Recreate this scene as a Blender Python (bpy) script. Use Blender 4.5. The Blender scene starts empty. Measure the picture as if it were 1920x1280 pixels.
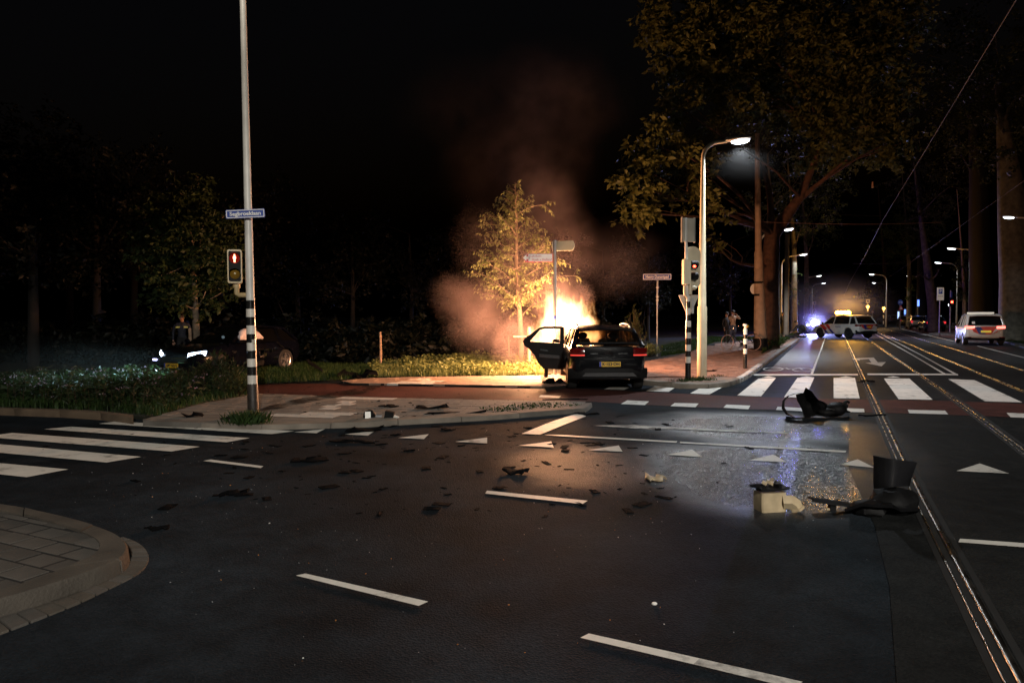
import bpy, bmesh, math, random
import numpy as np
from mathutils import Vector, Matrix, noise
random.seed(7)
rng = np.random.default_rng(7)
S = bpy.context.scene
COL = S.collection
PI = math.pi

# ------------------------------------------------------------------ camera
CAM_H = 1.70
FPX = 1280.0
cam_d = bpy.data.cameras.new('camera')
cam_d.sensor_width = 36.0
cam_d.lens = 24.0
cam_d.clip_start = 0.05
cam_d.clip_end = 3000
cam = bpy.data.objects.new('camera', cam_d)
COL.objects.link(cam)
PITCH = math.atan(48.0/FPX)
CAMR = Matrix.Rotation(PI/2-PITCH, 4, 'X') @ Matrix.Rotation(-0.0055, 4, 'Z')
cam.matrix_world = Matrix.Translation((0, 0, CAM_H)) @ CAMR
S.camera = cam

# ------------------------------------------------------------------ world, exposure
W = bpy.data.worlds.new('World')
S.world = W
W.use_nodes = True
wn = W.node_tree.nodes
wl = W.node_tree.links
bg = wn['Background']
sky = wn.new('ShaderNodeTexSky')
sky.sky_type = 'NISHITA'
sky.sun_disc = False
sky.sun_elevation = math.radians(-4.0)
sky.sun_rotation = math.radians(200)
wl.new(sky.outputs[0], bg.inputs[0])
bg.inputs[1].default_value = 0.10
moon_d = bpy.data.lights.new('moon', 'SUN')
moon_d.energy = 0.0015
moon_d.angle = math.radians(3)
moon_d.color = (0.75, 0.85, 1.0)
moon = bpy.data.objects.new('moon', moon_d)
moon.rotation_euler = (math.radians(50), 0, math.radians(-30))
COL.objects.link(moon)
S.view_settings.view_transform = 'Standard'
S.view_settings.look = 'None'
S.view_settings.exposure = 0.0
S.view_settings.gamma = 1.0
S.cycles.use_denoising = True
S.cycles.max_bounces = 5
S.cycles.diffuse_bounces = 2
S.cycles.glossy_bounces = 3
S.cycles.transmission_bounces = 4
S.cycles.volume_bounces = 1
S.cycles.transparent_max_bounces = 12
S.cycles.sample_clamp_indirect = 4.0
S.cycles.sample_clamp_direct = 40.0
S.cycles.caustics_reflective = False
S.cycles.caustics_refractive = False
S.cycles.volume_step_rate = 1.0
S.cycles.volume_max_steps = 256

# ------------------------------------------------------------------ placing
def ray(px, py):
    return (CAMR.to_3x3() @ Vector(((px-960)/FPX, -(py-640)/FPX, -1.0)))
def G(px, py, z=0.0):
    """point of the plane z under a pixel of the 1920x1280 photograph"""
    d = ray(px, py)
    t = (z-CAM_H)/d.z
    return Vector((d.x*t, d.y*t, z))
def at(px, py, Y):
    """point seen at a pixel at the depth Y"""
    d = ray(px, py)
    t = Y/d.y
    return Vector((d.x*t, Y, CAM_H+d.z*t))

# ------------------------------------------------------------------ tagging
def tag(o, label=None, cat=None, group=None, kind=None):
    if label: o['label'] = label
    if cat: o['category'] = cat
    if group: o['group'] = group
    if kind: o['kind'] = kind
    return o
def empty(name, loc, rz=0.0, label=None, cat=None, group=None):
    o = bpy.data.objects.new(name, None)
    o.empty_display_size = 0.2
    o.location = loc
    o.rotation_euler = (0, 0, rz)
    COL.objects.link(o)
    return tag(o, label, cat, group)
def link(name, me, mats, parent=None):
    o = bpy.data.objects.new(name, me)
    if mats is not None:
        for m in (mats if isinstance(mats, (list, tuple)) else [mats]):
            me.materials.append(m)
    COL.objects.link(o)
    if parent is not None: o.parent = parent
    return o
def kids(o):
    return [c for c in bpy.data.objects if c.parent == o]
def copy_tree(o, parent=None, cache=None):
    c = o.copy(); COL.objects.link(c)
    c.parent = parent
    for ch in list(o.children): copy_tree(ch, c)
    return c

# ------------------------------------------------------------------ mesh builder
def frame_of(d):
    d = Vector(d).normalized()
    a = Vector((0, 0, 1)) if abs(d.z) < 0.95 else Vector((1, 0, 0))
    u = d.cross(a).normalized()
    return u, d.cross(u).normalized()
class MB:
    def __init__(s): s.v = []; s.f = []; s.m = []
    def add(s, vs, fs, mi=0):
        n = len(s.v)
        s.v += [tuple(x) for x in vs]
        for f in fs:
            s.f.append(tuple(i+n for i in f)); s.m.append(mi)
        return s
    def box(s, c, d, rot=None, mi=0, taper=1.0):
        vs = []
        for z in (-.5, .5):
            k = taper if z > 0 else 1.0
            for x, y in ((-.5, -.5), (.5, -.5), (.5, .5), (-.5, .5)):
                p = Vector((x*d[0]*k, y*d[1]*k, z*d[2]))
                if rot is not None: p = rot @ p
                vs.append(p+Vector(c))
        return s.add(vs, [(3, 2, 1, 0), (4, 5, 6, 7), (0, 1, 5, 4), (1, 2, 6, 5), (2, 3, 7, 6), (3, 0, 4, 7)], mi)
    def cyl(s, p0, p1, r0, r1=None, n=10, mi=0, caps=True):
        return s.tube([p0, p1], [r0, r0 if r1 is None else r1], n, mi, caps)
    def tube(s, path, rad, n=8, mi=0, caps=True, flat=1.0):
        path = [Vector(p) for p in path]
        if not isinstance(rad, (list, tuple)): rad = [rad]*len(path)
        base = len(s.v)
        u = None
        for i, p in enumerate(path):
            d = (path[min(i+1, len(path)-1)]-path[max(i-1, 0)])
            if d.length < 1e-7: d = Vector((0, 0, 1))
            d.normalize()
            if u is None: u, w = frame_of(d)
            else:
                u = (u-d*u.dot(d))
                if u.length < 1e-5: u, _ = frame_of(d)
                u.normalize()
            w = d.cross(u)
            for k in range(n):
                a = 2*PI*k/n
                s.v.append(tuple(p+u*(math.cos(a)*rad[i])+w*(math.sin(a)*rad[i]*flat)))
        for i in range(len(path)-1):
            for k in range(n):
                a = base+i*n+k; b = base+i*n+(k+1) % n
                s.f.append((a, b, b+n, a+n)); s.m.append(mi)
        if caps:
            s.f.append(tuple(base+k for k in reversed(range(n)))); s.m.append(mi)
            e = base+(len(path)-1)*n
            s.f.append(tuple(e+k for k in range(n))); s.m.append(mi)
        return s
    def prism(s, poly, o, u, v, n, t, mi=0):
        """2D outline in the plane (o; u, v), thickened from 0 to t along n"""
        o, u, v, n = Vector(o), Vector(u), Vector(v), Vector(n)
        k = len(poly)
        a = [o+u*x+v*y for x, y in poly]
        b = [p+n*t for p in a]
        fs = [tuple(reversed(range(k))), tuple(range(k, 2*k))]
        for i in range(k):
            j = (i+1) % k
            fs.append((i, j, k+j, k+i))
        return s.add(a+b, fs, mi)
    def disc(s, c, n, r, seg=20, t=0.01, mi=0, sy=1.0):
        u, w = frame_of(n)
        return s.prism([(math.cos(2*PI*k/seg)*r, math.sin(2*PI*k/seg)*r*sy) for k in range(seg)], c, u, w, Vector(n).normalized(), t, mi)
    def ball(s, c, r, seg=12, rings=8, mi=0, rot=None):
        if not isinstance(r, (list, tuple)): r = (r, r, r)
        vs = []; fs = []
        for i in range(rings+1):
            th = PI*i/rings
            for k in range(seg):
                a = 2*PI*k/seg
                p = Vector((r[0]*math.sin(th)*math.cos(a), r[1]*math.sin(th)*math.sin(a), r[2]*math.cos(th)))
                if rot is not None: p = rot @ p
                vs.append(p+Vector(c))
        for i in range(rings):
            for k in range(seg):
                a = i*seg+k; b = i*seg+(k+1) % seg
                fs.append((a, a+seg, b+seg, b))
        return s.add(vs, fs, mi)
    def lathe(s, prof, c, axis, n=24, mi=0, closed=False):
        """profile [(r, h)] turned round axis at c"""
        u, w = frame_of(axis); ax = Vector(axis).normalized(); c = Vector(c)
        base = len(s.v); k = len(prof)
        for j in range(n):
            a = 2*PI*j/n
            for r, h in prof: s.v.append(tuple(c+ax*h+(u*math.cos(a)+w*math.sin(a))*r))
        for j in range(n):
            j2 = (j+1) % n
            for i in range(k if closed else k-1):
                i2 = (i+1) % k
                s.f.append((base+j*k+i, base+j*k+i2, base+j2*k+i2, base+j2*k+i)); s.m.append(mi)
        return s
    def grid(s, P, mi=0):
        """P[i][j] points -> quads"""
        n = len(P); k = len(P[0])
        return s.add([p for r in P for p in r], [(i*k+j, i*k+j+1, (i+1)*k+j+1, (i+1)*k+j) for i in range(n-1) for j in range(k-1)], mi)
    def mesh(s, name, smooth=None, solid=None):
        me = bpy.data.meshes.new(name)
        me.from_pydata(s.v, [], s.f)
        me.polygons.foreach_set('material_index', s.m)
        bm = bmesh.new(); bm.from_mesh(me)
        bmesh.ops.recalc_face_normals(bm, faces=bm.faces)
        bm.to_mesh(me); bm.free()
        if smooth is not None:
            me.polygons.foreach_set('use_smooth', [True]*len(me.polygons))
            me.set_sharp_from_angle(angle=math.radians(smooth))
        me.update()
        return me
    def build(s, name, mats, parent=None, smooth=None):
        return link(name, s.mesh(name, smooth), mats, parent)
def sheet(mb, P, t, mi=0):
    """a grid of points given thickness t along its rough normal"""
    a = Vector(P[0][0]); b = Vector(P[-1][0]); c = Vector(P[0][-1])
    n = (b-a).cross(c-a)
    if n.length < 1e-9: n = Vector((0, 0, 1))
    n = n.normalized()*t
    N = len(P); K = len(P[0])
    top = [[Vector(p)+n for p in r] for r in P]
    vs = [Vector(p) for r in P for p in r]+[p for r in top for p in r]
    fs = []
    o = N*K
    for i in range(N-1):
        for j in range(K-1):
            q = (i*K+j, i*K+j+1, (i+1)*K+j+1, (i+1)*K+j)
            fs.append(tuple(reversed(q))); fs.append(tuple(x+o for x in q))
    for i in range(N-1):
        fs.append((i*K, (i+1)*K, (i+1)*K+o, i*K+o)); fs.append((i*K+K-1, i*K+K-1+o, (i+1)*K+K-1+o, (i+1)*K+K-1))
    for j in range(K-1):
        fs.append((j, j+o, j+1+o, j+1)); e = (N-1)*K
        fs.append((e+j, e+j+1, e+j+1+o, e+j+o))
    return mb.add(vs, fs, mi)
def fast_mesh(name, verts, quads=None, tris=None, mi=None, uvless=True):
    verts = np.asarray(verts, dtype=np.float32).reshape(-1, 3)
    polys = quads if quads is not None else tris
    k = 4 if quads is not None else 3
    polys = np.asarray(polys, dtype=np.int32).reshape(-1, k)
    me = bpy.data.meshes.new(name)
    me.vertices.add(len(verts)); me.vertices.foreach_set('co', verts.ravel())
    me.loops.add(polys.size); me.loops.foreach_set('vertex_index', polys.ravel())
    me.polygons.add(len(polys))
    me.polygons.foreach_set('loop_start', np.arange(0, polys.size, k, dtype=np.int32))
    me.polygons.foreach_set('loop_total', np.full(len(polys), k, dtype=np.int32))
    if mi is not None: me.polygons.foreach_set('material_index', np.asarray(mi, dtype=np.int32))
    me.update(calc_edges=True)
    return me

def text(name, s, size, mat, parent, o, u, v, t=0.003, align='CENTER', bold=0.0, width=None):
    """raised lettering: baseline centre o, reading along u, up along v"""
    c = bpy.data.curves.new('lettering', 'FONT')
    c.body = s; c.size = size; c.align_x = align; c.align_y = 'CENTER'
    c.extrude = t/2; c.offset = bold; c.resolution_u = 3
    ob = bpy.data.objects.new('lettering', c)
    me = bpy.data.meshes.new_from_object(ob)
    bpy.data.objects.remove(ob)
    u = Vector(u).normalized(); v = Vector(v).normalized(); n = u.cross(v)
    sx = 1.0
    if width:
        xs = [p.co.x for p in me.vertices]
        if xs and max(xs) > min(xs): sx = width/(max(xs)-min(xs))
    M = Matrix(((u.x*sx, v.x, n.x, o[0]), (u.y*sx, v.y, n.y, o[1]), (u.z*sx, v.z, n.z, o[2]), (0, 0, 0, 1)))
    me.transform(M)
    me.materials.clear()
    return link(name, me, mat, parent)

# ------------------------------------------------------------------ materials
def new_mat(name):
    m = bpy.data.materials.new(name); m.use_nodes = True
    nt = m.node_tree
    return m, nt, nt.nodes, nt.links, nt.nodes['Principled BSDF']
def pmat(name, col, rough=0.6, metal=0.0, var=0.25, scale=6.0, bump=0.0, bscale=40.0, spec=0.5, coat=0.0, emit=None, estr=0.0, trans=0.0, dirt=None, rvar=0.1):
    """principled surface with noise in colour, roughness and relief"""
    m, nt, N, L, b = new_mat(name)
    tc = N.new('ShaderNodeTexCoord')
    nz = N.new('ShaderNodeTexNoise'); nz.inputs['Scale'].default_value = scale; nz.inputs['Detail'].default_value = 5
    L.new(tc.outputs['Object'], nz.inputs['Vector'])
    cr = N.new('ShaderNodeValToRGB')
    lo = [c*(1-var) for c in col[:3]]; hi = [min(1, c*(1+var)) for c in col[:3]]
    if dirt: lo = dirt
    cr.color_ramp.elements[0].position = 0.3; cr.color_ramp.elements[0].color = (*lo, 1)
    cr.color_ramp.elements[1].position = 0.7; cr.color_ramp.elements[1].color = (*hi, 1)
    L.new(nz.outputs[0], cr.inputs[0]); L.new(cr.outputs[0], b.inputs['Base Color'])
    mr = N.new('ShaderNodeMapRange'); mr.inputs[3].default_value = max(0.02, rough-rvar); mr.inputs[4].default_value = min(1, rough+rvar)
    L.new(nz.outputs[0], mr.inputs[0]); L.new(mr.outputs[0], b.inputs['Roughness'])
    b.inputs['Metallic'].default_value = metal
    b.inputs['Specular IOR Level'].default_value = spec
    b.inputs['Coat Weight'].default_value = coat
    b.inputs['Coat Roughness'].default_value = 0.06
    if trans: b.inputs['Transmission Weight'].default_value = trans
    if emit:
        b.inputs['Emission Color'].default_value = (*emit, 1); b.inputs['Emission Strength'].default_value = estr
    if bump:
        n2 = N.new('ShaderNodeTexNoise'); n2.inputs['Scale'].default_value = bscale; n2.inputs['Detail'].default_value = 6
        L.new(tc.outputs['Object'], n2.inputs['Vector'])
        bp = N.new('ShaderNodeBump'); bp.inputs['Strength'].default_value = bump; bp.inputs['Distance'].default_value = 0.01
        L.new(n2.outputs[0], bp.inputs['Height']); L.new(bp.outputs[0], b.inputs['Normal'])
    return m
def emat(name, col, strength):
    m, nt, N, L, b = new_mat(name)
    b.inputs['Base Color'].default_value = (0.02, 0.02, 0.02, 1)
    b.inputs['Roughness'].default_value = 0.3
    b.inputs['Emission Color'].default_value = (*col, 1); b.inputs['Emission Strength'].default_value = strength
    return m
def leaf_mat(name, col, var=0.5, trans=0.35, hue=None):
    m, nt, N, L, b = new_mat(name)
    tc = N.new('ShaderNodeTexCoord')
    nz = N.new('ShaderNodeTexNoise'); nz.inputs['Scale'].default_value = 2.2; nz.inputs['Detail'].default_value = 6
    L.new(tc.outputs['Object'], nz.inputs['Vector'])
    cr = N.new('ShaderNodeValToRGB')
    h = hue or [c*(1+var) for c in col]
    cr.color_ramp.elements[0].position = 0.32; cr.color_ramp.elements[0].color = (*[c*(1-var) for c in col], 1)
    cr.color_ramp.elements[1].position = 0.70; cr.color_ramp.elements[1].color = (*h, 1)
    L.new(nz.outputs[0], cr.inputs[0]); L.new(cr.outputs[0], b.inputs['Base Color'])
    b.inputs['Roughness'].default_value = 0.55
    b.inputs['Specular IOR Level'].default_value = 0.25
    tr = N.new('ShaderNodeBsdfTranslucent'); L.new(cr.outputs[0], tr.inputs[0])
    mx = N.new('ShaderNodeMixShader'); mx.inputs[0].default_value = trans
    L.new(b.outputs[0], mx.inputs[1]); L.new(tr.outputs[0], mx.inputs[2])
    L.new(mx.outputs[0], N['Material Output'].inputs['Surface'])
    return m

def asphalt(name, col, rough, wet=None, tint=None, agg=1.0, patch=1.0):
    """road surface: aggregate relief, worn blotches and a wet area with its own outline"""
    m, nt, N, L, b = new_mat(name)
    tc = N.new('ShaderNodeTexCoord'); P = tc.outputs['Object']
    n1 = N.new('ShaderNodeTexNoise'); n1.inputs['Scale'].default_value = 0.55; n1.inputs['Detail'].default_value = 7; n1.inputs['Roughness'].default_value = 0.62
    n2 = N.new('ShaderNodeTexNoise'); n2.inputs['Scale'].default_value = 5.0; n2.inputs['Detail'].default_value = 5
    n3 = N.new('ShaderNodeTexVoronoi'); n3.inputs['Scale'].default_value = 80.0
    n4 = N.new('ShaderNodeTexNoise'); n4.inputs['Scale'].default_value = 60.0; n4.inputs['Detail'].default_value = 6
    for n in (n1, n2, n3, n4): L.new(P, n.inputs['Vector'])
    c1 = N.new('ShaderNodeValToRGB')
    c1.color_ramp.elements[0].position = 0.36; c1.color_ramp.elements[0].color = (*[c*(1-0.42*patch) for c in col], 1)
    c1.color_ramp.elements[1].position = 0.66; c1.color_ramp.elements[1].color = (*[c*(1+0.42*patch) for c in col], 1)
    L.new(n1.outputs[0], c1.inputs[0])
    m2 = N.new('ShaderNodeMix'); m2.data_type = 'RGBA'; m2.blend_type = 'MULTIPLY'; m2.inputs[0].default_value = 0.65
    c2 = N.new('ShaderNodeValToRGB')
    c2.color_ramp.elements[0].position = 0.3; c2.color_ramp.elements[0].color = (0.5, 0.5, 0.5, 1)
    c2.color_ramp.elements[1].position = 0.75; c2.color_ramp.elements[1].color = (1.35, 1.33, 1.3, 1)
    L.new(n2.outputs[0], c2.inputs[0]); L.new(c1.outputs[0], m2.inputs[6]); L.new(c2.outputs[0], m2.inputs[7])
    m3 = N.new('ShaderNodeMix'); m3.data_type = 'RGBA'; m3.blend_type = 'MULTIPLY'; m3.inputs[0].default_value = 0.8
    c3 = N.new('ShaderNodeValToRGB')
    c3.color_ramp.elements[0].position = 0.0; c3.color_ramp.elements[0].color = (0.6, 0.6, 0.6, 1)
    c3.color_ramp.elements[1].position = 1.0; c3.color_ramp.elements[1].color = (1.7, 1.7, 1.65, 1)
    L.new(n3.outputs['Color'], c3.inputs[0]); L.new(m2.outputs[2], m3.inputs[6]); L.new(c3.outputs[0], m3.inputs[7])
    L.new(m3.outputs[2], b.inputs['Base Color'])
    rr = N.new('ShaderNodeMapRange'); rr.inputs[3].default_value = rough-0.1; rr.inputs[4].default_value = rough+0.12
    L.new(n2.outputs[0], rr.inputs[0])
    bsum = N.new('ShaderNodeMath'); bsum.operation = 'ADD'
    L.new(n3.outputs['Distance'], bsum.inputs[0]); L.new(n4.outputs[0], bsum.inputs[1])
    bp = N.new('ShaderNodeBump'); bp.inputs['Distance'].default_value = 0.009; bp.inputs['Strength'].default_value = 0.5*agg
    L.new(bsum.outputs[0], bp.inputs['Height']); L.new(bp.outputs[0], b.inputs['Normal'])
    b.inputs['Specular IOR Level'].default_value = 0.10
    last = rr.outputs[0]
    if wet:
        acc = None
        for (cx, cy, rx, ry, ang, *amt) in wet:
            mp = N.new('ShaderNodeMapping'); mp.vector_type = 'TEXTURE'
            mp.inputs['Location'].default_value = (cx, cy, 0); mp.inputs['Rotation'].default_value = (0, 0, ang); mp.inputs['Scale'].default_value = (rx, ry, 1)
            # outline warped by noise so that the puddle edge is ragged
            nw = N.new('ShaderNodeTexNoise'); nw.inputs['Scale'].default_value = 0.9; nw.inputs['Detail'].default_value = 4
            L.new(P, nw.inputs['Vector'])
            L.new(P, mp.inputs['Vector'])
            ln = N.new('ShaderNodeVectorMath'); ln.operation = 'LENGTH'; L.new(mp.outputs[0], ln.inputs[0])
            ad = N.new('ShaderNodeMath'); ad.operation = 'ADD'; L.new(ln.outputs['Value'], ad.inputs[0])
            sc = N.new('ShaderNodeMath'); sc.operation = 'MULTIPLY_ADD'; sc.inputs[1].default_value = 0.7; sc.inputs[2].default_value = -0.35
            L.new(nw.outputs[0], sc.inputs[0]); L.new(sc.outputs[0], ad.inputs[1])
            mr = N.new('ShaderNodeMapRange'); mr.interpolation_type = 'SMOOTHSTEP'
            mr.inputs[1].default_value = 0.45; mr.inputs[2].default_value = 1.12; mr.inputs[3].default_value = amt[0] if amt else 1; mr.inputs[4].default_value = 0
            L.new(ad.outputs[0], mr.inputs[0])
            if acc is None: acc = mr.outputs[0]
            else:
                mx = N.new('ShaderNodeMath'); mx.operation = 'MAXIMUM'; L.new(acc, mx.inputs[0]); L.new(mr.outputs[0], mx.inputs[1]); acc = mx.outputs[0]
        wr = N.new('ShaderNodeMapRange'); wr.inputs[3].default_value = 0.15; wr.inputs[4].default_value = 0.31
        sepc = N.new('ShaderNodeSeparateColor'); L.new(n3.outputs['Color'], sepc.inputs[0]); L.new(sepc.outputs[0], wr.inputs[0])
        mx = N.new('ShaderNodeMix'); mx.data_type = 'FLOAT'; L.new(acc, mx.inputs[0]); L.new(last, mx.inputs[2]); L.new(wr.outputs[0], mx.inputs[3])
        last = mx.outputs[0]
        sp = N.new('ShaderNodeMapRange'); sp.inputs[3].default_value = 0.10; sp.inputs[4].default_value = 0.85
        L.new(acc, sp.inputs[0]); L.new(sp.outputs[0], b.inputs['Specular IOR Level'])
    L.new(last, b.inputs['Roughness'])
    return m
def paint(name, col=(0.80, 0.775, 0.71), wear=0.45):
    """road paint: worn through in flecks, otherwise off-white"""
    m, nt, N, L, b = new_mat(name)
    tc = N.new('ShaderNodeTexCoord'); P = tc.outputs['Object']
    n1 = N.new('ShaderNodeTexNoise'); n1.inputs['Scale'].default_value = 3.2; n1.inputs['Detail'].default_value = 10; n1.inputs['Roughness'].default_value = 0.7
    n2 = N.new('ShaderNodeTexNoise'); n2.inputs['Scale'].default_value = 70; n2.inputs['Detail'].default_value = 3
    L.new(P, n1.inputs[0]); L.new(P, n2.inputs[0])
    c = N.new('ShaderNodeValToRGB')
    c.color_ramp.elements[0].position = wear-0.14; c.color_ramp.elements[0].color = (*[x*0.22 for x in col], 1)
    c.color_ramp.elements[1].position = wear; c.color_ramp.elements[1].color = (*[x*0.86 for x in col], 1)
    e = c.color_ramp.elements.new(0.68); e.color = (*col, 1)
    L.new(n1.outputs[0], c.inputs[0]); L.new(c.outputs[0], b.inputs['Base Color'])
    b.inputs['Roughness'].default_value = 0.55
    bp = N.new('ShaderNodeBump'); bp.inputs['Strength'].default_value = 0.35; bp.inputs['Distance'].default_value = 0.004
    L.new(n2.outputs[0], bp.inputs['Height']); L.new(bp.outputs[0], b.inputs['Normal'])
    return m
# ------------------------------------------------------------------ shared materials
PW = G(1330, 900)
M = {}
M['asphalt'] = asphalt('asphalt', (0.0114, 0.0160, 0.0215), 0.82, patch=1.45, wet=[
    (G(1425, 880).x, G(1425, 880).y, 1.55, 2.1, -0.1),
    (G(1420, 800).x, G(1420, 800).y, 2.0, 1.9, 0.1), (G(1450, 930).x, G(1450, 930).y, 1.1, 0.85, 0), (G(1085, 868).x, G(1085, 868).y, 1.1, 1.6, 0.1, 0.40),
    (G(1500, 860).x, G(1500, 860).y, 0.9, 1.6, -0.3)])
M['asphalt_smooth'] = asphalt('asphalt_smooth', (0.0135, 0.0145, 0.0150), 0.62, agg=0.5, patch=0.5, wet=[(G(1605, 845).x, G(1605, 845).y, 0.8, 2.8, -0.44, 0.55)])
M['asphalt_street'] = asphalt('asphalt_street', (0.0175, 0.0190, 0.0205), 0.56, agg=0.6, patch=0.6)
M['red_path'] = asphalt('red_path', (0.075, 0.030, 0.026), 0.62, agg=0.7, patch=0.6)
M['red_lane'] = asphalt('red_lane', (0.085, 0.028, 0.024), 0.50, agg=0.6, patch=0.6)
M['paint'] = paint('road_paint')
M['paint_worn'] = paint('road_paint_worn', (0.72, 0.70, 0.65), 0.54)
M['slab'] = pmat('concrete_slab', (0.17, 0.155, 0.135), 0.8, var=0.3, scale=2.2, bump=0.5, bscale=90)
M['slab_dark'] = pmat('concrete_slab_dark', (0.13, 0.12, 0.105), 0.8, var=0.35, scale=2.5, bump=0.5, bscale=90)
M['slab_white'] = pmat('white_slab', (0.50, 0.48, 0.44), 0.7, var=0.2, scale=3, bump=0.4, bscale=80)
M['kerb'] = pmat('kerb_concrete', (0.19, 0.165, 0.135), 0.8, var=0.3, scale=3, bump=0.5, bscale=70)
M['kerb_brown'] = pmat('kerb_brown', (0.12, 0.085, 0.055), 0.85, var=0.3, scale=3, bump=0.5, bscale=70)
M['kerb_white'] = pmat('kerb_white_paint', (0.62, 0.62, 0.60), 0.6, var=0.15, scale=5, bump=0.4, bscale=60, dirt=(0.3, 0.28, 0.25))
M['joint'] = pmat('joint_sand', (0.007, 0.006, 0.005), 0.95, var=0.3, scale=12, bump=0.4)
M['brick'] = pmat('clay_brick', (0.23, 0.13, 0.095), 0.8, var=0.35, scale=3.0, bump=0.5, bscale=60)
M['soil'] = pmat('soil', (0.012, 0.015, 0.007), 0.95, var=0.4, scale=1.2, bump=0.8, bscale=12)
M['steel_rail'] = pmat('rail_steel', (0.55, 0.52, 0.47), 0.28, metal=1.0, var=0.25, scale=5, bump=0.06, bscale=12)
M['dark'] = pmat('recess_shade', (0.008, 0.008, 0.008), 0.8)  # near-black for the shade drawn in grooves, slots and gaps
M['galv'] = pmat('painted_steel', (0.60, 0.585, 0.54), 0.42, metal=0.0, var=0.14, scale=3, bump=0.12, bscale=30, spec=0.6)
M['galv_grey'] = pmat('galvanised_steel', (0.32, 0.32, 0.31), 0.45, metal=0.6, var=0.2, scale=4, bump=0.1)
M['white_band'] = pmat('white_band', (0.66, 0.63, 0.57), 0.38, var=0.12, scale=6, spec=0.6)
M['black_band'] = pmat('black_band', (0.012, 0.012, 0.012), 0.22, var=0.2, scale=6, spec=0.6, rvar=0.06)
M['black_rough'] = pmat('black_worn', (0.03, 0.024, 0.02), 0.5, var=0.5, scale=9, bump=0.5)
M['plastic_black'] = pmat('black_plastic', (0.007, 0.007, 0.0075), 0.6, var=0.4, scale=8, bump=0.2, spec=0.16)
M['scrap'] = pmat('charred_scrap', (0.0035, 0.0035, 0.004), 0.85, var=0.4, scale=9, bump=0.4, spec=0.06)
M['plastic_grey'] = pmat('grey_plastic', (0.022, 0.022, 0.025), 0.5, var=0.3, scale=8, bump=0.1)
M['conc_mast'] = pmat('concrete_mast', (0.30, 0.22, 0.16), 0.75, var=0.22, scale=4, bump=0.4, bscale=50)
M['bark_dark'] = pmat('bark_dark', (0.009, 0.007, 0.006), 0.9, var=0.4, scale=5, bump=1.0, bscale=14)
M['bark'] = pmat('bark', (0.075, 0.038, 0.026), 0.9, var=0.45, scale=5, bump=1.0, bscale=14)
M['bark_grey'] = pmat('bark_grey', (0.11, 0.098, 0.072), 0.9, var=0.4, scale=4, bump=1.0, bscale=14)
M['bark_young'] = pmat('bark_young', (0.17, 0.13, 0.09), 0.85, var=0.35, scale=9, bump=0.6, bscale=30)
M['wood'] = pmat('stake_wood', (0.30, 0.20, 0.13), 0.8, var=0.3, scale=12, bump=0.4)
M['sign_blue'] = pmat('sign_blue', (0.035, 0.07, 0.30), 0.35, var=0.1, scale=4)
M['sign_white'] = pmat('sign_white', (0.75, 0.74, 0.70), 0.35, var=0.06, scale=4)
M['sign_red'] = pmat('sign_red', (0.45, 0.03, 0.025), 0.35, var=0.1, scale=4)
M['sign_green'] = pmat('sign_back', (0.42, 0.44, 0.34), 0.5, var=0.12, scale=3)
M['sign_back'] = pmat('sign_back_grey', (0.50, 0.46, 0.38), 0.5, metal=0.2, var=0.12, scale=3)
M['led'] = emat('lamp_led', (0.86, 0.93, 1.0), 14)
M['led_far'] = emat('lamp_led_far', (0.85, 0.93, 1.0), 7)
M['glass_dark'] = pmat('tinted_glass', (0.006, 0.007, 0.008), 0.05, var=0.1, spec=0.8, rvar=0.02)
M['tyre'] = pmat('tyre_rubber', (0.012, 0.012, 0.012), 0.75, var=0.3, scale=12, bump=0.3)
M['rim'] = pmat('alloy_rim', (0.42, 0.42, 0.43), 0.3, metal=0.9, var=0.15, scale=8)
M['plate'] = pmat('yellow_plate', (0.75, 0.44, 0.02), 0.4, var=0.08, scale=8, emit=(1.0, 0.55, 0.03), estr=0.0)
M['ink'] = pmat('black_ink', (0.01, 0.01, 0.01), 0.5)
M['eu_blue'] = pmat('plate_blue_strip', (0.02, 0.04, 0.35), 0.4)

TDIR = Vector((math.sin(0.4415), math.cos(0.4415), 0))      # along the tram street
TLAT = Vector((TDIR.y, -TDIR.x, 0))

def flat(name, pts, z, mat, parent=None, kind=None):
    me = bpy.data.meshes.new(name)
    vs = [(p[0], p[1], z) for p in pts]
    bm = bmesh.new()
    f = bm.faces.new([bm.verts.new(v) for v in vs])
    bm.normal_update()
    if f.normal.z < 0: f.normal_flip()
    bmesh.ops.triangulate(bm, faces=bm.faces)
    bm.to_mesh(me); bm.free()
    o = link(name, me, mat, parent)
    if kind: o['kind'] = kind
    return o
def slab_area(name, pts, z0, z1, mat, kind='structure', side=None):
    """flat area with a real edge"""
    me = bpy.data.meshes.new(name)
    bm = bmesh.new()
    top = [bm.verts.new((p[0], p[1], z1)) for p in pts]; bot = [bm.verts.new((p[0], p[1], z0)) for p in pts]
    f = bm.faces.new(top); k = len(pts)
    for i in range(k):
        q = bm.faces.new((top[i], bot[i], bot[(i+1) % k], top[(i+1) % k])); q.material_index = 1 if side else 0
    bmesh.ops.recalc_face_normals(bm, faces=bm.faces)
    f.normal_update()
    if f.normal.z < 0: f.normal_flip()
    bmesh.ops.triangulate(bm, faces=[f])
    bm.to_mesh(me); bm.free()
    o = link(name, me, [mat, side] if side else mat)
    if kind: o['kind'] = kind
    return o
def GP(pts, z=0.0): return [G(x, y, z) for x, y in pts]
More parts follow.
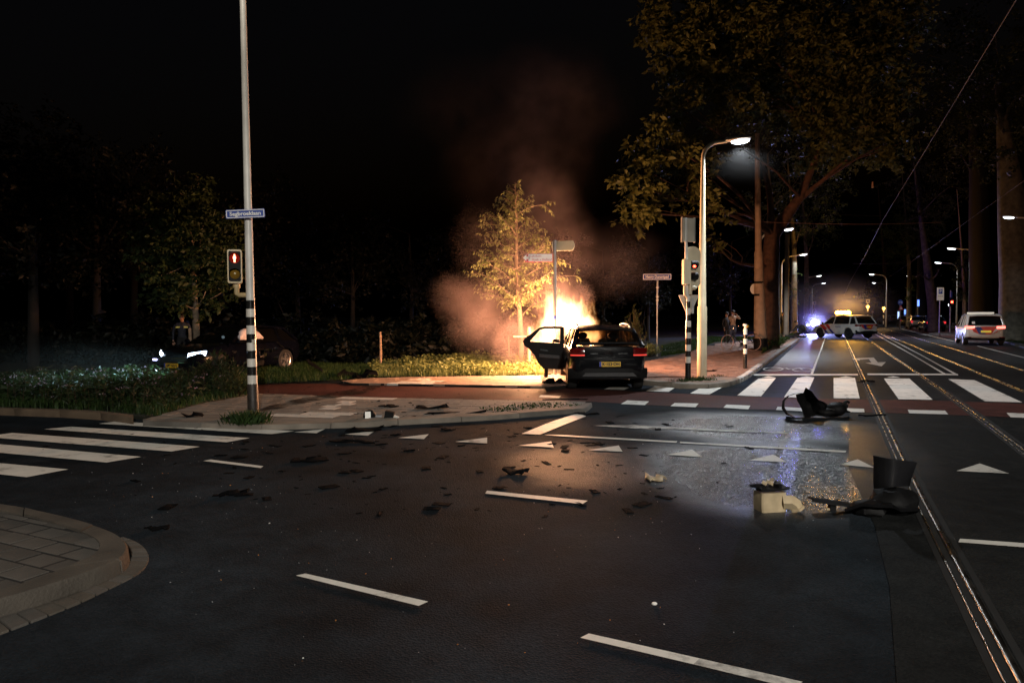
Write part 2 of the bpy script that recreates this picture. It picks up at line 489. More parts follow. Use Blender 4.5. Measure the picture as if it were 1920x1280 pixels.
def clip_rect(poly, o, u, v, x0, x1, y0, y1):
    """polygon (world xy) clipped to a rectangle in the frame (o; u, v); returns frame coordinates"""
    P = [((p-o).dot(u), (p-o).dot(v)) for p in poly]
    for ax, lim, sgn in ((0, x0, 1), (0, x1, -1), (1, y0, 1), (1, y1, -1)):
        out = []
        for i in range(len(P)):
            a, b = P[i-1], P[i]
            da, db = (a[ax]-lim)*sgn, (b[ax]-lim)*sgn
            if da >= 0: out.append(a)
            if (da >= 0) != (db >= 0):
                t = da/(da-db); out.append((a[0]+t*(b[0]-a[0]), a[1]+t*(b[1]-a[1])))
        P = out
        if len(P) < 3: return []
    return P
def area2(P): return abs(sum(P[i-1][0]*P[i][1]-P[i][0]*P[i-1][1] for i in range(len(P))))/2

# ------------------------------------------------------------------ ground
road = slab_area('road', [Vector((-300, -60, 0)), Vector((400, -60, 0)), Vector((400, 900, 0)), Vector((-300, 900, 0))], -0.5, 0.0, M['asphalt'])
far_l = [G(1545, 603), Vector((400, 900, 0)), Vector((-300, 900, 0)), Vector((-300, 12, 0))]
bound = GP([(-500, 764), (0, 764), (190, 776), (268, 787), (345, 766), (390, 755), (462, 743), (482, 721), (640, 713.5), (700, 708.5), (1025, 703.5), (1210, 690), (1436, 660), (1478, 640), (1500, 626)], 0.0)
verge = slab_area('grass_ground', bound+far_l, -0.3, 0.05, M['soil'])
path_up = [(300, 718), (482, 719.5), (723, 719.5), (1024, 725), (1211, 735), (1385, 743.3), (1570, 748.5), (1749, 751), (1920, 757), (2300, 771)]
path_lo = [(2300, 800), (1920, 783), (1770, 777.5), (1640, 773.5), (1560, 771.5), (1400, 767), (1245, 760.5), (1106, 753), (745, 746), (482, 738), (300, 736)]
flat('cycle_path', GP(path_up+path_lo), 0.004, M['red_path'], kind='structure')
# street surface beyond the zebra and the strip beside the near rail
flat('street', GP([(1420, 705), (1447, 690), (1500, 640), (1548, 604), (1590, 600), (1690, 607), (1850, 637), (2400, 750), (2400, 800), (1920, 757), (1749, 751), (1570, 748.5), (1385, 743.3)]), 0.004, M['asphalt_street'], kind='structure')
flat('track_bed', GP([(1592, 773.5), (1592, 880), (1640, 985), (1668, 1100), (1682, 1290), (1700, 1600), (2500, 1600), (2600, 900), (1920, 784), (1770, 778.5), (1640, 774.5)]), 0.004, M['asphalt_smooth'], kind='structure')
flat('cycle_lane', GP([(1416, 703), (1447, 690), (1474, 663), (1500, 641), (1520, 625), (1550, 625), (1543, 641), (1521, 703)]), 0.008, M['red_lane'], kind='structure')
flat('parking_strip', GP([(1690, 611), (1785, 617), (1860, 630), (1905, 642), (1845, 645), (1775, 633), (1700, 618)]), 0.008, M['red_lane'], kind='structure')
rv = slab_area('right_verge', GP([(2300, 760), (1935, 658), (1886, 643), (1840, 629), (1760, 612), (1690, 606), (1600, 597)])+[Vector((320, 600, 0)), Vector((400, 600, 0)), Vector((400, 40, 0))], -0.3, 0.09, M['soil'])
rp = slab_area('far_pavement', GP([(1700, 607), (1786, 616), (1862, 633), (1862, 626), (1790, 611), (1705, 604)], 0.0), -0.2, 0.095, M['slab'])

# ------------------------------------------------------------------ road markings, each a flush sheet of its own
def mark(name, pts, z=0.010, mat='paint'):
    return flat(name, GP(pts), z, M[mat], road)
def q3(pts, ox=0, oy=0, s=3.0): return [(x/s+ox, y/s+oy) for x, y in pts]
for P in ([(555, 525), (650, 512), (1655, 567), (1530, 584)], [(248, 556), (400, 542), (1405, 606), (1275, 630)], [(-100, 599), (70, 577), (1125, 655), (965, 682)],
          [(-260, 624), (-100, 632), (795, 712), (600, 744), (-400, 652)], [(-400, 710), (0, 748), (385, 783), (150, 827), (-400, 770)]):
    mark('zebra_stripe', q3(P, 0, 620))
for P in ([(1211, 733.5), (1227, 725), (1271, 724), (1254, 735)], [(1294, 738), (1323, 722), (1366, 720), (1330, 740)], [(1382, 742), (1422, 710), (1455, 709), (1427, 743.5)],
          [(1470, 745), (1495, 709), (1527, 708), (1510, 746)], [(1563, 747), (1563, 709), (1603, 709), (1612, 748)], [(1685, 749), (1657, 710), (1705, 710), (1749, 750)], [(1847, 753), (1778, 711), (1827, 713), (1917, 755)],
          [(2040, 760), (1930, 716), (1985, 718), (2110, 762)]):
    mark('zebra_stripe', P)
for P in (q3([(1655, 573), (1828, 555), (1780, 579)], 0, 620), q3([(20, 585), (170, 568), (186, 568), (150, 592)], 640, 620), q3([(320, 605), (492, 584), (465, 612)], 640, 620), q3([(640, 627), (820, 603), (820, 636)], 640, 620),
          q3([(1000, 648), (1180, 625), (1195, 660)], 640, 620), q3([(1390, 674), (1560, 648), (1582, 683)], 640, 620), [(1250, 853.5), (1298, 844), (1317, 858)], [(1402, 864), (1450, 853), (1477, 868)], [(1575, 872), (1608, 862), (1640, 878)],
          [(1793, 884), (1837, 870), (1893, 889)]):
    mark('give_way_triangle', P)
for x in (1441, 1512, 1586, 1675):
    mark('give_way_triangle', [(x-13, 708.0), (x, 705.6), (x+13, 708.0)])
for P in ([(1164, 758), (1176, 751), (1217, 753), (1209, 760)], [(1257, 762), (1265, 756), (1310, 757), (1304, 764)], [(1356, 765), (1362, 759), (1407, 761), (1403, 768)], [(1455, 769), (1458, 763), (1510, 766), (1508, 772)],
          [(1590, 773), (1588, 766), (1620, 767), (1621, 773.5)], [(1705, 775.5), (1702, 769), (1772, 770.5), (1778, 777.5)], [(1895, 783), (1887, 774.5), (1945, 777), (1955, 785)], [(1132, 730.5), (1143, 726), (1180, 727), (1170, 731.5)], [(1010, 745), (1014, 741), (1052, 743), (1048, 747)]):
    mark('path_dash', P)
for P in ([(381, 865), (395, 862.5), (494, 875), (489, 878.5)], [(910, 926.5), (913, 921), (1102, 940), (1092, 946.5)], [(555, 1081), (572, 1077), (803, 1130), (785, 1138)], [(1797, 1018), (1800, 1011.5), (1935, 1021), (1935, 1029)], [(-120, 1000), (-100, 990), (-40, 1000), (-60, 1010)]):
    mark('lane_dash', P)
mark('lane_dash', [(1088, 1198), (1104, 1190), (1312, 1237), (1300, 1248)])
mark('lane_dash', [(1300, 1248), (1312, 1237), (1505, 1281), (1490, 1294)], mat='paint_worn')
mark('arrow_marking', [(1112, 798.5), (1192, 797.5), (1224, 799.5), (1349, 806), (1410, 808.5), (1478, 812), (1478, 814), (1410, 811), (1349, 809), (1215, 803), (1224, 805.5), (1192, 804)], mat='paint_worn')
mark('give_way_line', [(978, 814), (1028, 793.5), (1083, 775), (1099, 781), (1060, 796), (1013, 815.5)])
mark('lane_line', [(1020, 815.8), (1050, 816), (1270, 828), (1268, 831), (1050, 818.5)])
mark('lane_line', [(1275, 829), (1587, 846), (1585, 849.5), (1275, 831.5)])
mark('stop_line', [(1413, 704.6), (1414, 702), (1608, 701.6), (1609, 704.2)], 0.014)
mark('stop_line', [(1627, 703.6), (1626, 701), (1795, 701.3), (1797, 704)], 0.014)
mark('lane_line', [(1519, 703), (1538.5, 655), (1546.5, 633), (1548.2, 633), (1541, 655), (1524, 703)], 0.014)
mark('lane_line', [(1634, 623), (1710, 666), (1768, 701.5), (1774, 701.5), (1713, 666), (1636, 623)])
mark('lane_line', [(1642, 622), (1726, 666), (1788, 701.5), (1794, 701.5), (1729, 666), (1644, 622)])
mark('lane_line', [(1689, 617), (1786, 640), (1790, 640), (1692, 616.6)], 0.014)
mark('lane_line', [(1831, 649), (2000, 692), (2006, 691.5), (1834, 648.8)], 0.014)
mark('turn_arrow', [(1597, 672.5), (1638, 670.5), (1646, 679.5), (1661, 679), (1653, 687), (1622, 680.5), (1634, 680), (1629, 673.5), (1612, 674.5)])
mark('turn_arrow', [(1597, 673.5), (1612, 671.5), (1612, 676.5)], 0.012)
# bicycle emblem on the red lane: two rings and a frame
b0 = G(1477, 693)
mb = MB()
def ring(mb, c, rx, ry, w, n=20):
    vs = []
    for k in range(n):
        a = 2*PI*k/n
        for q in (1.0, 1.0-w): vs.append(c+TLAT*(math.cos(a)*rx*q)+TDIR*(math.sin(a)*ry*q))
    mb.add(vs, [(2*k, 2*((k+1) % n), 2*((k+1) % n)+1, 2*k+1) for k in range(n)])
for dx in (-0.42, 0.42): ring(mb, b0+Vector((0, 0, 0.012))+TLAT*dx, 0.30, 0.75, 0.2)
for a, b in ((((-0.42, 0)), (-0.1, 0.6)), ((-0.1, 0.6), (0.32, 0.6)), ((0.42, 0), (0.3, 0.75)), ((-0.1, 0.6), (0.05, 0)), ((-0.42, 0), (0.05, 0)), ((0.05, 0), (0.32, 0.6))):
    p = b0+Vector((0, 0, 0.0125))+TLAT*a[0]+TDIR*a[1]; q = b0+Vector((0, 0, 0.0125))+TLAT*b[0]+TDIR*b[1]
    s = (q-p).cross(Vector((0, 0, 1))).normalized()*0.03
    mb.add([p-s, q-s, q+s, p+s], [(0, 1, 2, 3)])
mb.build('bicycle_emblem', M['paint_worn'], road)

# ------------------------------------------------------------------ tram rails
def rail(pts, w=0.042):
    P = GP(pts)
    # resample finely so that the line stays smooth
    head = MB(); groove = MB()
    def strip(mb, off, wid, z0, z1):
        N = len(P); base = len(mb.v)
        for i, p in enumerate(P):
            d = (P[min(i+1, N-1)]-P[max(i-1, 0)]).normalized(); l = Vector((d.y, -d.x, 0))
            for o, z in ((off-wid/2, z0), (off-wid/2, z1), (off+wid/2, z1), (off+wid/2, z0)):
                q = p+l*o; mb.v.append((q.x, q.y, z))
        for i in range(N-1):
            for k in range(3):
                a = base+i*4+k; mb.f.append((a, a+1, a+5, a+4)); mb.m.append(0)
    def crowned(mb, off, wid, h, n=7):
        N = len(P); base = len(mb.v)
        for i, p in enumerate(P):
            d = (P[min(i+1, N-1)]-P[max(i-1, 0)]).normalized(); l = Vector((d.y, -d.x, 0))
            for k in range(n+1):
                a = PI*k/n; q = p+l*(off-math.cos(a)*wid/2); mb.v.append((q.x, q.y, .003+h*math.sin(a)**.8))
        for i in range(N-1):
            for k in range(n):
                a = base+i*(n+1)+k; mb.f.append((a, a+1, a+n+2, a+n+1)); mb.m.append(0)
    crowned(head, 0, w, .012); crowned(head, 0.072, 0.014, .009)
    strip(groove, 0.047, 0.034, 0.0, 0.0065); strip(groove, -0.05, 0.04, 0.0, 0.0062); strip(groove, 0.105, 0.038, 0.0, 0.0062)  # dark strips drawn in place of the groove's shade
    o = head.build('tram_rail', M['steel_rail'], road, smooth=70)
    groove.build('groove_shade', M['dark'], o)
def extend(pts, far):
    return far+pts
rail([(1566, 604), (1575, 615), (1587, 637), (1601, 667), (1618, 703), (1650, 769), (1690, 853), (1726, 925), (1767, 1003), (1828, 1115), (1895, 1240), (1960, 1360), (2080, 1580)])
rail([(1577, 604), (1600, 616), (1630, 637), (1672, 666), (1723, 700), (1780, 739), (1840, 783), (1913, 837), (2000, 903), (2200, 1055)])
rail([(1598, 604), (1653, 625), (1703, 644), (1745, 662), (1792, 681), (1843, 702), (1920, 733), (2050, 786)])
rail([(1622, 605), (1680, 622), (1723, 635), (1792, 655), (1854, 674), (1925, 696), (2050, 735)])

# ------------------------------------------------------------------ slabs, one by one
def tiles(name, poly, z, o, u, v, sx, sy, gap, mats, parent, offset=0.5, thick=0.05, limit=300, pick=None, proud=0.004):
    """running-bond paving clipped to a polygon; whole tiles share one mesh per material"""
    o = Vector(o); u = Vector(u).normalized(); v = Vector((-u.y, u.x, 0))
    us = [(p-o).dot(u) for p in poly]; vs = [(p-o).dot(v) for p in poly]
    full = {}
    r0, r1 = math.floor(min(vs)/sy), math.ceil(max(vs)/sy)
    n = 0
    rot = math.atan2(u.y, u.x)
    for r in range(r0, r1):
        sh = (r % 2)*offset*sx
        for c in range(math.floor((min(us)-sh)/sx)-1, math.ceil((max(us)-sh)/sx)+1):
            x0, x1, y0, y1 = c*sx+sh+gap/2, (c+1)*sx+sh-gap/2, r*sy+gap/2, (r+1)*sy-gap/2
            Pc = clip_rect(poly, o, u, v, x0, x1, y0, y1)
            if len(Pc) < 3 or area2(Pc) < 0.08*sx*sy: continue
            cx, cy = (x0+x1)/2, (y0+y1)/2
            mi = pick(o+u*cx+v*cy) if pick else random.randrange(len(mats))
            whole = area2(Pc) > 0.995*(x1-x0)*(y1-y0)
            if whole and mi in full: me = full[mi]
            else:
                Q = [(a-cx, b-cy) for a, b in Pc]
                if whole: Q = [(-(x1-x0)/2, -(y1-y0)/2), ((x1-x0)/2, -(y1-y0)/2), ((x1-x0)/2, (y1-y0)/2), (-(x1-x0)/2, (y1-y0)/2)]
                mb = MB(); k = len(Q); b = 0.004
                ctr = (sum(q[0] for q in Q)/k, sum(q[1] for q in Q)/k)
                ins = [(q[0]+(ctr[0]-q[0])*0.03, q[1]+(ctr[1]-q[1])*0.03) for q in Q]
                mb.add([(x, y, -thick) for x, y in Q]+[(x, y, -b) for x, y in Q]+[(x, y, 0) for x, y in ins],
                       [tuple(range(2*k, 3*k))]+[(i, (i+1) % k, k+(i+1) % k, k+i) for i in range(k)]+[(k+i, k+(i+1) % k, 2*k+(i+1) % k, 2*k+i) for i in range(k)])
                me = mb.mesh(name); me.materials.append(mats[mi])
                if whole: full[mi] = me
            ob = bpy.data.objects.new(name, me); COL.objects.link(ob); ob.parent = parent
            p = o+u*cx+v*cy
            ob.location = (p.x, p.y, z+random.uniform(-proud, proud))
            ob.rotation_euler = (random.uniform(-.004, .004), random.uniform(-.004, .004), rot)
            n += 1
    return n
def smooth_line(P, n=5):
    out = []
    for i in range(len(P)-1):
        a, b, c, d = P[max(i-1, 0)], P[i], P[i+1], P[min(i+2, len(P)-1)]
        for k in range(n):
            t = k/n
            out.append(.5*((2*b)+(c-a)*t+(2*a-5*b+4*c-d)*t*t+(3*b-a-3*c+d)*t**3))
    return out+[P[-1]]
def strip_pieces(name, inner, outer, z0, z1, mats, parent, length, gap=0.012, bevel=0.02, m=4):
    """kerb stones between two polylines of world points, cut to length"""
    def cum(P):
        s = [0]
        for i in range(1, len(P)): s.append(s[-1]+(P[i]-P[i-1]).length)
        return s
    def pt(P, s, t):
        d = t*s[-1]
        for i in range(1, len(P)):
            if d <= s[i]+1e-9: return P[i-1].lerp(P[i], (d-s[i-1])/max(1e-9, s[i]-s[i-1]))
        return P[-1]
    si, so = cum(inner), cum(outer)
    n = max(1, round(so[-1]/length)); g = gap/2/so[-1]
    for k in range(n):
        mb = MB(); z = z1+random.uniform(-.004, .004)
        vs = []
        for j in range(m+1):
            t = k/n+g+(1/n-2*g)*j/m
            a, b = pt(inner, si, t), pt(outer, so, t)
            e = (b-a); L_ = e.length; e = e/L_ if L_ else e
            c = b-e*min(bevel, L_*0.3); low = b+e*bevel*0.6
            vs += [(a.x, a.y, z0), (a.x, a.y, z), (c.x, c.y, z), (b.x, b.y, z-bevel*1.1), (low.x, low.y, z0)]
        fs = []
        for j in range(m):
            for q in range(4): fs.append((j*5+q, j*5+q+1, j*5+q+6, j*5+q+5))
        fs.append(tuple(range(5))); fs.append(tuple(reversed(range(m*5, m*5+5))))
        mb.add(vs, fs)
        mb.build(name, random.choice(mats), parent, smooth=40)

# the refuge with the striped lamp pole: grey slabs, white bars, a low kerb
ISL = GP([(268, 787), (345, 766), (390, 755), (462, 743), (482, 738.6), (745, 746.6), (1098, 753.5), (1108, 757), (1099, 765), (918, 779), (780, 786), (690, 791), (500, 796), (340, 793)], 0.06)
isl = slab_area('refuge_pavement', ISL, -0.1, 0.065, M['joint'])
WB = [GP(p, 0.06) for p in ([(614, 743), (752, 745.5), (730, 751), (640, 748)], [(599, 770), (638, 753), (670, 753), (628, 771)], [(520, 782), (523, 775), (662, 774), (642, 784)])]
def inside(p, P):
    c = False
    for i in range(len(P)):
        a, b = P[i-1], P[i]
        if (a.y > p.y) != (b.y > p.y) and p.x < (b.x-a.x)*(p.y-a.y)/(b.y-a.y)+a.x: c = not c
    return c
KI = GP([(300, 791), (500, 793.3), (690, 788), (780, 783), (918, 775.5), (1085, 763.5), (1096, 757.5)], 0.06)
KO = GP([(268, 792.5), (500, 799), (690, 793.5), (780, 788), (918, 781), (1098, 767), (1110, 757)], 0.06)
inner_isl = ISL[:7]+[k for k in reversed(KI)]
u_t = (G(1000, 752)-G(500, 740)).normalized()
nt_ = tiles('paving_slab', inner_isl, 0.072, G(600, 765), u_t, None, 0.30, 0.30, 0.012, [M['slab'], M['slab_dark'], M['slab_white']], isl,
            pick=lambda p: 2 if any(inside(p, w) for w in WB) else (1 if random.random() < 0.35 else 0))
strip_pieces('kerb_stone', KI, KO, -0.02, 0.085, [M['kerb'], M['slab_dark']], isl, 1.0, bevel=0.015)
# narrow paved strip between the path and the weeds
STR = GP([(640, 714), (700, 709), (800, 706.5), (1025, 704), (1024, 724.3), (723, 719), (660, 718.8)], 0.05)
stp = slab_area('edge_strip', STR, -0.1, 0.053, M['joint'])
WB2 = [GP([(730, 719), (752, 714), (830, 715), (812, 720)], 0.05), GP([(770, 712), (790, 709.5), (815, 710), (800, 713)], 0.05)]
M['slab_tan'] = pmat('tan_slab', (0.25, 0.17, 0.125), 0.8, var=0.3, scale=2, bump=0.5, bscale=80)
tiles('paving_slab', STR, 0.06, G(800, 715), (G(1000, 724)-G(730, 719)), None, 0.30, 0.30, 0.008, [M['slab_tan'], M['slab_white']], stp, pick=lambda p: 1 if any(inside(p, w) for w in WB2) else 0)
# the traffic island at the lower left corner
TI_out = smooth_line(GP([(-700, 870), (-300, 905), (0, 945.7), (70, 959), (141, 975), (202, 994), (228, 1007), (240, 1022), (238, 1038), (225, 1050), (164, 1076), (94, 1099), (0, 1127), (-300, 1210), (-700, 1330)], 0.10))
TI_in = smooth_line(GP([(-700, 895), (-300, 925), (0, 959), (94, 980), (152, 998), (178, 1010), (187, 1020), (186, 1030), (178, 1040), (152, 1052), (82, 1083), (0, 1108), (-300, 1185), (-700, 1295)], 0.10))
ti = slab_area('traffic_island', TI_in, -0.1, 0.0955, M['joint'])
M['paver_shade'] = pmat('island_slab_shaded', (0.078, 0.070, 0.061), 0.8, var=0.3, scale=2.5, bump=0.5, bscale=80)  # shadow on the island is put into these darker slab and kerb colours
M['paver_shade2'] = pmat('island_slab_shaded_dark', (0.058, 0.052, 0.045), 0.85, var=0.3, scale=2.5, bump=0.5, bscale=80)
M['kerb_shade'] = pmat('island_kerb_shaded', (0.068, 0.058, 0.046), 0.8, var=0.3, scale=3, bump=0.6, bscale=60)
tiles('paving_slab', [p for p in GP([(-250, 929), (0, 959), (94, 980), (152, 998), (178, 1010), (187, 1020), (186, 1030), (178, 1040), (152, 1052), (82, 1083), (0, 1108), (-250, 1172)], 0.10)], 0.10, G(60, 1030, .10), (G(187, 1020, .10)-G(-100, 960, .10)), None, 0.27, 0.19, 0.022, [M['paver_shade'], M['paver_shade2']], ti)
strip_pieces('kerb_stone', TI_in, TI_out, -0.02, 0.112, [M['kerb_shade']], ti, 1.0, gap=.018, bevel=0.018, m=10)
gut_in = smooth_line(GP([(215, 1012), (236, 1022), (245, 1036), (244, 1050), (228, 1064), (164, 1094), (94, 1120), (0, 1152), (-200, 1212)], 0.0))
gut_out = smooth_line(GP([(232, 1009), (262, 1021), (278, 1041), (276, 1058), (257, 1078), (190, 1112), (129, 1140), (0, 1190), (-200, 1262)], 0.0))
strip_pieces('gutter_brick', gut_in, gut_out, -0.02, 0.012, [M['kerb_shade'], M['paver_shade']], ti, 0.10, gap=0.012, bevel=0.004)
# dark wet trail left across the refuge and the path
def stain_mat():
    m, nt, N, L, b = new_mat('wet_trail')
    b.inputs['Base Color'].default_value = (.012, .008, .006, 1); b.inputs['Roughness'].default_value = .45
    tc = N.new('ShaderNodeTexCoord'); nz = N.new('ShaderNodeTexNoise'); nz.inputs['Scale'].default_value = 3.5; nz.inputs['Detail'].default_value = 7; L.new(tc.outputs['Object'], nz.inputs[0])
    mr = N.new('ShaderNodeMapRange'); mr.inputs[1].default_value = .36; mr.inputs[2].default_value = .62; mr.inputs[3].default_value = .95; mr.inputs[4].default_value = .25; L.new(nz.outputs[0], mr.inputs[0])
    t = N.new('ShaderNodeBsdfTransparent'); mx = N.new('ShaderNodeMixShader'); L.new(mr.outputs[0], mx.inputs[0]); L.new(b.outputs[0], mx.inputs[1]); L.new(t.outputs[0], mx.inputs[2]); L.new(mx.outputs[0], N['Material Output'].inputs['Surface'])
    return m
M['stain'] = stain_mat()
mark('wet_trail', [(484, 777), (506, 768), (560, 754), (618, 745.5), (668, 746.5), (600, 757), (540, 770), (500, 781)], 0.081, 'stain')
mark('wet_trail', [(610, 739), (660, 730), (690, 722), (722, 720), (718, 724), (700, 732), (672, 742)], 0.0085, 'stain')
# kerb of the flower verge, with a drain mouth
vk_in = GP([(-500, 757), (0, 763), (120, 766.5), (190, 770), (250, 777)], 0.12)
vk_out = GP([(-500, 759.5), (0, 765.5), (120, 769.5), (190, 774), (250, 782)], 0.12)
vk = slab_area('verge_kerb', [*vk_in, *reversed(vk_out)], -0.1, 0.03, M['kerb_brown'])
strip_pieces('kerb_stone', vk_in, vk_out, -0.02, 0.12, [M['kerb_brown']], vk, 1.0, bevel=0.02)
dr = MB()
for k in range(3):
    p = G(37+k*7, 771.5, 0.05)
    dr.box((p.x, p.y-0.04, 0.055), (0.05, 0.09, 0.08))
dr.build('drain_shade', M['dark'], vk)  # dark blocks stand in for the shade inside the drain mouth
# brick pavement at the corner on the right
RP = GP([(1018, 704), (1205, 679), (1238, 672), (1284, 664), (1340, 643), (1400, 638), (1462, 637), (1500, 626), (1512, 626), (1486, 644), (1455, 664), (1426, 684), (1399, 703), (1384, 709.5), (1364, 715.5), (1328, 719), (1277, 718.5), (1205, 712), (1100, 712), (1024, 726)], 0.10)
rpv = slab_area('brick_pavement', RP, -0.1, 0.0925, M['joint'])
# bricks: past what can be picked apart at this grazing angle, so one joined part
bv = MB()
o_ = G(1330, 690, 0.1); u_ = (G(1400, 702, 0.1)-G(1205, 703, 0.1)).normalized(); v_ = Vector((-u_.y, u_.x, 0))
us = [(p-o_).dot(u_) for p in RP]; vs = [(p-o_).dot(v_) for p in RP]
bw, bh, gp = 0.215, 0.108, 0.010
far_v = (G(1380, 648, .1)-o_).dot(v_)
for r in range(math.floor(min(vs)/bh), math.ceil(min(max(vs), far_v)/bh)):
    for c in range(math.floor(min(us)/bw)-1, math.ceil(max(us)/bw)+1):
        x0 = c*bw+(r % 2)*bw/2; p = o_+u_*(x0+bw/2)+v_*(r*bh+bh/2)
        if not inside(p, RP): continue
        z = 0.100+random.uniform(-.004, .004); mi = random.choice((0, 0, 1, 2))
        a = [o_+u_*(x0+dx)+v_*(r*bh+dy) for dx, dy in ((gp/2, gp/2), (bw-gp/2, gp/2), (bw-gp/2, bh-gp/2), (gp/2, bh-gp/2))]
        vv = [(q.x, q.y, 0.08) for q in a]+[(q.x, q.y, z) for q in a]
        bv.add(vv, [(4, 5, 6, 7), (0, 1, 5, 4), (1, 2, 6, 5), (2, 3, 7, 6), (3, 0, 4, 7)], mi)
M['brick2'] = pmat('clay_brick_pale', (0.28, 0.175, 0.13), 0.8, var=0.3, scale=3.0, bump=0.5, bscale=60)
M['brick3'] = pmat('clay_brick_dark', (0.17, 0.10, 0.078), 0.8, var=0.3, scale=3.0, bump=0.5, bscale=60)
bo = bv.build('brick', [M['brick'], M['brick2'], M['brick3']], rpv); bo['kind'] = 'stuff'
far_top = flat('brick_strip', GP([(1340, 644), (1400, 639), (1462, 638), (1500, 627), (1511, 626.5), (1486, 643), (1452, 664), (1340, 652)], .1), 0.0965, M['brick'], rpv)
sl = [G(1287, 717.5, .1), G(1362, 714.5, .1), G(1383, 708.5, .1), G(1345, 708, .1), G(1300, 710, .1)]
tiles('paving_slab', sl, 0.112, sl[0], (sl[1]-sl[0]), None, 0.3, 0.3, 0.008, [M['slab_tan'], M['slab']], rpv)
kin = GP([(1205, 711), (1277, 717.2), (1328, 717), (1361, 714), (1380, 708), (1394, 701), (1421, 682), (1450, 662.5), (1481, 642.5), (1506, 625.8)], 0.11)
kout = GP([(1205, 713.2), (1277, 719.8), (1330, 720), (1366, 716.5), (1387, 709.8), (1402, 702.5), (1430, 682.5), (1457, 663.5), (1487, 643.5), (1511, 626.2)], 0.11)
strip_pieces('kerb_stone', kin[:5], kout[:5], -0.02, 0.116, [M['kerb'], M['slab_tan']], rpv, 0.9, bevel=0.015)
strip_pieces('kerb_stone', kin[4:7], kout[4:7], -0.02, 0.118, [M['kerb_white']], rpv, 0.7, bevel=0.02)
strip_pieces('kerb_stone', kin[6:], kout[6:], -0.02, 0.118, [M['kerb']], rpv, 1.0, bevel=0.02)
# ------------------------------------------------------------------ leaves and trees
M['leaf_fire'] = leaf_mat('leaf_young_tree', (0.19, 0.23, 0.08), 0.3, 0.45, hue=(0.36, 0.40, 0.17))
M['leaf_big'] = leaf_mat('leaf_street_tree', (0.070, 0.092, 0.026), 0.5, 0.4, hue=(0.15, 0.155, 0.045))
M['leaf_verge'] = leaf_mat('leaf_verge_tree', (0.034, 0.052, 0.016), 0.5, 0.3)
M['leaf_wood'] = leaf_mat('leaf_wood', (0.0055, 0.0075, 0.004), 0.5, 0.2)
M['leaf_dark'] = leaf_mat('leaf_dark', (0.045, 0.055, 0.018), 0.5, 0.3)
M['leaf_green'] = leaf_mat('leaf_green', (0.055, 0.085, 0.022), 0.45, 0.4)
M['leaf_bed'] = leaf_mat('leaf_flower_bed', (0.020, 0.034, 0.012), 0.5, 0.3)
M['grass'] = leaf_mat('grass_blade', (0.032, 0.062, 0.016), 0.45, 0.35)
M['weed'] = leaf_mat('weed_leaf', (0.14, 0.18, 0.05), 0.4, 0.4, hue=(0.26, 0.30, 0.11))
M['dry_stem'] = leaf_mat('dry_stem', (0.05, 0.032, 0.020), 0.4, 0.2)
M['petal'] = leaf_mat('petal_lilac', (0.30, 0.22, 0.29), 0.3, 0.4)
def leaves(name, C, size, mats, parent=None, droop=0.35, dirs=None, aspect=0.5, mi=None, kind=None):
    """one pointed, slightly folded leaf (two triangles each side of the midrib) per point"""
    C = np.asarray(C, dtype=np.float32); n = len(C)
    if dirs is None:
        th = rng.uniform(0, 2*PI, n); ph = rng.normal(-droop, 0.5, n)
        D = np.stack([np.cos(th)*np.cos(ph), np.sin(th)*np.cos(ph), np.sin(ph)], 1)
    else: D = np.asarray(dirs, dtype=np.float32)
    D /= np.linalg.norm(D, axis=1, keepdims=True)+1e-9
    R = rng.normal(0, 1, (n, 3)); U = np.cross(D, R); U /= np.linalg.norm(U, axis=1, keepdims=True)+1e-9
    Nn = np.cross(D, U)
    s = (size*rng.uniform(0.6, 1.35, n))[:, None]
    w = s*aspect*0.5
    a = C; tip = C+D*s; mid = C+D*s*0.45-Nn*s*0.06
    l = mid+U*w+Nn*s*0.10; r = mid-U*w+Nn*s*0.10
    V = np.stack([a, l, tip, r, mid], 1).reshape(-1, 3)
    i = np.arange(n)[:, None]*5
    T = np.concatenate([i+np.array([[0, 4, 1]]), i+np.array([[1, 4, 2]]), i+np.array([[0, 3, 4]]), i+np.array([[4, 3, 2]])], 0)
    m4 = None if mi is None else np.tile(np.asarray(mi), 4)
    me = fast_mesh(name, V, tris=T, mi=m4)
    o = link(name, me, mats, parent)
    if kind: o['kind'] = kind
    return o
def limb(mb, p, q, r0, r1, bend=0.12, n=6, seg=5):
    p, q = Vector(p), Vector(q); L_ = (q-p).length
    side = Vector((random.uniform(-1, 1), random.uniform(-1, 1), random.uniform(-.3, .6))).normalized()*L_*bend
    path = []; rad = []
    for k in range(seg+1):
        t = k/seg
        path.append(p.lerp(q, t)+side*math.sin(t*PI)+Vector((random.uniform(-1, 1), random.uniform(-1, 1), 0))*L_*0.012)
        rad.append(r0+(r1-r0)*t)
    mb.tube(path, rad, n)
    return path
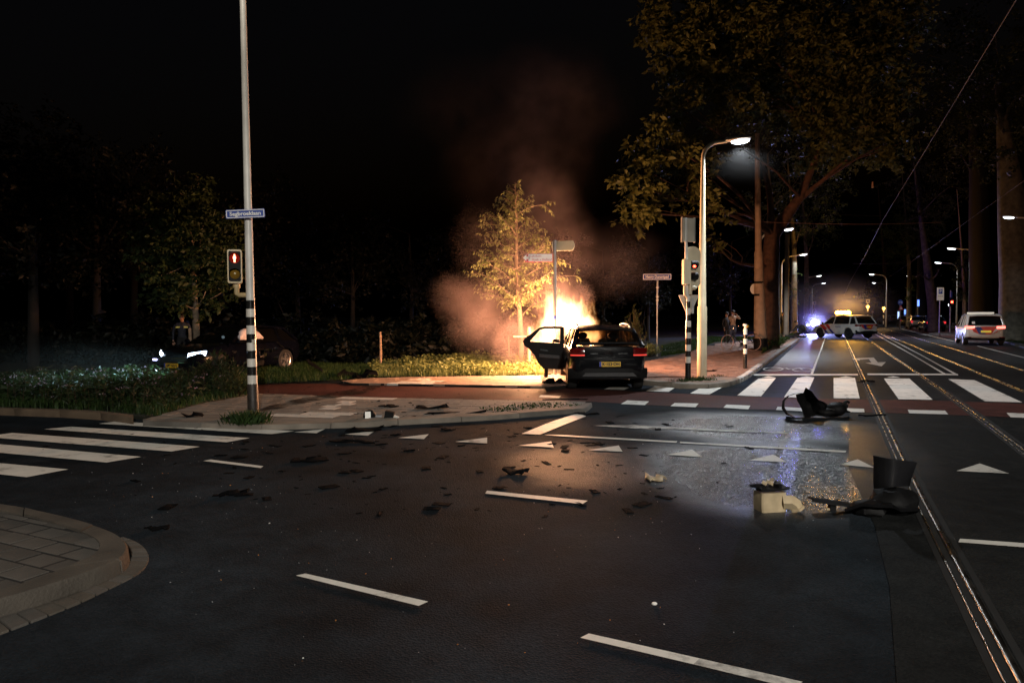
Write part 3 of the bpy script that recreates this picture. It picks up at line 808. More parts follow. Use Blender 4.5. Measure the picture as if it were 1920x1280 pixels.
def cluster_points(lobes, n, twig=None):
    """points in leaf sprays spread through the lobes (centre, radii), denser outside, with gaps"""
    out = []
    tot = sum(l[1][0]*l[1][1]*l[1][2] for l in lobes)
    for c, r in lobes:
        k = max(8, int(n*(r[0]*r[1]*r[2])/tot)); spr = max(6, k//26)
        d = rng.normal(0, 1, (spr, 3)); d /= np.linalg.norm(d, axis=1, keepdims=True)
        rad = rng.uniform(0.35, 1.08, (spr, 1))**0.7
        cen = np.array(c)+d*rad*np.array(r)
        ax = rng.normal(0, 1, (spr, 3))*np.array([1, 1, .45])+d*1.2; ax /= np.linalg.norm(ax, axis=1, keepdims=True)
        per = max(3, k//spr)
        t = rng.uniform(-0.55, 0.55, (spr, per, 1))
        sz = 0.16*min(r)+0.25
        P = cen[:, None, :]+ax[:, None, :]*t*sz*1.8+rng.normal(0, 0.16, (spr, per, 3))*sz
        out.append(P.reshape(-1, 3))
    return np.concatenate(out, 0)
def lobe_tree(name, base, trunk_path, trunk_r, lobes, nleaf, lsize, leafm, barkm, label, group=None, limbs=True, twigs=3):
    """tapered trunk, a limb into each lobe of the crown, leaf sprays through the lobes"""
    base = Vector(base)
    e = empty(name, base, 0, label, 'tree', group)
    mb = MB()
    tp = [Vector(p)-base for p in trunk_path]
    flare = [trunk_r[0]*1.12]+list(trunk_r[1:])
    mb.tube(tp, flare, 14)
    tr = mb.build('trunk', barkm, e, smooth=60)
    top = tp[-1]
    lb = MB()
    for c, r in lobes:
        c = Vector(c)-base
        if limbs:
            i = min(range(len(tp)), key=lambda i: (tp[i]-c).length if tp[i].z < c.z+0.5 else 1e9)
            st = tp[i]; rr = min(.11, trunk_r[min(i, len(trunk_r)-1)]*0.38)
            path = limb(lb, st, c, rr, rr*0.25, 0.10)
            for _ in range(twigs):
                a = random.choice(path[2:]); q = c+Vector((random.uniform(-.7, .7)*r[0], random.uniform(-.7, .7)*r[1], random.uniform(-.6, .6)*r[2]))
                limb(lb, a, q, rr*0.22, 0.015, 0.1, 5, 3)
    if lb.v: lb.build('limb', barkm, tr, smooth=60)['kind'] = 'stuff'
    C = cluster_points([((Vector(c)-base)[:], r) for c, r in lobes], nleaf)
    leaves('crown', C, lsize, leafm, e)
    return e

# the young tree beside the burning car: straight stem, drooping sprays in tiers
FT = 21.5
ftb = at(977, 672, FT); ftb.z = 0.05
e = empty('young_tree', ftb, 0, 'young tree with thin tiered branches lit yellow by the fire, beside a wooden stake', 'tree')
H_ft = at(960, 345, FT).z
xtop = at(958, 345, FT).x-ftb.x
mb = MB()
stem = [Vector((xtop*t*0.6+0.03*math.sin(t*9), 0.02*math.cos(t*8), H_ft*t)) for t in np.linspace(0, 1, 12)]
mb.tube(stem, [0.092*(1-t)**0.75+0.010 for t in np.linspace(0, 1, 12)], 10)
tr = mb.build('trunk', M['bark_young'], e, smooth=60)
bm_ = MB(); Lp = []; Ld = []
# reach of the crown at each height, to the left and the right, from the photograph
prof = [(1.9, .7), (2.3, 1.0), (2.75, 1.7), (3.1, 2.05), (3.5, 1.85), (3.9, 1.45), (4.3, 1.15), (4.7, 1.0), (5.1, 1.05), (5.5, .75), (5.85, .35), (6.05, .2)]
hs = [p[0] for p in prof]
def spray(path, n, side_w, lift=0.0):
    K = len(path)-1
    for _ in range(n):
        u = random.uniform(.08, 1.0)**.8; i = min(K-1, int(u*K)); p = path[i].lerp(path[i+1], u*K-i)
        d = (path[i+1]-path[i]).normalized(); side = Vector((-d.y, d.x, 0)).normalized()*random.choice((-1, 1))
        sw = random.uniform(0, side_w)
        Lp.append((p+side*sw+Vector((0, 0, random.uniform(-.04, .02)-sw*.3)))[:])
        Ld.append((d*random.uniform(.1, .7)+side*random.uniform(.0, .7)+Vector((0, 0, random.uniform(-1.3, -.1))))[:])
for k in range(58):
    h = 1.9+(H_ft-2.0)*((k+random.random())/58)
    reach = float(np.interp(h*6.2/H_ft, hs, [p[1] for p in prof]))*random.uniform(0.35, 1.15)
    az = k*2.4+random.uniform(-.5, .5)
    rise = random.uniform(.25, 1.25)
    st = Vector((xtop*h/H_ft*0.6, 0, h-reach*rise*.45))
    d = Vector((math.cos(az), math.sin(az), 0)); path = []
    for j in range(8):
        u = j/7
        path.append(st+d*(reach*u)+Vector((0, 0, reach*rise*(u-.42*u*u*u))))
    bm_.tube(path, [0.020*(1-j/8)+0.003 for j in range(8)], 4)
    spray(path, int(4+11*reach), .06)
    for t in range(int(4+9*reach)):
        a = random.randint(1, 7); sd = Vector((-d.y, d.x, 0))*random.choice((-1, 1)); ln = random.uniform(.15, .55)*min(1, reach+.2); up = random.uniform(-.6, 1.1)
        v = (d*random.uniform(.3, .9)+sd*random.uniform(.2, .9)+Vector((0, 0, up))).normalized()*ln
        q = [path[a], path[a]+v*.5+Vector((0, 0, .06*ln)), path[a]+v+Vector((0, 0, -.06*ln))]
        bm_.tube(q, [.006, .004, .002], 3); spray(q, int(3+13*ln), .035)
bm_.build('branch', M['bark_young'], tr, smooth=60)['kind'] = 'stuff'
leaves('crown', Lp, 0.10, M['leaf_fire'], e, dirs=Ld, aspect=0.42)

def lob(px, py, Y, rx, ry=None, rz=None):
    p = at(px, py, Y); return ((p.x, p.y, p.z), (rx, ry or rx, rz or rx*0.85))
# big tree behind the catenary mast, its crown over the street lamp
tb = at(1440, 640, 33); tb.z = 0.08
big = lobe_tree('street_tree', tb, [tb, at(1442, 560, 33), at(1444, 500, 33), at(1448, 440, 33), at(1500, 370, 32.5), at(1548, 255, 32)], [0.50, 0.45, 0.42, 0.37, 0.20, 0.09],
    [lob(1195, 350, 25, 1.05, 1.3, 1.3), lob(1240, 275, 26, 1.2, 1.5, 1.1), lob(1200, 400, 25.5, .75, .8, .8), lob(1300, 330, 27, 1.1, 1.4, 1.3), lob(1345, 395, 27.5, .9, .9, .6), lob(1265, 195, 27, .9, 1.2, .9), lob(1290, 110, 28, 1.5, 1.8, 1.4), lob(1270, 30, 28, 1.5, 1.8, 1.5), lob(1370, 60, 29, 1.9, 2, 1.8), lob(1380, 190, 30, 1.5, 1.8, 1.3),
     lob(1470, 70, 31, 2.2, 2.5, 2.2), lob(1480, 200, 32, 1.8, 2.2, 1.4), lob(1560, 120, 31, 2.0, 2.4, 2.0), lob(1590, 230, 31, 1.9, 2.2, 1.3), lob(1640, 170, 31, 1.6, 2.0, 1.8), lob(1660, 270, 31.5, 1.3, 1.6, 1.2), lob(1540, 300, 33, 1.2, 1.6, .9), lob(1350, 460, 29, .5, .5, .4), lob(1640, 40, 31, 2.2, 2.4, 2.0)],
    38000, 0.25, M['leaf_big'], M['bark'], 'massive old tree with reddish forked trunk behind the mast, crown above the street lamp')
# its second bough, to the left of the fork, and the low twigs
mb = MB()
limb(mb, at(1444, 445, 33)-tb, at(1428, 300, 32.5)-tb, 0.20, 0.09, 0.05, 9, 6)
bk = [c for c in big.children if c.name.startswith('trunk')][0]
mb.build('bough', M['bark'], bk, smooth=60); mb = MB()
limb(mb, at(1548, 262, 32)-tb, at(1580, 180, 31.5)-tb, 0.16, 0.08, 0.06, 8, 5)
mb.build('bough', M['bark'], bk, smooth=60); mb = MB()
limb(mb, at(1505, 370, 32.5)-tb, at(1588, 300, 31.5)-tb, 0.13, 0.06, 0.06, 7, 5)
mb.build('bough', M['bark'], bk, smooth=60)
mb = MB()

# trees along the street, left kerb
def street_tree(px, base_py, Y, width_px, fork_py, lobes, n, leafm, barkm, label, lsize=0.22, lean=0.0):
    b = at(px, base_py, Y); b.z = 0.06
    r = width_px*Y/FPX/2
    path = [b, at(px+lean*.3, base_py+(fork_py-base_py)*.35, Y), at(px+lean*.7, base_py+(fork_py-base_py)*.7, Y), at(px+lean, fork_py, Y), at(px+lean*1.5-6, fork_py-90, Y-.4), at(px+lean*1.8-14, fork_py-190, Y-.8)]
    return lobe_tree('street_tree', b, path, [r*1.1, r, r*.92, r*.8, r*.42, r*.15], [lob(*l) for l in lobes], n, lsize, leafm, barkm, label, 'trees along the tram street')
street_tree(1453, 625, 43, 17, 480, [(1440, 400, 43, 2), (1500, 330, 43, 2.4), (1460, 250, 43, 2.6)], 2500, M['leaf_dark'], M['bark_grey'], 'grey tree trunk straight behind the reddish old tree, by the metal posts')
street_tree(1489, 612, 55, 11, 470, [(1490, 540, 54, .55, .6, 1.2), (1488, 515, 54, .5, .5, .8), (1520, 400, 55, 2.5), (1540, 330, 56, 2.6)], 3000, M['leaf_green'], M['bark_grey'], 'tree with upright green shoots on its trunk beside the far left lamps', 0.2)
street_tree(1512, 606, 75, 9, 480, [(1518, 545, 74, 1.0, 1, 1.3), (1525, 420, 75, 3)], 1800, M['leaf_green'], M['bark_grey'], 'slim leafy tree farthest down the left kerb, above the blue flash', 0.25)
# right side
R_ = [(1908, 640, 40, 50, 330, [(1880, 250, 39, 2.8), (1930, 150, 38, 3), (1800, 120, 38, 2.6), (1870, 40, 36, 3)], 5000, M['leaf_dark'], M['bark_grey'], 'thick pale tree trunk at the right edge, behind the rear of the stripe-marked police car', .22, -14),
      (1840, 628, 48, 36, 330, [(1800, 260, 47, 2.6), (1850, 180, 46, 3), (1770, 190, 46, 2.4)], 4000, M['leaf_dark'], M['bark_dark'], 'dark brown double trunk directly behind the police people carrier', .22, -6),
      (1752, 612, 64, 17, 490, [(1740, 400, 62, 2.6), (1780, 350, 60, 3), (1715, 330, 62, 3), (1725, 515, 62, .5), (1760, 505, 62, .5)], 3500, M['leaf_dark'], M['bark_grey'], 'leaning pale trunk behind the parked dark blue hatchback', .22, -14),
      (1705, 606, 82, 9, 510, [(1705, 540, 80, 1.1, 1, 1.9), (1690, 440, 80, 3.2)], 2500, M['leaf_green'], M['bark_grey'], 'ivy-leaved tree behind the parked silver car', .25, 0),
      (1726, 608, 76, 14, 430, [(1730, 420, 76, 3)], 1200, M['leaf_dark'], M['bark_dark'], 'dark trunk between the ivy-leaved tree and the leaning pale trunk', .25, 2),
      (1660, 602, 100, 8, 540, [(1645, 548, 98, 2.2, 2, 2.0), (1628, 552, 98, 1.6, 1.6, 1.3), (1660, 480, 100, 3.4)], 3200, M['leaf_green'], M['bark'], 'rounded green crown above the amber beacons down the street', .28, 0),
      (1808, 612, 58, 7, 545, [(1808, 540, 58, .8, .8, 1.2), (1803, 560, 58, .6, .6, .6), (1812, 500, 58, 1.0, 1, 1.2)], 1500, M['leaf_green'], M['bark_young'], 'slim young green tree between the lamp pole and the police people carrier', .16, 0)]
for a in R_:
    px, bp, Y, wd, fk, lb_, n, lm, bk, lab, ls, lean = a
    street_tree(px, bp, Y, wd, fk, lb_, n, lm, bk, lab, ls, lean)
# low leaf clump in the far street, trunkless sky line of trees
# left verge tree behind the wrecked car
lt = at(368, 668, 21.5); lt.z = 0.05
lobe_tree('verge_tree', lt, [lt, at(368, 620, 21.5), at(366, 585, 21.5), at(362, 480, 21.5), at(352, 380, 21.5)], [0.12, 0.11, 0.10, 0.07, 0.03],
    [lob(350, 360, 21.5, .8, .9, .6), lob(340, 400, 21.5, 1.1, 1.2, .7), lob(330, 450, 21.5, 1.3, 1.3, .8), lob(385, 440, 21.5, 1.1, 1.2, .8), lob(300, 480, 21.5, .8, 1, .5), lob(345, 510, 21.5, 1.3, 1.3, .7), lob(400, 500, 21.5, 1.0, 1.1, .7), lob(370, 560, 21.5, 1.1, 1.1, .5), lob(320, 550, 21.5, .8, .9, .5), lob(410, 420, 22, .7, .8, .6), lob(375, 340, 21.7, .4, .4, .3)],
    9000, 0.17, M['leaf_verge'], M['bark_young'], 'medium tree with rounded crown standing behind the wrecked car with headlights on')
# dark wood behind, tree by tree
wood = [(60, 22, 9, 0), (180, 27, 10.5, 1), (-90, 25, 11, 2), (250, 33, 10, 0), (470, 30, 8.5, 1), (560, 34, 9.0, 2), (660, 30, 6.5, 0), (770, 33, 7.0, 1), (860, 40, 8.5, 2), (1010, 42, 8, 0), (1130, 38, 6.5, 1), (1215, 44, 7, 2), (1290, 52, 9, 0), (1370, 60, 10, 1), (-250, 32, 12, 0), (130, 40, 13, 2)]
protos = []
for i, (px, Y, h, k) in enumerate(wood):
    b = at(px, 600, Y); b.z = 0.05
    lab = ['dark tree in the unlit wood, among the first behind the flower verge', 'dark tree in the unlit wood beyond the verge'][i > 4]
    if len(protos) < 3:
        r = h*0.22
        lobes = [((b.x+random.gauss(0, r*.55), b.y+random.gauss(0, r*.5), h*random.uniform(.3, .92)), (r*random.uniform(.45, .75),)*3) for _ in range(9)]
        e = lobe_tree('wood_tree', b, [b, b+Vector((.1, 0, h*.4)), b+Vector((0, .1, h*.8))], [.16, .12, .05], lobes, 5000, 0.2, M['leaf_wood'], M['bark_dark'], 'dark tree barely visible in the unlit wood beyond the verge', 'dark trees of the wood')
        protos.append((e, h))
    else:
        src, sh = protos[k]
        e = copy_tree(src); e.location = b; e.rotation_euler = (0, 0, random.uniform(0, 6)); s = h/sh; e.scale = (s, s, s)

# ------------------------------------------------------------------ verge plants
# low unlit undergrowth at the edge of the wood: reads as one dark mass
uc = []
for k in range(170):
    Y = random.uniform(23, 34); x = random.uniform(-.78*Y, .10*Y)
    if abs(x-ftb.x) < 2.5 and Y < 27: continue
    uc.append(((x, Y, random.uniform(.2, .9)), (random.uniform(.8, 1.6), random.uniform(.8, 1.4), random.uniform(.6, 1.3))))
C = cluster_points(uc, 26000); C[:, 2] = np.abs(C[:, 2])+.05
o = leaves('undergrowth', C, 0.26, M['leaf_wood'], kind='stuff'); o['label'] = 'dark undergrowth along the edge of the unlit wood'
def poly_points(poly, n, z=0.05):
    xs = [p.x for p in poly]; ys = [p.y for p in poly]
    out = []
    while len(out) < n:
        p = Vector((random.uniform(min(xs), max(xs)), random.uniform(min(ys), max(ys)), z))
        if inside(p, poly): out.append(p)
    return out
def grass(name, poly, n, h, mats, label=None, w=0.008, patch=0.0, tops=None):
    P = np.array([p[:] for p in poly_points(poly, n)], dtype=np.float32)
    if patch:
        keep = np.array([noise.noise(Vector((p[0]*.8, p[1]*.8, 3.0))) > -patch+random.gauss(0, .15) for p in P]); P = P[keep]
    n = len(P)
    th = rng.uniform(0, 2*PI, n); ln = rng.uniform(0.1, 0.75, n); hh = h*rng.uniform(0.45, 1.3, n)
    D = np.stack([np.cos(th), np.sin(th), np.zeros(n)], 1); U = np.stack([-np.sin(th), np.cos(th), np.zeros(n)], 1)
    w_ = w*rng.uniform(.7, 1.4, n)[:, None]
    mid = P+D*(hh*ln*.35)[:, None]+np.array([0, 0, 1])*(hh*.6)[:, None]
    tip = P+D*(hh*ln)[:, None]+np.array([0, 0, 1])*(hh*(1-.25*ln))[:, None]
    V = np.stack([P-U*w_, P+U*w_, mid+U*w_*.7, mid-U*w_*.7, tip], 1).reshape(-1, 3)
    i = np.arange(n)[:, None]*5
    T = np.concatenate([i+np.array([[0, 1, 2]]), i+np.array([[0, 2, 3]]), i+np.array([[3, 2, 4]])], 0)
    o = link(name, fast_mesh(name, V, tris=T), mats); o['kind'] = 'stuff'
    if label: o['label'] = label
    return o
near_edge = [(-450, 757), (0, 763), (190, 771), (300, 781), (345, 764), (390, 753), (462, 741)]
grass('grass', GP(near_edge+[(482, 719), (640, 712), (700, 706), (720, 690), (560, 684), (300, 690), (0, 705), (-450, 715)], .05), 60000, 0.17, M['grass'], 'rough green grass on the verge round the wrecked car')
grass('grass', GP([(1240, 668), (1290, 661), (1340, 641), (1400, 637), (1420, 633), (1330, 632), (1240, 650)], .05), 26000, 0.12, M['grass'], 'mown grass behind the brick pavement', w=.012)
grass('grass', GP([(1428, 663), (1456, 648), (1492, 628), (1470, 628), (1440, 640)], .1), 9000, 0.22, M['grass'], 'tufted grass at the foot of the catenary mast', w=.012)
grass('grass', GP([(1862, 636), (1920, 645), (1990, 655), (1990, 640), (1900, 630)], .09), 14000, 0.10, M['grass'], 'short grass at the foot of the thick pale trunk', w=.014)
# lush weeds lit by the fire
wp = poly_points(GP([(700, 700), (760, 703), (880, 704.5), (1018, 703), (1010, 690), (985, 678), (880, 676), (760, 680), (700, 688)], .05), 1500)
Lc = []; Ld = []
for p in wp:
    hgt = 0.10+0.28*max(0, noise.noise(Vector((p.x*.9, p.y*.9, 1)))+.55)*random.random()
    for _ in range(12):
        a = random.uniform(0, 6.28); r = random.uniform(0, .14)
        Lc.append((p.x+math.cos(a)*r, p.y+math.sin(a)*r, .05+hgt*random.uniform(.15, 1)))
        Ld.append((math.cos(a), math.sin(a), random.uniform(-.3, .9)))
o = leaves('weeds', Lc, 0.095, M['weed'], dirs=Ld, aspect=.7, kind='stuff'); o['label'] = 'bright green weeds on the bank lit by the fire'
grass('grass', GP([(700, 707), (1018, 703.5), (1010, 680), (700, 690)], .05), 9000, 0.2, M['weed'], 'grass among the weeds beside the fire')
# wild flowers: stems, leaves, pale heads
fpoly = GP([(-60, 758), (150, 766), (300, 776), (380, 752), (440, 738), (440, 715), (300, 712), (100, 712), (-60, 728)], .05)
fp = poly_points(fpoly, 900)
st = MB(); Lc = []; Ld = []; Pc = []; Pd = []
for p in fp:
    h = random.uniform(.16, .46)
    a = random.uniform(0, 6.28); q = p+Vector((math.cos(a)*.12*h, math.sin(a)*.12*h, h))
    m_ = p.lerp(q, .5)+Vector((0, 0, .03))
    st.tube([p, m_, q], [.006, .005, .003], 3, caps=False)
    for k in range(13):
        t = random.uniform(.05, .95); c = p.lerp(q, t); a = random.uniform(0, 6.28)
        Lc.append(c[:]); Ld.append((math.cos(a), math.sin(a), random.uniform(-.1, 1.0)))
    if random.random() < .085:
        for k in range(9):
            a = random.uniform(0, 6.28); r = .055*math.sqrt(random.random())
            Pc.append((q.x+math.cos(a)*r, q.y+math.sin(a)*r, q.z+random.uniform(-.02, .03))); Pd.append((math.cos(a), math.sin(a), random.uniform(-.1, .5)))
st.build('flower_stems', M['dry_stem'])['kind'] = 'stuff'
leaves('wild_plants', Lc, 0.12, M['leaf_bed'], dirs=Ld, aspect=.28, kind='stuff')['label'] = 'tall wild plants on the verge'
leaves('wildflowers', Pc, 0.032, M['petal'], dirs=Pd, aspect=.9, kind='stuff')['label'] = 'pale lilac wildflower heads on the verge'
# feathery bush in front of the wrecked car
def bush(name, base, h, r, n, leafm, lsize, label, cat='bush'):
    e = empty(name, base, 0, label, cat)
    mb = MB(); C = []; D = []
    for _ in range(n):
        a = random.uniform(0, 6.28); sp = random.uniform(0, 1); tip = Vector((math.cos(a)*r*sp, math.sin(a)*r*sp, h*random.uniform(.55, 1.0)*(1-.4*sp)))
        root = Vector((math.cos(a)*r*.25*sp, math.sin(a)*r*.25*sp, 0))
        mb.tube([root, root.lerp(tip, .5)+Vector((0, 0, .05*h)), tip], [.008, .006, .003], 3, caps=False)
        for _ in range(16):
            t = random.uniform(.15, 1.05); c = root.lerp(tip, t); b = random.uniform(0, 6.28)
            C.append(c[:]); D.append((math.cos(b)*.6, math.sin(b)*.6, random.uniform(.2, 1.2)))
    mb.build('stem', M['dry_stem'], e)['kind'] = 'stuff'
    leaves('foliage', C, lsize, leafm, e, dirs=D, aspect=.25)
    return e
bb = G(412, 735, .05); bush('bush', bb, 0.95, .62, 90, M['leaf_bed'], .12, 'feathery dark bush in front of the wrecked car, left of the striped pole')
bb = G(440, 742, .05); bush('bush', bb, 0.62, .42, 60, M['leaf_dark'], .10, 'low dark bush at the edge of the paving beside the striped pole')
bb = G(1185, 678, .05); bush('bush', bb, 0.9, .9, 70, M['weed'], .12, 'straggly bush behind the burning car at the left of the name post')
bb = G(1217, 668, .05); bush('bush', bb, 0.6, .6, 50, M['weed'], .10, 'low bush at the foot of the name post')
bb = at(1190, 660, 26); bb.z = .05; bush('bush', bb, 2.1, .6, 60, M['leaf_dark'], .14, 'slender tall bush in the dark between the burning car and the name post')
bb = G(1452, 652, .1); bush('bush', bb, .75, .8, 60, M['leaf_green'], .14, 'pale green tuft growing right of the catenary mast')
# grass tuft at the pole foot and at the traffic signal
def tuft(base, n, h, r, label):
    P = [base+Vector((random.gauss(0, r), random.gauss(0, r*.6), 0)) for _ in range(n)]
    C = np.array([p[:] for p in P]); a = rng.uniform(0, 6.28, n)
    D = np.stack([np.cos(a)*.55, np.sin(a)*.55, rng.uniform(.5, 1.3, n)], 1)
    o = leaves('grass_tuft', C, h, M['grass'], dirs=D, aspect=.12)
    me = o.data; me.transform(Matrix.Translation(-base)); o.location = base
    tag(o, label, None, None, 'stuff')
tuft(G(466, 795, .07), 420, .20, .13, 'long grass tuft growing at the foot of the tall striped lamp pole')
tuft(G(1312, 714, .1), 160, .12, .16, 'small grass tuft in the paving right of the traffic signal pole')
tuft(G(1284, 716, .1), 90, .10, .14, 'small grass tuft at the foot of the traffic signal pole')
tuft(G(1347, 706, .1), 60, .07, .12, 'tiny grass tuft in the brick paving right of the tall street lamp')
# moss and weeds in the joints of the refuge tip
mp = poly_points(GP([(920, 774), (1080, 762), (1098, 757), (1000, 756), (900, 766)], .07), 420, .072)
leaves('joint_weeds', [p[:] for p in mp], .045, M['grass'], kind='stuff', droop=-.6)['label'] = 'weeds in the joints at the tip of the refuge'
# ------------------------------------------------------------------ street furniture
def lamp_light(parent, loc, power, col=(0.86, 0.93, 1.0), ang=150, radius=0.09, tilt=(0, 0, 0), blend=.3):
    d = bpy.data.lights.new('lamp_light', 'SPOT'); d.energy = power; d.color = col; d.spot_size = math.radians(ang); d.spot_blend = blend; d.shadow_soft_size = radius
    o = bpy.data.objects.new('lamp_light', d); o.parent = parent; o.location = loc; o.rotation_euler = tilt
    COL.objects.link(o); return o
M['cream_pole'] = pmat('cream_pole_paint', (0.58, 0.50, 0.34), 0.45, var=.12, scale=3)
def lamp_post(base, H, arm, az, label, power=0, r0=0.09, r1=0.05, ledm='led', group='street lamps', head=(0.62, 0.24, 0.10), polem='galv', tilt=0.12, light_col=(0.86, 0.93, 1.0), detail=True):
    """tapered pole that bends over into an arm with a flat LED head"""
    e = empty('street_lamp', base, az, label, 'street lamp', group)
    mb = MB()
    R = min(0.75, arm*0.62); path = [Vector((0, 0, 0)), Vector((0, 0, H*.3)), Vector((0, 0, H*.3+.02)), Vector((0, 0, H-R))]; rad = [r0, r0*.93, r0*.78, r1*1.05]
    for k in range(1, 7):
        a = k/6*(PI/2-tilt); path.append(Vector((R*(1-math.cos(a)), 0, H-R+R*math.sin(a)))); rad.append(r1)
    end = path[-1]+Vector((math.cos(tilt), 0, math.sin(tilt)))*max(0.02, arm-R)
    path.append(end); rad.append(r1*.85)
    mb.tube(path, rad, 12)
    mb.build('pole', M[polem], e, smooth=50)
    rot = Matrix.Rotation(-tilt, 3, 'Y')
    hb = MB(); c = end+rot @ Vector((head[0]*.42, 0, .01))
    # head: flattened shell, narrower at the arm
    P = []
    for i, (t, w, h) in enumerate([(-.5, .35, .5), (-.42, .6, .9), (-.1, .95, 1), (.3, 1, .9), (.46, .8, .6), (.5, .5, .35)]):
        row = []
        for k in range(12):
            a = 2*PI*k/12
            row.append(c+rot @ Vector((t*head[0], math.cos(a)*w*head[1]/2, (math.sin(a) if math.sin(a) > 0 else math.sin(a)*.45)*h*head[2]*.6+.01)))
        P.append(row+[row[0]])
    hb.grid(P); hb.add([p for p in P[-1][:-1]], [tuple(range(12))]); hb.add([p for p in P[0][:-1]], [tuple(range(12))])
    hd = hb.build('lamp_head', M['sign_back'], e, smooth=50)
    lb = MB(); lb.ball(c+rot @ Vector((head[0]*.10, 0, -head[2]*.22)), (head[0]*.36, head[1]*.42, .075), 16, 8, rot=rot)
    lens = lb.build('lens', M[ledm], hd)
    if power: lamp_light(e, c+Vector((head[0]*.12, 0, -.20)), power, light_col)
    return e
# the tall lamp on the corner (its lens shows at 1385,272)
lb_ = G(1316, 706, .1)
YL = lb_.y
lamp_top = at(1372, 272, YL)
MAIN = lamp_post(lb_, lamp_top.z-.1+.07, (at(1366, 272, YL).x-lb_.x), 0.0, 'tall cream street lamp with curved arm lit above the corner, right of the traffic signal', 1350, r0=.13, r1=.05, head=(.66, .30, .16), tilt=.10, polem='cream_pole')
# lamps along the street: (lens px, lens py, depth, side, label)
lamps = [(1477, 438, 38, 1, 'lit street lamp over the left kerb just right of the reddish old tree', 2400), (1504, 483, 54, 1, 'second lit street lamp beyond the old tree, on a slim pole', 320), (1534, 521, 84, 1, 'small far lit lamp over the left kerb above the blue flash', 150), (1543, 534, 104, 1, 'smallest far lit lamp in the left row', 120),
         (1893, 419, 35, -1, 'bright street lamp hanging before the thick trunk at the right edge', 110), (1787, 472, 51, -1, 'lit street lamp above the tall zone sign', 420), (1761, 497, 66, -1, 'lit street lamp between the zone sign lamp and the leaning trunk', 260), (1706, 521, 90, -1, 'small far lit lamp behind the ivy-leaved tree', 160), (1636, 518, 82, -1, 'far lit lamp above the rounded green crown', 200), (1640, 533, 112, -1, 'faint far lamp just below the lamp of the rounded crown', 90)]
for (px, py, Y, sd, lab, pw) in lamps:
    p = at(px, py, Y); arm = 1.5
    az = -0.4415 if sd > 0 else PI-0.4415
    if px == 1893: arm = 2.2
    base = p-Vector((math.cos(az), math.sin(az), 0))*arm; base.z = .09
    lamp_post(base, p.z+.05, arm-.2, az, lab, pw, r0=.09, r1=.05, ledm='led_far', head=(.75, .34, .13) if Y > 50 else (.66, .3, .13))
# lamp behind the photographer that lights the near ground, same kind as the others
NEAR = lamp_post(Vector((3.6, -11.5, .1)), 7.9, 1.6, PI*.62, 'cream street lamp behind the near tram rail', 0, ledm='led')
lamp_light(NEAR, (1.6, 0, 7.5), 9500, (1.0, 0.94, 0.85), 172, .12)
[o for o in NEAR.children if o.type == 'LIGHT'][0].data.spot_blend = .12
[o for o in MAIN.children if o.type == 'LIGHT'][0].data.spot_blend = .6

M['sig_cream'] = pmat('signal_cream', (0.60, 0.53, 0.38), .5, var=.1, scale=4)
M['red_lamp'] = emat('red_lamp', (1.0, .06, .03), 14)
# ---- tall striped lamp pole on the refuge
pb = G(475, 783, .07)
YP = pb.y
def zat(px, py, Y): return at(px, py, Y).z
e = empty('lamp_pole', pb, 0, 'tall pale lamp pole with black and white bands at its foot on the refuge', 'lamp pole')
rr = lambda w: w*YP/FPX/2
mb = MB()
zb = lambda py: zat(470, py, YP)-pb.z
hz = [zb(563)]
lean = -0.015
P0 = lambda z: Vector((lean*z*0.35, 0, z))
mb.tube([P0(hz[0]), P0(zb(300)), P0(7.6)], [rr(15.5), rr(13), rr(10)], 16)
mb.tube([P0(7.6), P0(7.9)+Vector((.1, 0, .12)), P0(8.0)+Vector((.9, -.6, .25))], [rr(10), rr(9), rr(8)], 12)
mb.build('shaft', M['galv'], e, smooth=60)
bands = [563, 579, 594, 610, 626, 642, 657, 672, 687, 703, 719]
for i in range(10):
    b = MB(); b.tube([P0(zb(bands[i])), P0(zb(bands[i+1]))], [rr(16.2+i*.18), rr(16.4+i*.18)], 20, caps=False)
    b.build('black_band' if i % 2 == 0 else 'white_band', M['black_band' if i % 2 == 0 else 'white_band'], e, smooth=60)
b = MB(); b.tube([P0(zb(719)), P0(zb(722)), P0(zb(768)), P0(-.02)], [rr(18), rr(19.5), rr(20.5), rr(22)], 18)
b.build('foot', M['black_rough'], e, smooth=60)
b = MB(); b.box(P0(zb(640))+Vector((rr(14), -rr(14), 0)), (.05, .03, .07)); b.build('sticker', M['sign_back'], e)
sh = MB(); sh.box(P0(7.75)+Vector((1.05, -.7, .5)), (.6, .25, .1)); sh.build('lamp_head', M['sign_back'], e)
lamp_light(e, P0(7.75)+Vector((.4, -2.2, .6)), 330, (1.0, .90, .76), 165)

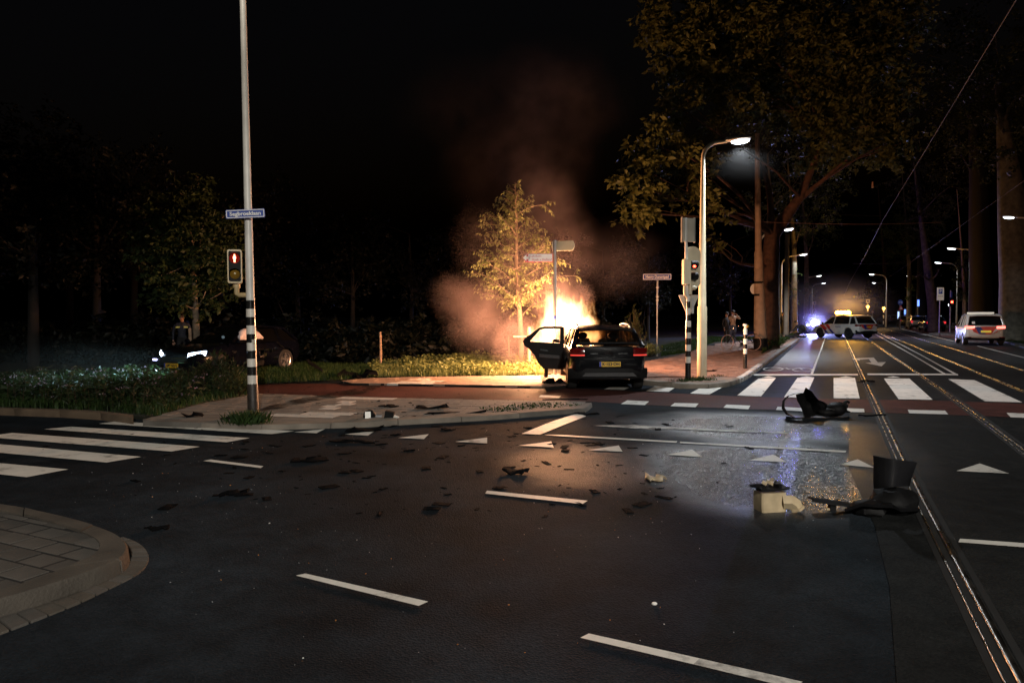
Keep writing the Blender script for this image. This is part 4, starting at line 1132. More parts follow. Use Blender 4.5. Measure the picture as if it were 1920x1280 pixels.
def street_sign(name, c, w, h, u, bgm, edge, txt, size, label, txtm='sign_white', bold=.0, post=None, sub=None):
    """enamelled name plate with a raised border and lettering; u is its reading direction"""
    u = Vector(u).normalized(); v = Vector((0, 0, 1)); n = u.cross(v)
    e = empty(name, c, 0, label, 'street sign')
    def rr_poly(w, h, r):
        P = []
        for cx, cy, a0 in ((w/2-r, h/2-r, 0), (-w/2+r, h/2-r, 90), (-w/2+r, -h/2+r, 180), (w/2-r, -h/2+r, 270)):
            for k in range(4):
                a = math.radians(a0+k*30); P.append((cx+math.cos(a)*r, cy+math.sin(a)*r))
        return P
    mb = MB(); mb.prism(rr_poly(w, h, h*.12), Vector((0, 0, 0)), u, v, n, .018); pl = mb.build('plate', M[bgm], e)
    if edge:
        t = h*.085; b = MB()
        for (x, y, sx, sy) in ((0, h/2-t*1.1, w-t*2.2, t), (0, -h/2+t*1.1, w-t*2.2, t), (-w/2+t*1.1, 0, t, h-t*3.2), (w/2-t*1.1, 0, t, h-t*3.2)):
            o = u*x+v*y+n*.0205
            b.prism([(-sx/2, -sy/2), (sx/2, -sy/2), (sx/2, sy/2), (-sx/2, sy/2)], o-n*.003, u, v, n, .005)
        b.build('border', M[edge], pl)
    if txt: text('lettering', txt, size, M[txtm], pl, n*.0215+v*(0 if not sub else h*.06), u, v, .004, bold=bold, width=w*.80)
    if sub: text('small_lettering', sub, size*.3, M[txtm], pl, n*.0215-v*h*.62, u, v, .003, width=w*.75)
    b = MB(); b.box(n*-.03, (.12, .03, h*.7)); b.build('bracket', M['galv_grey'], e)
    return e
sc = at(460.5, 401, YP-.14)
wS = 69*YP/FPX; hS = 16*YP/FPX
tilt_u = Vector((1, -0.10, .085)).normalized()
sE = street_sign('street_sign', sc, wS, hS, (1, .12, 0), 'sign_blue', 'sign_white', 'Segbroeklaan', hS*.62, 'blue street name plate reading Segbroeklaan on the tall striped pole', bold=.002)
sE.rotation_euler = (0, -0.055, 0)
# ---- pedestrian signal on the striped pole
def ped_signal(name, c, w, h, d, rz, label, red_man=True, yellow=True):
    """two-lens signal head facing local -y"""
    e = empty(name, c, rz, label, 'traffic light')
    mb = MB()
    P = [(-w/2, -h/2+.02), (-w/2+.02, -h/2), (w/2-.02, -h/2), (w/2, -h/2+.02), (w/2, h/2-.02), (w/2-.02, h/2), (-w/2+.02, h/2), (-w/2, h/2-.02)]
    mb.prism(P, Vector((0, -d/2, 0)), (1, 0, 0), (0, 0, 1), (0, 1, 0), d)
    hs = mb.build('housing', M['sig_yellow'], e)
    f = MB()
    f.prism([(x*.84, y*.90) for x, y in P], Vector((0, -d/2-.006, 0)), (1, 0, 0), (0, 0, 1), (0, 1, 0), .008); f.build('face', M['plastic_black'], hs)
    for k, z in ((0, h*.235), (1, -h*.235)):
        v = MB(); r = w*.40; N = 16
        Pg = []
        for i in range(N+1):
            a = -PI*.15+i/N*PI*1.3
            Pg.append([Vector((math.cos(a)*r, -d/2-.006, z+math.sin(a)*r)), Vector((math.cos(a)*r*1.02, -d/2-.12*(0.4+.6*max(0, math.sin(a))), z+math.sin(a)*r*1.02))])
        sheet(v, Pg, .006); v.build('visor', M['plastic_black'], e, smooth=60)
        l = MB(); l.ball((0, -d/2-.008, z), (r*.92, .03, r*.92), 18, 8); l.build('lens', M['lens_dark' if k == 0 else 'lens_amber'], e, smooth=60)
    if red_man:
        z = h*.235; s = w*.36; m = MB(); y = -d/2-.041
        m.ball((0, y, z+s*.66), (s*.15, .008, s*.17), 10, 6)
        m.prism([(-s*.26, .36*s), (-s*.14, .46*s), (s*.14, .46*s), (s*.26, .36*s), (s*.28, -.12*s), (s*.17, -.12*s), (s*.16, -.82*s), (s*.03, -.82*s), (0, -.2*s), (-s*.03, -.82*s), (-s*.16, -.82*s), (-s*.17, -.12*s), (-s*.28, -.12*s)], Vector((0, y, z)), (1, 0, 0), (0, 0, 1), (0, 1, 0), .008)
        m.build('red_figure', M['red_glow'], e)
    return e
M['sig_yellow'] = pmat('signal_housing', (0.50, 0.38, 0.20), 0.45, var=.15, scale=5)
M['lens_dark'] = pmat('lens_red_glow', (0.10, 0.006, 0.004), 0.12, var=.1, emit=(1, .04, .02), estr=.12)  # red lens with a faint glow of its own
M['lens_amber'] = pmat('lens_amber_unlit', (0.20, 0.11, 0.015), 0.12, var=.2)
M['red_glow'] = emat('red_signal_figure', (1.0, 0.22, 0.12), 9)
pc = at(440.5, 500, YP-.05)
ps = ped_signal('pedestrian_signal', pc, 25*YP/FPX, 62*YP/FPX, .17, math.radians(20), 'two-lens pedestrian signal with lit red standing figure on the tall striped pole')
br = MB(); dz = zat(440, 553, YP)-pc.z
br.tube([Vector((.02, .02, -31*YP/FPX)), Vector((.02, .02, dz+.02)), Vector((.05, .04, dz)), Vector((.27, .12, dz))], [.04, .04, .04, .04], 10)
br.tube([Vector((.02, .02, -31*YP/FPX-.01)), Vector((.02, .02, -31*YP/FPX-.07))], [.055, .055], 12)
br.build('bracket', M['sig_yellow'], ps, smooth=50)

# ---- traffic signal pole on the corner, seen from behind
tbp = G(1290, 714.5, .1); YT = tbp.y; zt = lambda py: zat(1290, py, YT)-tbp.z
e = empty('signal_pole', tbp, 0, 'black and white banded traffic signal pole at the corner, front of the cream street lamp', 'signal pole')
rt = lambda w: w*YT/FPX/2
mb = MB(); mb.tube([Vector((0, 0, zt(565))), Vector((-.035, 0, zt(545))), Vector((-.07, 0, zt(410)))], [rt(6.5), rt(6), rt(5.5)], 12); mb.build('shaft', M['galv'], e, smooth=60)
b5 = [555, 565, 577.5, 590, 601, 612.5, 623, 634, 646, 657.5, 668.5, 680]
for i in range(11):
    b = MB(); w_ = 7.6 if i < 4 else 10.2; b.tube([Vector((0, 0, zt(b5[i]))), Vector((0, 0, zt(b5[i+1])))], [rt(w_), rt(w_)], 18, caps=True)
    b.build('white_band' if i % 2 == 0 else 'black_band', M['white_band' if i % 2 == 0 else 'black_band'], e, smooth=60)
b = MB(); b.tube([Vector((0, 0, zt(680))), Vector((0, 0, -.02))], [rt(10.6), rt(11.2)], 18); b.build('foot', M['black_band'], e, smooth=60)
# box sign on top
def at_t(px, py, dy=0): return at(px, py, YT+dy)
e2 = empty('signal_sign', at_t(1291, 431), 0, 'rectangular grey sign seen from behind on top of the traffic signal pole', 'sign')
mb = MB(); w_, h_ = 27*YT/FPX, 44*YT/FPX
u = Vector((math.cos(.35), math.sin(.35), 0)); n = Vector((-math.sin(.35), math.cos(.35), 0))
mb.prism([(-w_/2, -h_/2), (w_/2, -h_/2), (w_/2, h_/2), (-w_/2, h_/2)], Vector((0, 0, 0)), u, (0, 0, 1), n, .03)
pl = mb.build('plate', M['sign_back'], e2)
for x in (-w_/2-.005, w_/2+.005): mb = MB(); mb.box(u*x+n*.012, (.02, .06, h_+.03), Matrix.Rotation(.35, 3, 'Z')); mb.build('edge_profile', M['galv_grey'], e2)
mb = MB(); mb.tube([Vector((-.08, -.05, -h_/2-.02)), Vector((-.08, -.05, h_/2))], [.025, .025], 8); mb.build('rail', M['galv'], e2)
# signal head with its long rounded back board
e3 = empty('traffic_light', at_t(1300, 500), 0, 'traffic light with a tall rounded cream back board on the banded signal pole', 'traffic light')
o3 = e3.location
mb = MB()
bbw, bbt, bbb = 34*YT/FPX, zat(1300, 461, YT)-o3.z, zat(1300, 541, YT)-o3.z
P = []
r = bbw/2
for k in range(13):
    a = PI*k/12; P.append((math.cos(a)*r, bbt-r*.75+math.sin(a)*r*.75))
for k in range(13):
    a = PI+PI*k/12; P.append((math.cos(a)*r, bbb+r*.75+math.sin(a)*r*.75))
mb.prism(P, Vector((.02, .12, 0)), (.94, .34, 0), (0, 0, 1), (-.34, .94, 0), .03)
mb.build('back_board', M['sig_cream'], e3)
mb = MB(); bw3 = 13*YT/FPX
mb.box(at_t(1286, 510)-o3+Vector((0, -.05, 0)), (bw3, .2, 46*YT/FPX)); mb.build('housing', M['sig_cream'], e3)
for k, (py) in enumerate((496, 518)):
    c = at_t(1296, py)-o3+Vector((0, -.06, 0))
    b = MB(); b.tube([c+Vector((-.02, 0, 0)), c+Vector((.13, .05, 0))], [.085, .095], 14, caps=False); b.tube([c+Vector((-.02, 0, 0)), c+Vector((.0, .01, 0))], [.085, .085], 14)
    b.build('visor', M['plastic_black'], e3, smooth=50)
    if k == 0:
        l = MB(); l.ball(c+Vector((.045, -.07, -.05)), (.035, .02, .03), 8, 6); l.build('lens', M['red_lamp'], e3)
b = MB()
b.tube([at_t(1284, 535)-o3, at_t(1284, 552)-o3, at_t(1289, 556)-o3], [.035, .035, .04], 10); b.tube([at_t(1294, 533)-o3, at_t(1294, 552)-o3], [.05, .05], 12)
b.ball(at_t(1300, 539)-o3+Vector((0, .1, 0)), (.12, .1, .06), 12, 6)
b.build('bracket', M['sig_cream'], e3, smooth=50)
# give-way sign from behind
e4 = empty('give_way_sign', at_t(1293, 571), 0, 'downward triangular give way sign seen from behind on the banded signal pole', 'traffic sign')
mb = MB(); s = 37*YT/FPX/2; hh = 41*YT/FPX
tri = [(-s, hh*.42), (-s*.98, hh*.36), (-s*.06, -hh*.56), (s*.06, -hh*.56), (s*.98, hh*.36), (s, hh*.42)]
mb.prism(tri, Vector((.01, .12, 0)), (1, .1, 0), (0, 0, 1), (-.1, 1, 0), .02); pl = mb.build('plate', M['sign_back'], e4)
mb = MB()
for a, b in ((tri[0], tri[5]), (tri[0], tri[3]), (tri[5], tri[2])):
    pa, pb_ = Vector((a[0]+.01, .115, a[1])), Vector((b[0]+.01, .115, b[1])); mb.tube([pa, pb_], [.012, .012], 6)
mb.build('rim', M['galv'], pl)
mb = MB(); mb.box((0, .07, hh*.2), (.06, .1, .05)); mb.box((.1, .10, hh*-.05), (.05, .03, hh*.7)); mb.build('clamp', M['galv_grey'], e4)

# ---- name post: Henry Dunantpad
hb = G(1232, 667, .06); YH = hb.y; zh = lambda py: zat(1232, py, YH)-hb.z
e = empty('sign_post', hb, 0, 'slim steel post carrying the Henry Dunantpad name plate', 'post')
mb = MB(); mb.tube([Vector((0, 0, -.03)), Vector((0, 0, zh(565)))], [.032, .032], 10); mb.tube([Vector((0, 0, zh(572))), Vector((.012, 0, zh(526)))], [.042, .040], 10)
mb.build('pole', M['galv_grey'], e, smooth=60)
for py in (539, 556, 563): mb = MB(); mb.box(Vector((0, -.01, zh(py))), (.1, .1, .03)); mb.build('clamp', M['galv'], e)
sH = street_sign('street_sign', at(1232, 519, YH-.05), 54*YH/FPX, 11.5*YH/FPX, (1, .05, 0), 'sign_blue', 'sign_white', 'Henry Dunantpad', 8*YH/FPX, 'blue street name plate reading Henry Dunantpad on the slim post', bold=.003)

# ---- direction signpost beside the fire
db = at(1041, 690, 18.6); db.z = .05; YD = 18.6
e = empty('direction_post', db, 0, 'grey pole of the direction signs rising behind the open car door', 'post')
mb = MB(); mb.tube([Vector((0, 0, 0)), Vector((0, 0, zat(1041, 455, YD)-db.z))], [.05, .045], 12); mb.ball((0, 0, zat(1041, 453, YD)-db.z), .05, 10, 6); mb.build('pole', M['galv_grey'], e, smooth=60)
mb = MB(); mb.tube([Vector((0, 0, zat(1041, 598, YD)-db.z)), Vector((0, 0, zat(1041, 592, YD)-db.z))], [.053, .053], 12); mb.build('sticker', M['sign_blue'], e)
s1 = at(1009, 483.5, YD-.05); w1, h1 = 55*YD/FPX, 15.5*YD/FPX
e1 = empty('direction_sign', s1, 0, 'white direction sign with red edge and red left arrow on the direction pole', 'road sign')
mb = MB(); a = h1*.45
mb.prism([(-w1/2, 0), (-w1/2+a*.5, h1/2), (w1/2, h1/2), (w1/2, -h1/2), (-w1/2+a*.5, -h1/2)], Vector((0, 0, 0)), (1, 0, 0), (0, 0, 1), (0, -1, 0), .03); bd = mb.build('board', M['sign_red'], e1)
mb = MB(); mb.prism([(-w1/2+h1*.62, -h1*.44), (w1/2-.02, -h1*.44), (w1/2-.02, h1*.44), (-w1/2+h1*.62, h1*.44)], Vector((0, -.031, 0)), (1, 0, 0), (0, 0, 1), (0, -1, 0), .004); mb.build('panel', M['sign_white'], bd)
mb = MB(); ax = -w1/2+h1*.34
mb.prism([(ax-.09, 0), (ax, .08), (ax, .028), (ax+.1, .028), (ax+.1, -.028), (ax, -.028), (ax, -.08)], Vector((0, -.031, 0)), (1, 0, 0), (0, 0, 1), (0, -1, 0), .004); mb.build('arrow', M['sign_white'], bd)
text('lettering', 'Kijkduin', h1*.40, M['sign_red'], bd, Vector((-w1*.10, -.037, h1*.22)), (1, 0, 0), (0, 0, 1), .003, width=w1*.40)
text('lettering', 'Hoek v Holland', h1*.40, M['sign_red'], bd, Vector((w1*.12, -.037, -h1*.22)), (1, 0, 0), (0, 0, 1), .003, width=w1*.66)
s2 = at(1056, 461, YD); w2, h2 = 38*YD/FPX, 18*YD/FPX
e5 = empty('direction_sign', s2, 0, 'blank pale green back of the upper direction sign, right of the direction pole', 'road sign')
mb = MB(); u = Vector((.94, -.34, 0)); mb.prism([(-w2*.55, -h2/2), (w2*.5, -h2/2), (w2*.58, -h2*.1), (w2*.58, h2*.15), (w2*.5, h2/2), (-w2*.55, h2/2)], Vector((0, 0, 0)), u, (0, 0, 1), (-.34, -.94, 0), .03); mb.build('board', M['sign_green'], e5)
mb = MB(); mb.box(u*(-w2*.45)+Vector((0, .02, 0)), (.1, .1, h2*.8)); mb.build('bracket', M['galv_grey'], e5)

# ---- catenary mast
mb0 = at(1427, 655, 30.5); mb0.z = .1; YM = 30.5; zm = lambda py: zat(1418, py, YM)-mb0.z
e = empty('catenary_mast', mb0, 0, 'thick concrete overhead line mast in front of the reddish old tree', 'mast')
rm = lambda w: w*YM/FPX/2
dx = (at(1415.5, 300, YM).x-at(1423, 650, YM).x)
mb = MB(); mb.tube([Vector((dx*.15, 0, zm(634))), Vector((dx*.35, 0, zm(560))), Vector((dx*.6, 0, zm(474)))], [rm(24), rm(19), rm(15.5)], 20)
mb.tube([Vector((dx*.6, 0, zm(474))), Vector((dx*.6, 0, zm(470))), Vector((dx*.9, 0, zm(330))), Vector((dx, 0, zm(250)))], [rm(15.5), rm(12.5), rm(9.5), rm(8)], 20)
mb.build('shaft', M['conc_mast'], e, smooth=50)
mb = MB(); mb.tube([Vector((0, 0, -.05)), Vector((dx*.15, 0, zm(634)))], [rm(26), rm(25.5)], 20); mb.build('foot', M['plastic_black'], e, smooth=50)
for py in (529.5, 553):
    b = MB(); b.tube([Vector((dx*.48, 0, zm(py+2))), Vector((dx*.48, 0, zm(py-2)))], [rm(18.2), rm(18.2)], 20); b.build('strap', M['plastic_black'], e, smooth=50)
b = MB(); b.disc(Vector((dx*.48+.03, .42, zm(541))), (0, 1, 0), .27, 24, .02); b.build('round_plate', M['sign_white'], e)
# slim poles along the left kerb
for (px, py, Y, top, lab, r) in ((1443, 640, 35, 540, 'slim bright metal post between the reddish tree and the grey trunk', .05), (1474, 622, 46, 440, 'wide pale lamp column beside the dark standing onlooker', .17)):
    b = at(px, py, Y); b.z = .06
    e = empty('steel_post', b, 0, lab, 'post'); mb = MB(); mb.tube([Vector((0, 0, 0)), Vector((0, 0, zat(px, top, Y)))], [r, r*.8], 12); mb.build('pole', M['galv_grey'] if r < .1 else M['conc_mast'], e, smooth=60)
    mb = MB(); mb.tube([Vector((0, 0, 0)), Vector((0, 0, .25))], [r*1.25, r*1.2], 12); mb.build('collar', M['galv_grey'], e, smooth=60)
# ---- striped bollard with a lens
bb = G(1397, 690.5, .1); YB = bb.y; zb_ = lambda py: zat(1397, py, YB)-bb.z
e = empty('bollard', bb, 0, 'black and white banded bollard with a reflector knob on the brick pavement', 'bollard')
rb = lambda w: w*YB/FPX/2
mb = MB(); mb.tube([Vector((0, 0, -.02)), Vector((0, 0, zb_(663)))], [rb(7.4), rb(7)], 16); mb.build('foot', M['black_band'], e, smooth=60)
yy = [663, 653.5, 645, 635, 627, 617]
for i in range(5):
    b = MB(); w_ = 7.4 if i % 2 == 0 else 6.4; b.tube([Vector((0, 0, zb_(yy[i]))), Vector((0, 0, zb_(yy[i+1])))], [rb(w_)]*2, 16); b.build('white_band' if i % 2 == 0 else 'black_band', M['white_band' if i % 2 == 0 else 'black_band'], e, smooth=60)
b = MB(); b.tube([Vector((0, 0, zb_(617))), Vector((0, 0, zb_(611)))], [rb(5)]*2, 12); b.tube([Vector((-.01, 0, zb_(611))), Vector((-.01, 0, zb_(607.5)))], [rb(8)]*2, 12); b.build('cap', M['white_band'], e, smooth=60)
b = MB(); b.ball(Vector((.05, -.03, zb_(612))), .05, 10, 8); b.build('reflector', M['lens_amber'], e, smooth=60)
# ---- wooden stakes
def stake(px, base_py, Y, top_py, label, w=.085, bar=None):
    b = at(px, base_py, Y); b.z = .05
    e = empty('wooden_stake', b, random.uniform(0, 1), label, 'post')
    h = zat(px, top_py, Y)-b.z
    mb = MB(); mb.tube([Vector((0, 0, -.02)), Vector((.01, 0, h*.5)), Vector((0, 0, h-.02)), Vector((0, 0, h))], [w*.55, w*.52, w*.5, w*.42], 9); mb.build('post', M['wood'], e, smooth=50)
    return e
stake(713.5, 682, 22, 622, 'lone round wooden post standing in the weeds left of the smoke')
ws = stake(992, 680, 20.8, 613, 'wooden stake supporting the young tree, left of the open car door', .12)
b = MB(); b.box(Vector((-.2, .15, 1.02)), (.5, .03, .05), Matrix.Rotation(.4-ws.rotation_euler.z, 3, 'Z')); b.build('tie', M['wood'], ws)
stake(357, 660, 20.6, 615, 'short wooden stake beside the verge tree behind the wrecked car', .1)
stake(954, 668, 23.5, 630, 'thin stake in the smoke left of the young tree', .05)
# ---- tram wires
def wire(name, pts, r, label, cat='cable', mat=None):
    o = pts[0]; mb = MB(); mb.tube([p-o for p in pts], r, 5)
    ob = mb.build(name, mat or M['wire'], smooth=60); ob.location = o; return tag(ob, label, cat)
M['wire'] = pmat('copper_wire', (0.05, 0.043, 0.038), .7, metal=.0, var=.2)
def on_track(lat, along, z): p = TLAT*lat+TDIR*along; return Vector((p.x, p.y, z))
zc = 5.6
wire('contact_wire', [on_track(2.05, 6, zc), on_track(1.90, 20, zc-.02), on_track(1.72, 31, zc-.12), on_track(1.72, 52, zc-.15), on_track(1.55, 90, zc-.2), on_track(1.7, 160, zc-.2)], .006, 'overhead contact wire running down the middle of the street above the left track', 'wire')
wire('contact_wire', [on_track(5.0, 6, zc), on_track(4.9, 31, zc-.1), on_track(5.0, 60, zc-.15), on_track(4.9, 150, zc-.2)], .006, 'overhead contact wire nearer the right kerb above the right track', 'wire')
mtop = mb0+Vector((dx*.8, 0, zm(416)))
M['wire_rust'] = pmat('span_rod', (0.42, 0.24, 0.17), .5, metal=.3)
def lin(a, b, n=6, sag=.05): return [a.lerp(b, k/n)+Vector((0, 0, -sag*math.sin(PI*k/n))) for k in range(n+1)]
wire('span_wire', lin(mtop, at(1764, 417, 36), 8, .1), .014, 'lower reddish span wire from the mast across the street', 'wire', M['wire_rust'])
wire('span_wire', lin(mb0+Vector((dx*.82, 0, zm(383))), at(1760, 400, 36), 8, .3), .006, 'upper thin span wire from the mast across the street', 'wire')
wire('span_wire', lin(at(1600, 494, 60), at(1700, 491, 60), 4, .1), .012, 'far thin span wire over the street behind the beacon light', 'wire')
ins = MB(); ins.tube([Vector((0, 0, 0)), Vector((0, 0, .25))], [.05, .03], 8); io = ins.build('insulator', M['wire_rust']); io.location = at(1636, 352, 30); tag(io, 'small reddish hanger clamp on the overhead wire', 'clamp')
# ---- distant signs and beacons
def post_sign(px, top, bot, Y, shape, w_px, h_px, facem, label, extra=None, post_to=None, name='traffic_sign', cat='traffic sign'):
    c = at(px, (top+bot)/2, Y)
    gz = .09
    e = empty(name, Vector((c.x, c.y, gz)), 0, label, cat)
    w_, h_ = w_px*Y/FPX, h_px*Y/FPX; z = c.z-gz
    mb = MB()
    if shape == 'disc': mb.disc(Vector((0, 0, z)), (0, -1, 0), w_/2, 24, .03)
    elif shape == 'tri': mb.prism([(-w_/2, -h_/2), (w_/2, -h_/2), (.02, h_/2), (-.02, h_/2)], Vector((0, 0, z)), (1, 0, 0), (0, 0, 1), (0, -1, 0), .03)
    else: mb.prism([(-w_/2, -h_/2), (w_/2, -h_/2), (w_/2, h_/2), (-w_/2, h_/2)], Vector((0, 0, z)), (1, 0, 0), (0, 0, 1), (0, -1, 0), .03)
    pl = mb.build('plate', M[facem], e)
    mb = MB(); mb.tube([Vector((0, .05, 0)), Vector((0, .05, z+h_*.45))], [.04, .04], 8); mb.build('pole', M['galv_grey'], e)
    if extra: extra(e, pl, z, w_, h_)
    return e
def zone(e, pl, z, w, h):
    mb = MB(); mb.prism([(-w*.28, -h*.0), (w*.28, 0), (w*.28, h*.38), (-w*.28, h*.38)], Vector((0, -.032, z)), (1, 0, 0), (0, 0, 1), (0, -1, 0), .004); mb.build('parking_panel', M['sign_blue'], pl)
    text('lettering', 'P', h*.34, M['sign_white'], pl, Vector((0, -.038, z+h*.19)), (1, 0, 0), (0, 0, 1), .003)
    text('lettering', 'ZONE', h*.14, M['ink'], pl, Vector((0, -.034, z-h*.18)), (1, 0, 0), (0, 0, 1), .003)
post_sign(1763, 539, 563, 56, 'rect', 13, 24, 'sign_white', 'white parking zone sign with blue P panel on a pole beside the parked cars', zone)
def bikes(e, pl, z, w, h):
    mb = MB()
    for s in (-1, 1):
        N = 12; mb.tube([Vector((s*w*.2+math.cos(2*PI*k/N)*w*.13, -.035, z+math.sin(2*PI*k/N)*w*.13)) for k in range(N+1)], .015, 4)
    mb.tube([Vector((-w*.2, -.035, z)), Vector((0, -.035, z+w*.1)), Vector((w*.2, -.035, z))], .015, 4); mb.build('bicycle_symbol', M['sign_white'], pl)
post_sign(1688, 562, 572, 70, 'disc', 9.5, 9.5, 'sign_blue', 'round blue cycle sign above the red triangle down the right kerb', bikes)
def tri(e, pl, z, w, h):
    mb = MB(); mb.prism([(-w*.3, -h*.36), (w*.3, -h*.36), (0, h*.24)], Vector((0, -.032, z)), (1, 0, 0), (0, 0, 1), (0, -1, 0), .004); mb.build('panel', M['sign_white'], pl)
    mb = MB(); mb.box((0, -.04, z-h*.1), (.06, .006, h*.34)); mb.build('symbol', M['ink'], pl)
post_sign(1689, 572, 581, 69.9, 'tri', 9.5, 8.5, 'sign_red', 'red warning triangle below the round blue cycle sign', tri)
post_sign(1636, 581, 586, 95, 'tri', 5, 5, 'sign_red', 'small far red warning triangle right of the amber beacons', tri)
def psm(e, pl, z, w, h):
    mb = MB(); mb.prism([(-w*.3, -h*.3), (w*.3, -h*.3), (w*.3, h*.3), (-w*.3, h*.3)], Vector((0, -.032, z)), (1, 0, 0), (0, 0, 1), (0, -1, 0), .004); mb.build('panel', M['sign_blue'], pl)
post_sign(1527, 565, 571, 70, 'rect', 6, 6, 'sign_white', 'small white square sign above the striped post left of the police wagon', psm)
post_sign(1627, 561.5, 567.5, 80, 'rect', 7, 6.5, 'sign_white', 'white square crossing sign above the first amber beacon', psm)
M['amber'] = emat('amber_globe', (1.0, 0.42, 0.06), 9)
def beacon(px, py, Y, label, base_py):
    c = at(px, py, Y); e = empty('crossing_beacon', Vector((c.x, c.y, .09)), 0, label, 'beacon', 'amber crossing beacons')
    mb = MB(); mb.ball((0, 0, c.z-.09), .17, 14, 10); mb.build('globe', M['amber'], e, smooth=60)
    n = 6; h = c.z-.09-.16
    for k in range(n):
        b = MB(); b.tube([Vector((0, 0, h*k/n)), Vector((0, 0, h*(k+1)/n))], [.06, .06], 10); b.build('black_band' if k % 2 == 0 else 'white_band', M['black_band' if k % 2 == 0 else 'white_band'], e)
    d = bpy.data.lights.new('beacon_light', 'POINT'); d.energy = 120; d.color = (1, .5, .12); d.shadow_soft_size = .17
    o = bpy.data.objects.new('beacon_light', d); o.parent = e; o.location = (0, -.3, c.z-.09); COL.objects.link(o)
beacon(1627, 575, 79, 'lit amber beacon globe on a striped post just right of the police wagon roof', 600)
beacon(1657, 578, 84, 'lit amber beacon globe on the right-hand striped post beyond the police wagon', 602)
# illuminated advertising box, small far lamps
M['ad_glow'] = emat('lit_panel', (0.45, 0.62, 1.0), 1.6)
c = at(1685, 592.5, 92); e = empty('advert_box', Vector((c.x, c.y, .09)), 0, 'narrow lit blue-white advertising panel far down the right pavement', 'advertising panel')
mb = MB(); mb.box((0, 0, 1.05), (.5, .18, 2.1)); cs = mb.build('case', M['plastic_grey'], e)
mb = MB(); mb.box((0, -.1, 1.1), (.4, .03, 1.6)); mb.build('panel', M['ad_glow'], cs)
M['blue_lamp'] = emat('blue_lamp', (.15, .3, 1.0), 2.2)
for px, py0, py1, Y, mt, lab in ((1722, 562, 574, 75, 'blue_lamp', 'small lit blue sign hanging behind the parked cars'), (1697, 580, 589, 88, 'blue_lamp', 'dim blue lit strip just right of the advertising panel')):
    a, b_ = at(px, py0, Y), at(px, py1, Y); e = empty('lit_sign', Vector((a.x, a.y, .09)), 0, lab, 'lit sign')
    mb = MB(); mb.box((0, 0, (a.z+b_.z)/2-.09), (.16, .12, a.z-b_.z)); mb.build('panel', M[mt], e); mb = MB(); mb.tube([Vector((0, .08, 0)), Vector((0, .08, a.z-.09))], [.04, .04], 8); mb.build('pole', M['galv_grey'], e)
c = at(1783.5, 566, 58); e = empty('traffic_light', Vector((c.x, c.y, .09)), 0, 'far traffic light showing red beside the zone sign lamp pole', 'traffic light')
mb = MB(); mb.box((0, 0, c.z-.09), (.26, .2, .75)); hs = mb.build('housing', M['plastic_black'], e)
mb = MB(); mb.ball((0, -.11, c.z-.09), (.1, .04, .1), 12, 8); mb.build('lens', M['red_lamp'], hs)
mb = MB(); mb.box((0, -.02, c.z+.45), (.10, .08, .7)); mb.build('blue_strip', M['sign_blue'], e)
mb = MB(); mb.tube([Vector((0, .1, 0)), Vector((0, .1, c.z+.9))], [.06, .05], 10); mb.build('pole', M['galv_grey'], e)
M['far_white'] = emat('far_white_lamp', (.8, .95, 1.0), 4)
for px, py, Y, r, lab in ((1781, 571.5, 60, .13, 'white round lamp just below the far red traffic light'), (1755, 574, 70, .16, 'pale globe lamp behind the zone sign pole'), (1884, 454, 75, .16, 'faint lit window lamp high behind the thick trunk'), (1508, 595, 90, .12, 'upper small white headlamp point beyond the kneeling person'), (1508, 602.5, 90, .12, 'lower small white headlamp point beyond the kneeling person')):
    p = at(px, py, Y); e = empty('far_lamp', Vector((p.x, p.y, .09)), 0, lab, 'lamp')
    mb = MB(); mb.ball((0, 0, p.z-.09), r, 10, 8); mb.build('globe', M['far_white'], e); mb = MB(); mb.tube([Vector((0, .05, 0)), Vector((0, .05, p.z-.09-r*.6))], [.04, .04], 8); mb.build('pole', M['plastic_black'], e)
# tripod of the striped post at the left island
b = at(1527, 604, 70); b.z = .0
e = empty('striped_post', b, 0, 'thin striped island post with an oval frame left of the police wagon', 'post')
for k in range(6):
    q = MB(); q.tube([Vector((0, 0, k*.25)), Vector((0, 0, (k+1)*.25))], [.05, .05], 10); q.build('black_band' if k % 2 else 'white_band', M['black_band' if k % 2 else 'white_band'], e)
q = MB(); N = 20; q.tube([Vector((math.cos(2*PI*k/N)*.17, 0, 1.9+math.sin(2*PI*k/N)*.36)) for k in range(N+1)], .03, 6); q.build('frame', M['sign_white'], e)
# ------------------------------------------------------------------ vehicles (x forwards, y left, z up; origin on the ground under the middle)
def paint_car(name, col, rough=.22, coat=.8, var=.1, metal=.0, spec=.5): return pmat(name, col, rough, metal=metal, var=var, scale=4, coat=coat, spec=spec, rvar=.05)
M['car_black'] = paint_car('black_car_paint', (.005, .0055, .007), .2, coat=.35, spec=.15)
M['car_navy'] = paint_car('navy_car_paint', (.0025, .003, .006), .2, coat=.2, spec=.1)
M['car_white'] = paint_car('white_car_paint', (.62, .60, .56), .3)
M['car_blue'] = paint_car('dark_blue_car_paint', (.02, .05, .10), .25)
M['car_silver'] = paint_car('silver_car_paint', (.30, .30, .31), .3, metal=.4)
M['car_dark'] = paint_car('dark_car_paint', (.02, .02, .022), .25)
M['stripe_red'] = pmat('stripe_red', (.62, .045, .025), .35, var=.08)
M['stripe_blue'] = pmat('stripe_blue', (.015, .022, .20), .35, var=.08)
M['tail_faint'] = pmat('tail_lamp', (.05, .003, .003), .12, var=.2, scale=9, coat=.3, emit=(1, .03, .02), estr=.02)  # switched-off lamp red with a faint emission put in
M['tail_strip'] = emat('tail_strip_lit', (1.0, .07, .05), .95)
M['tail_on'] = emat('tail_lamp_lit', (1.0, .16, .12), 4)
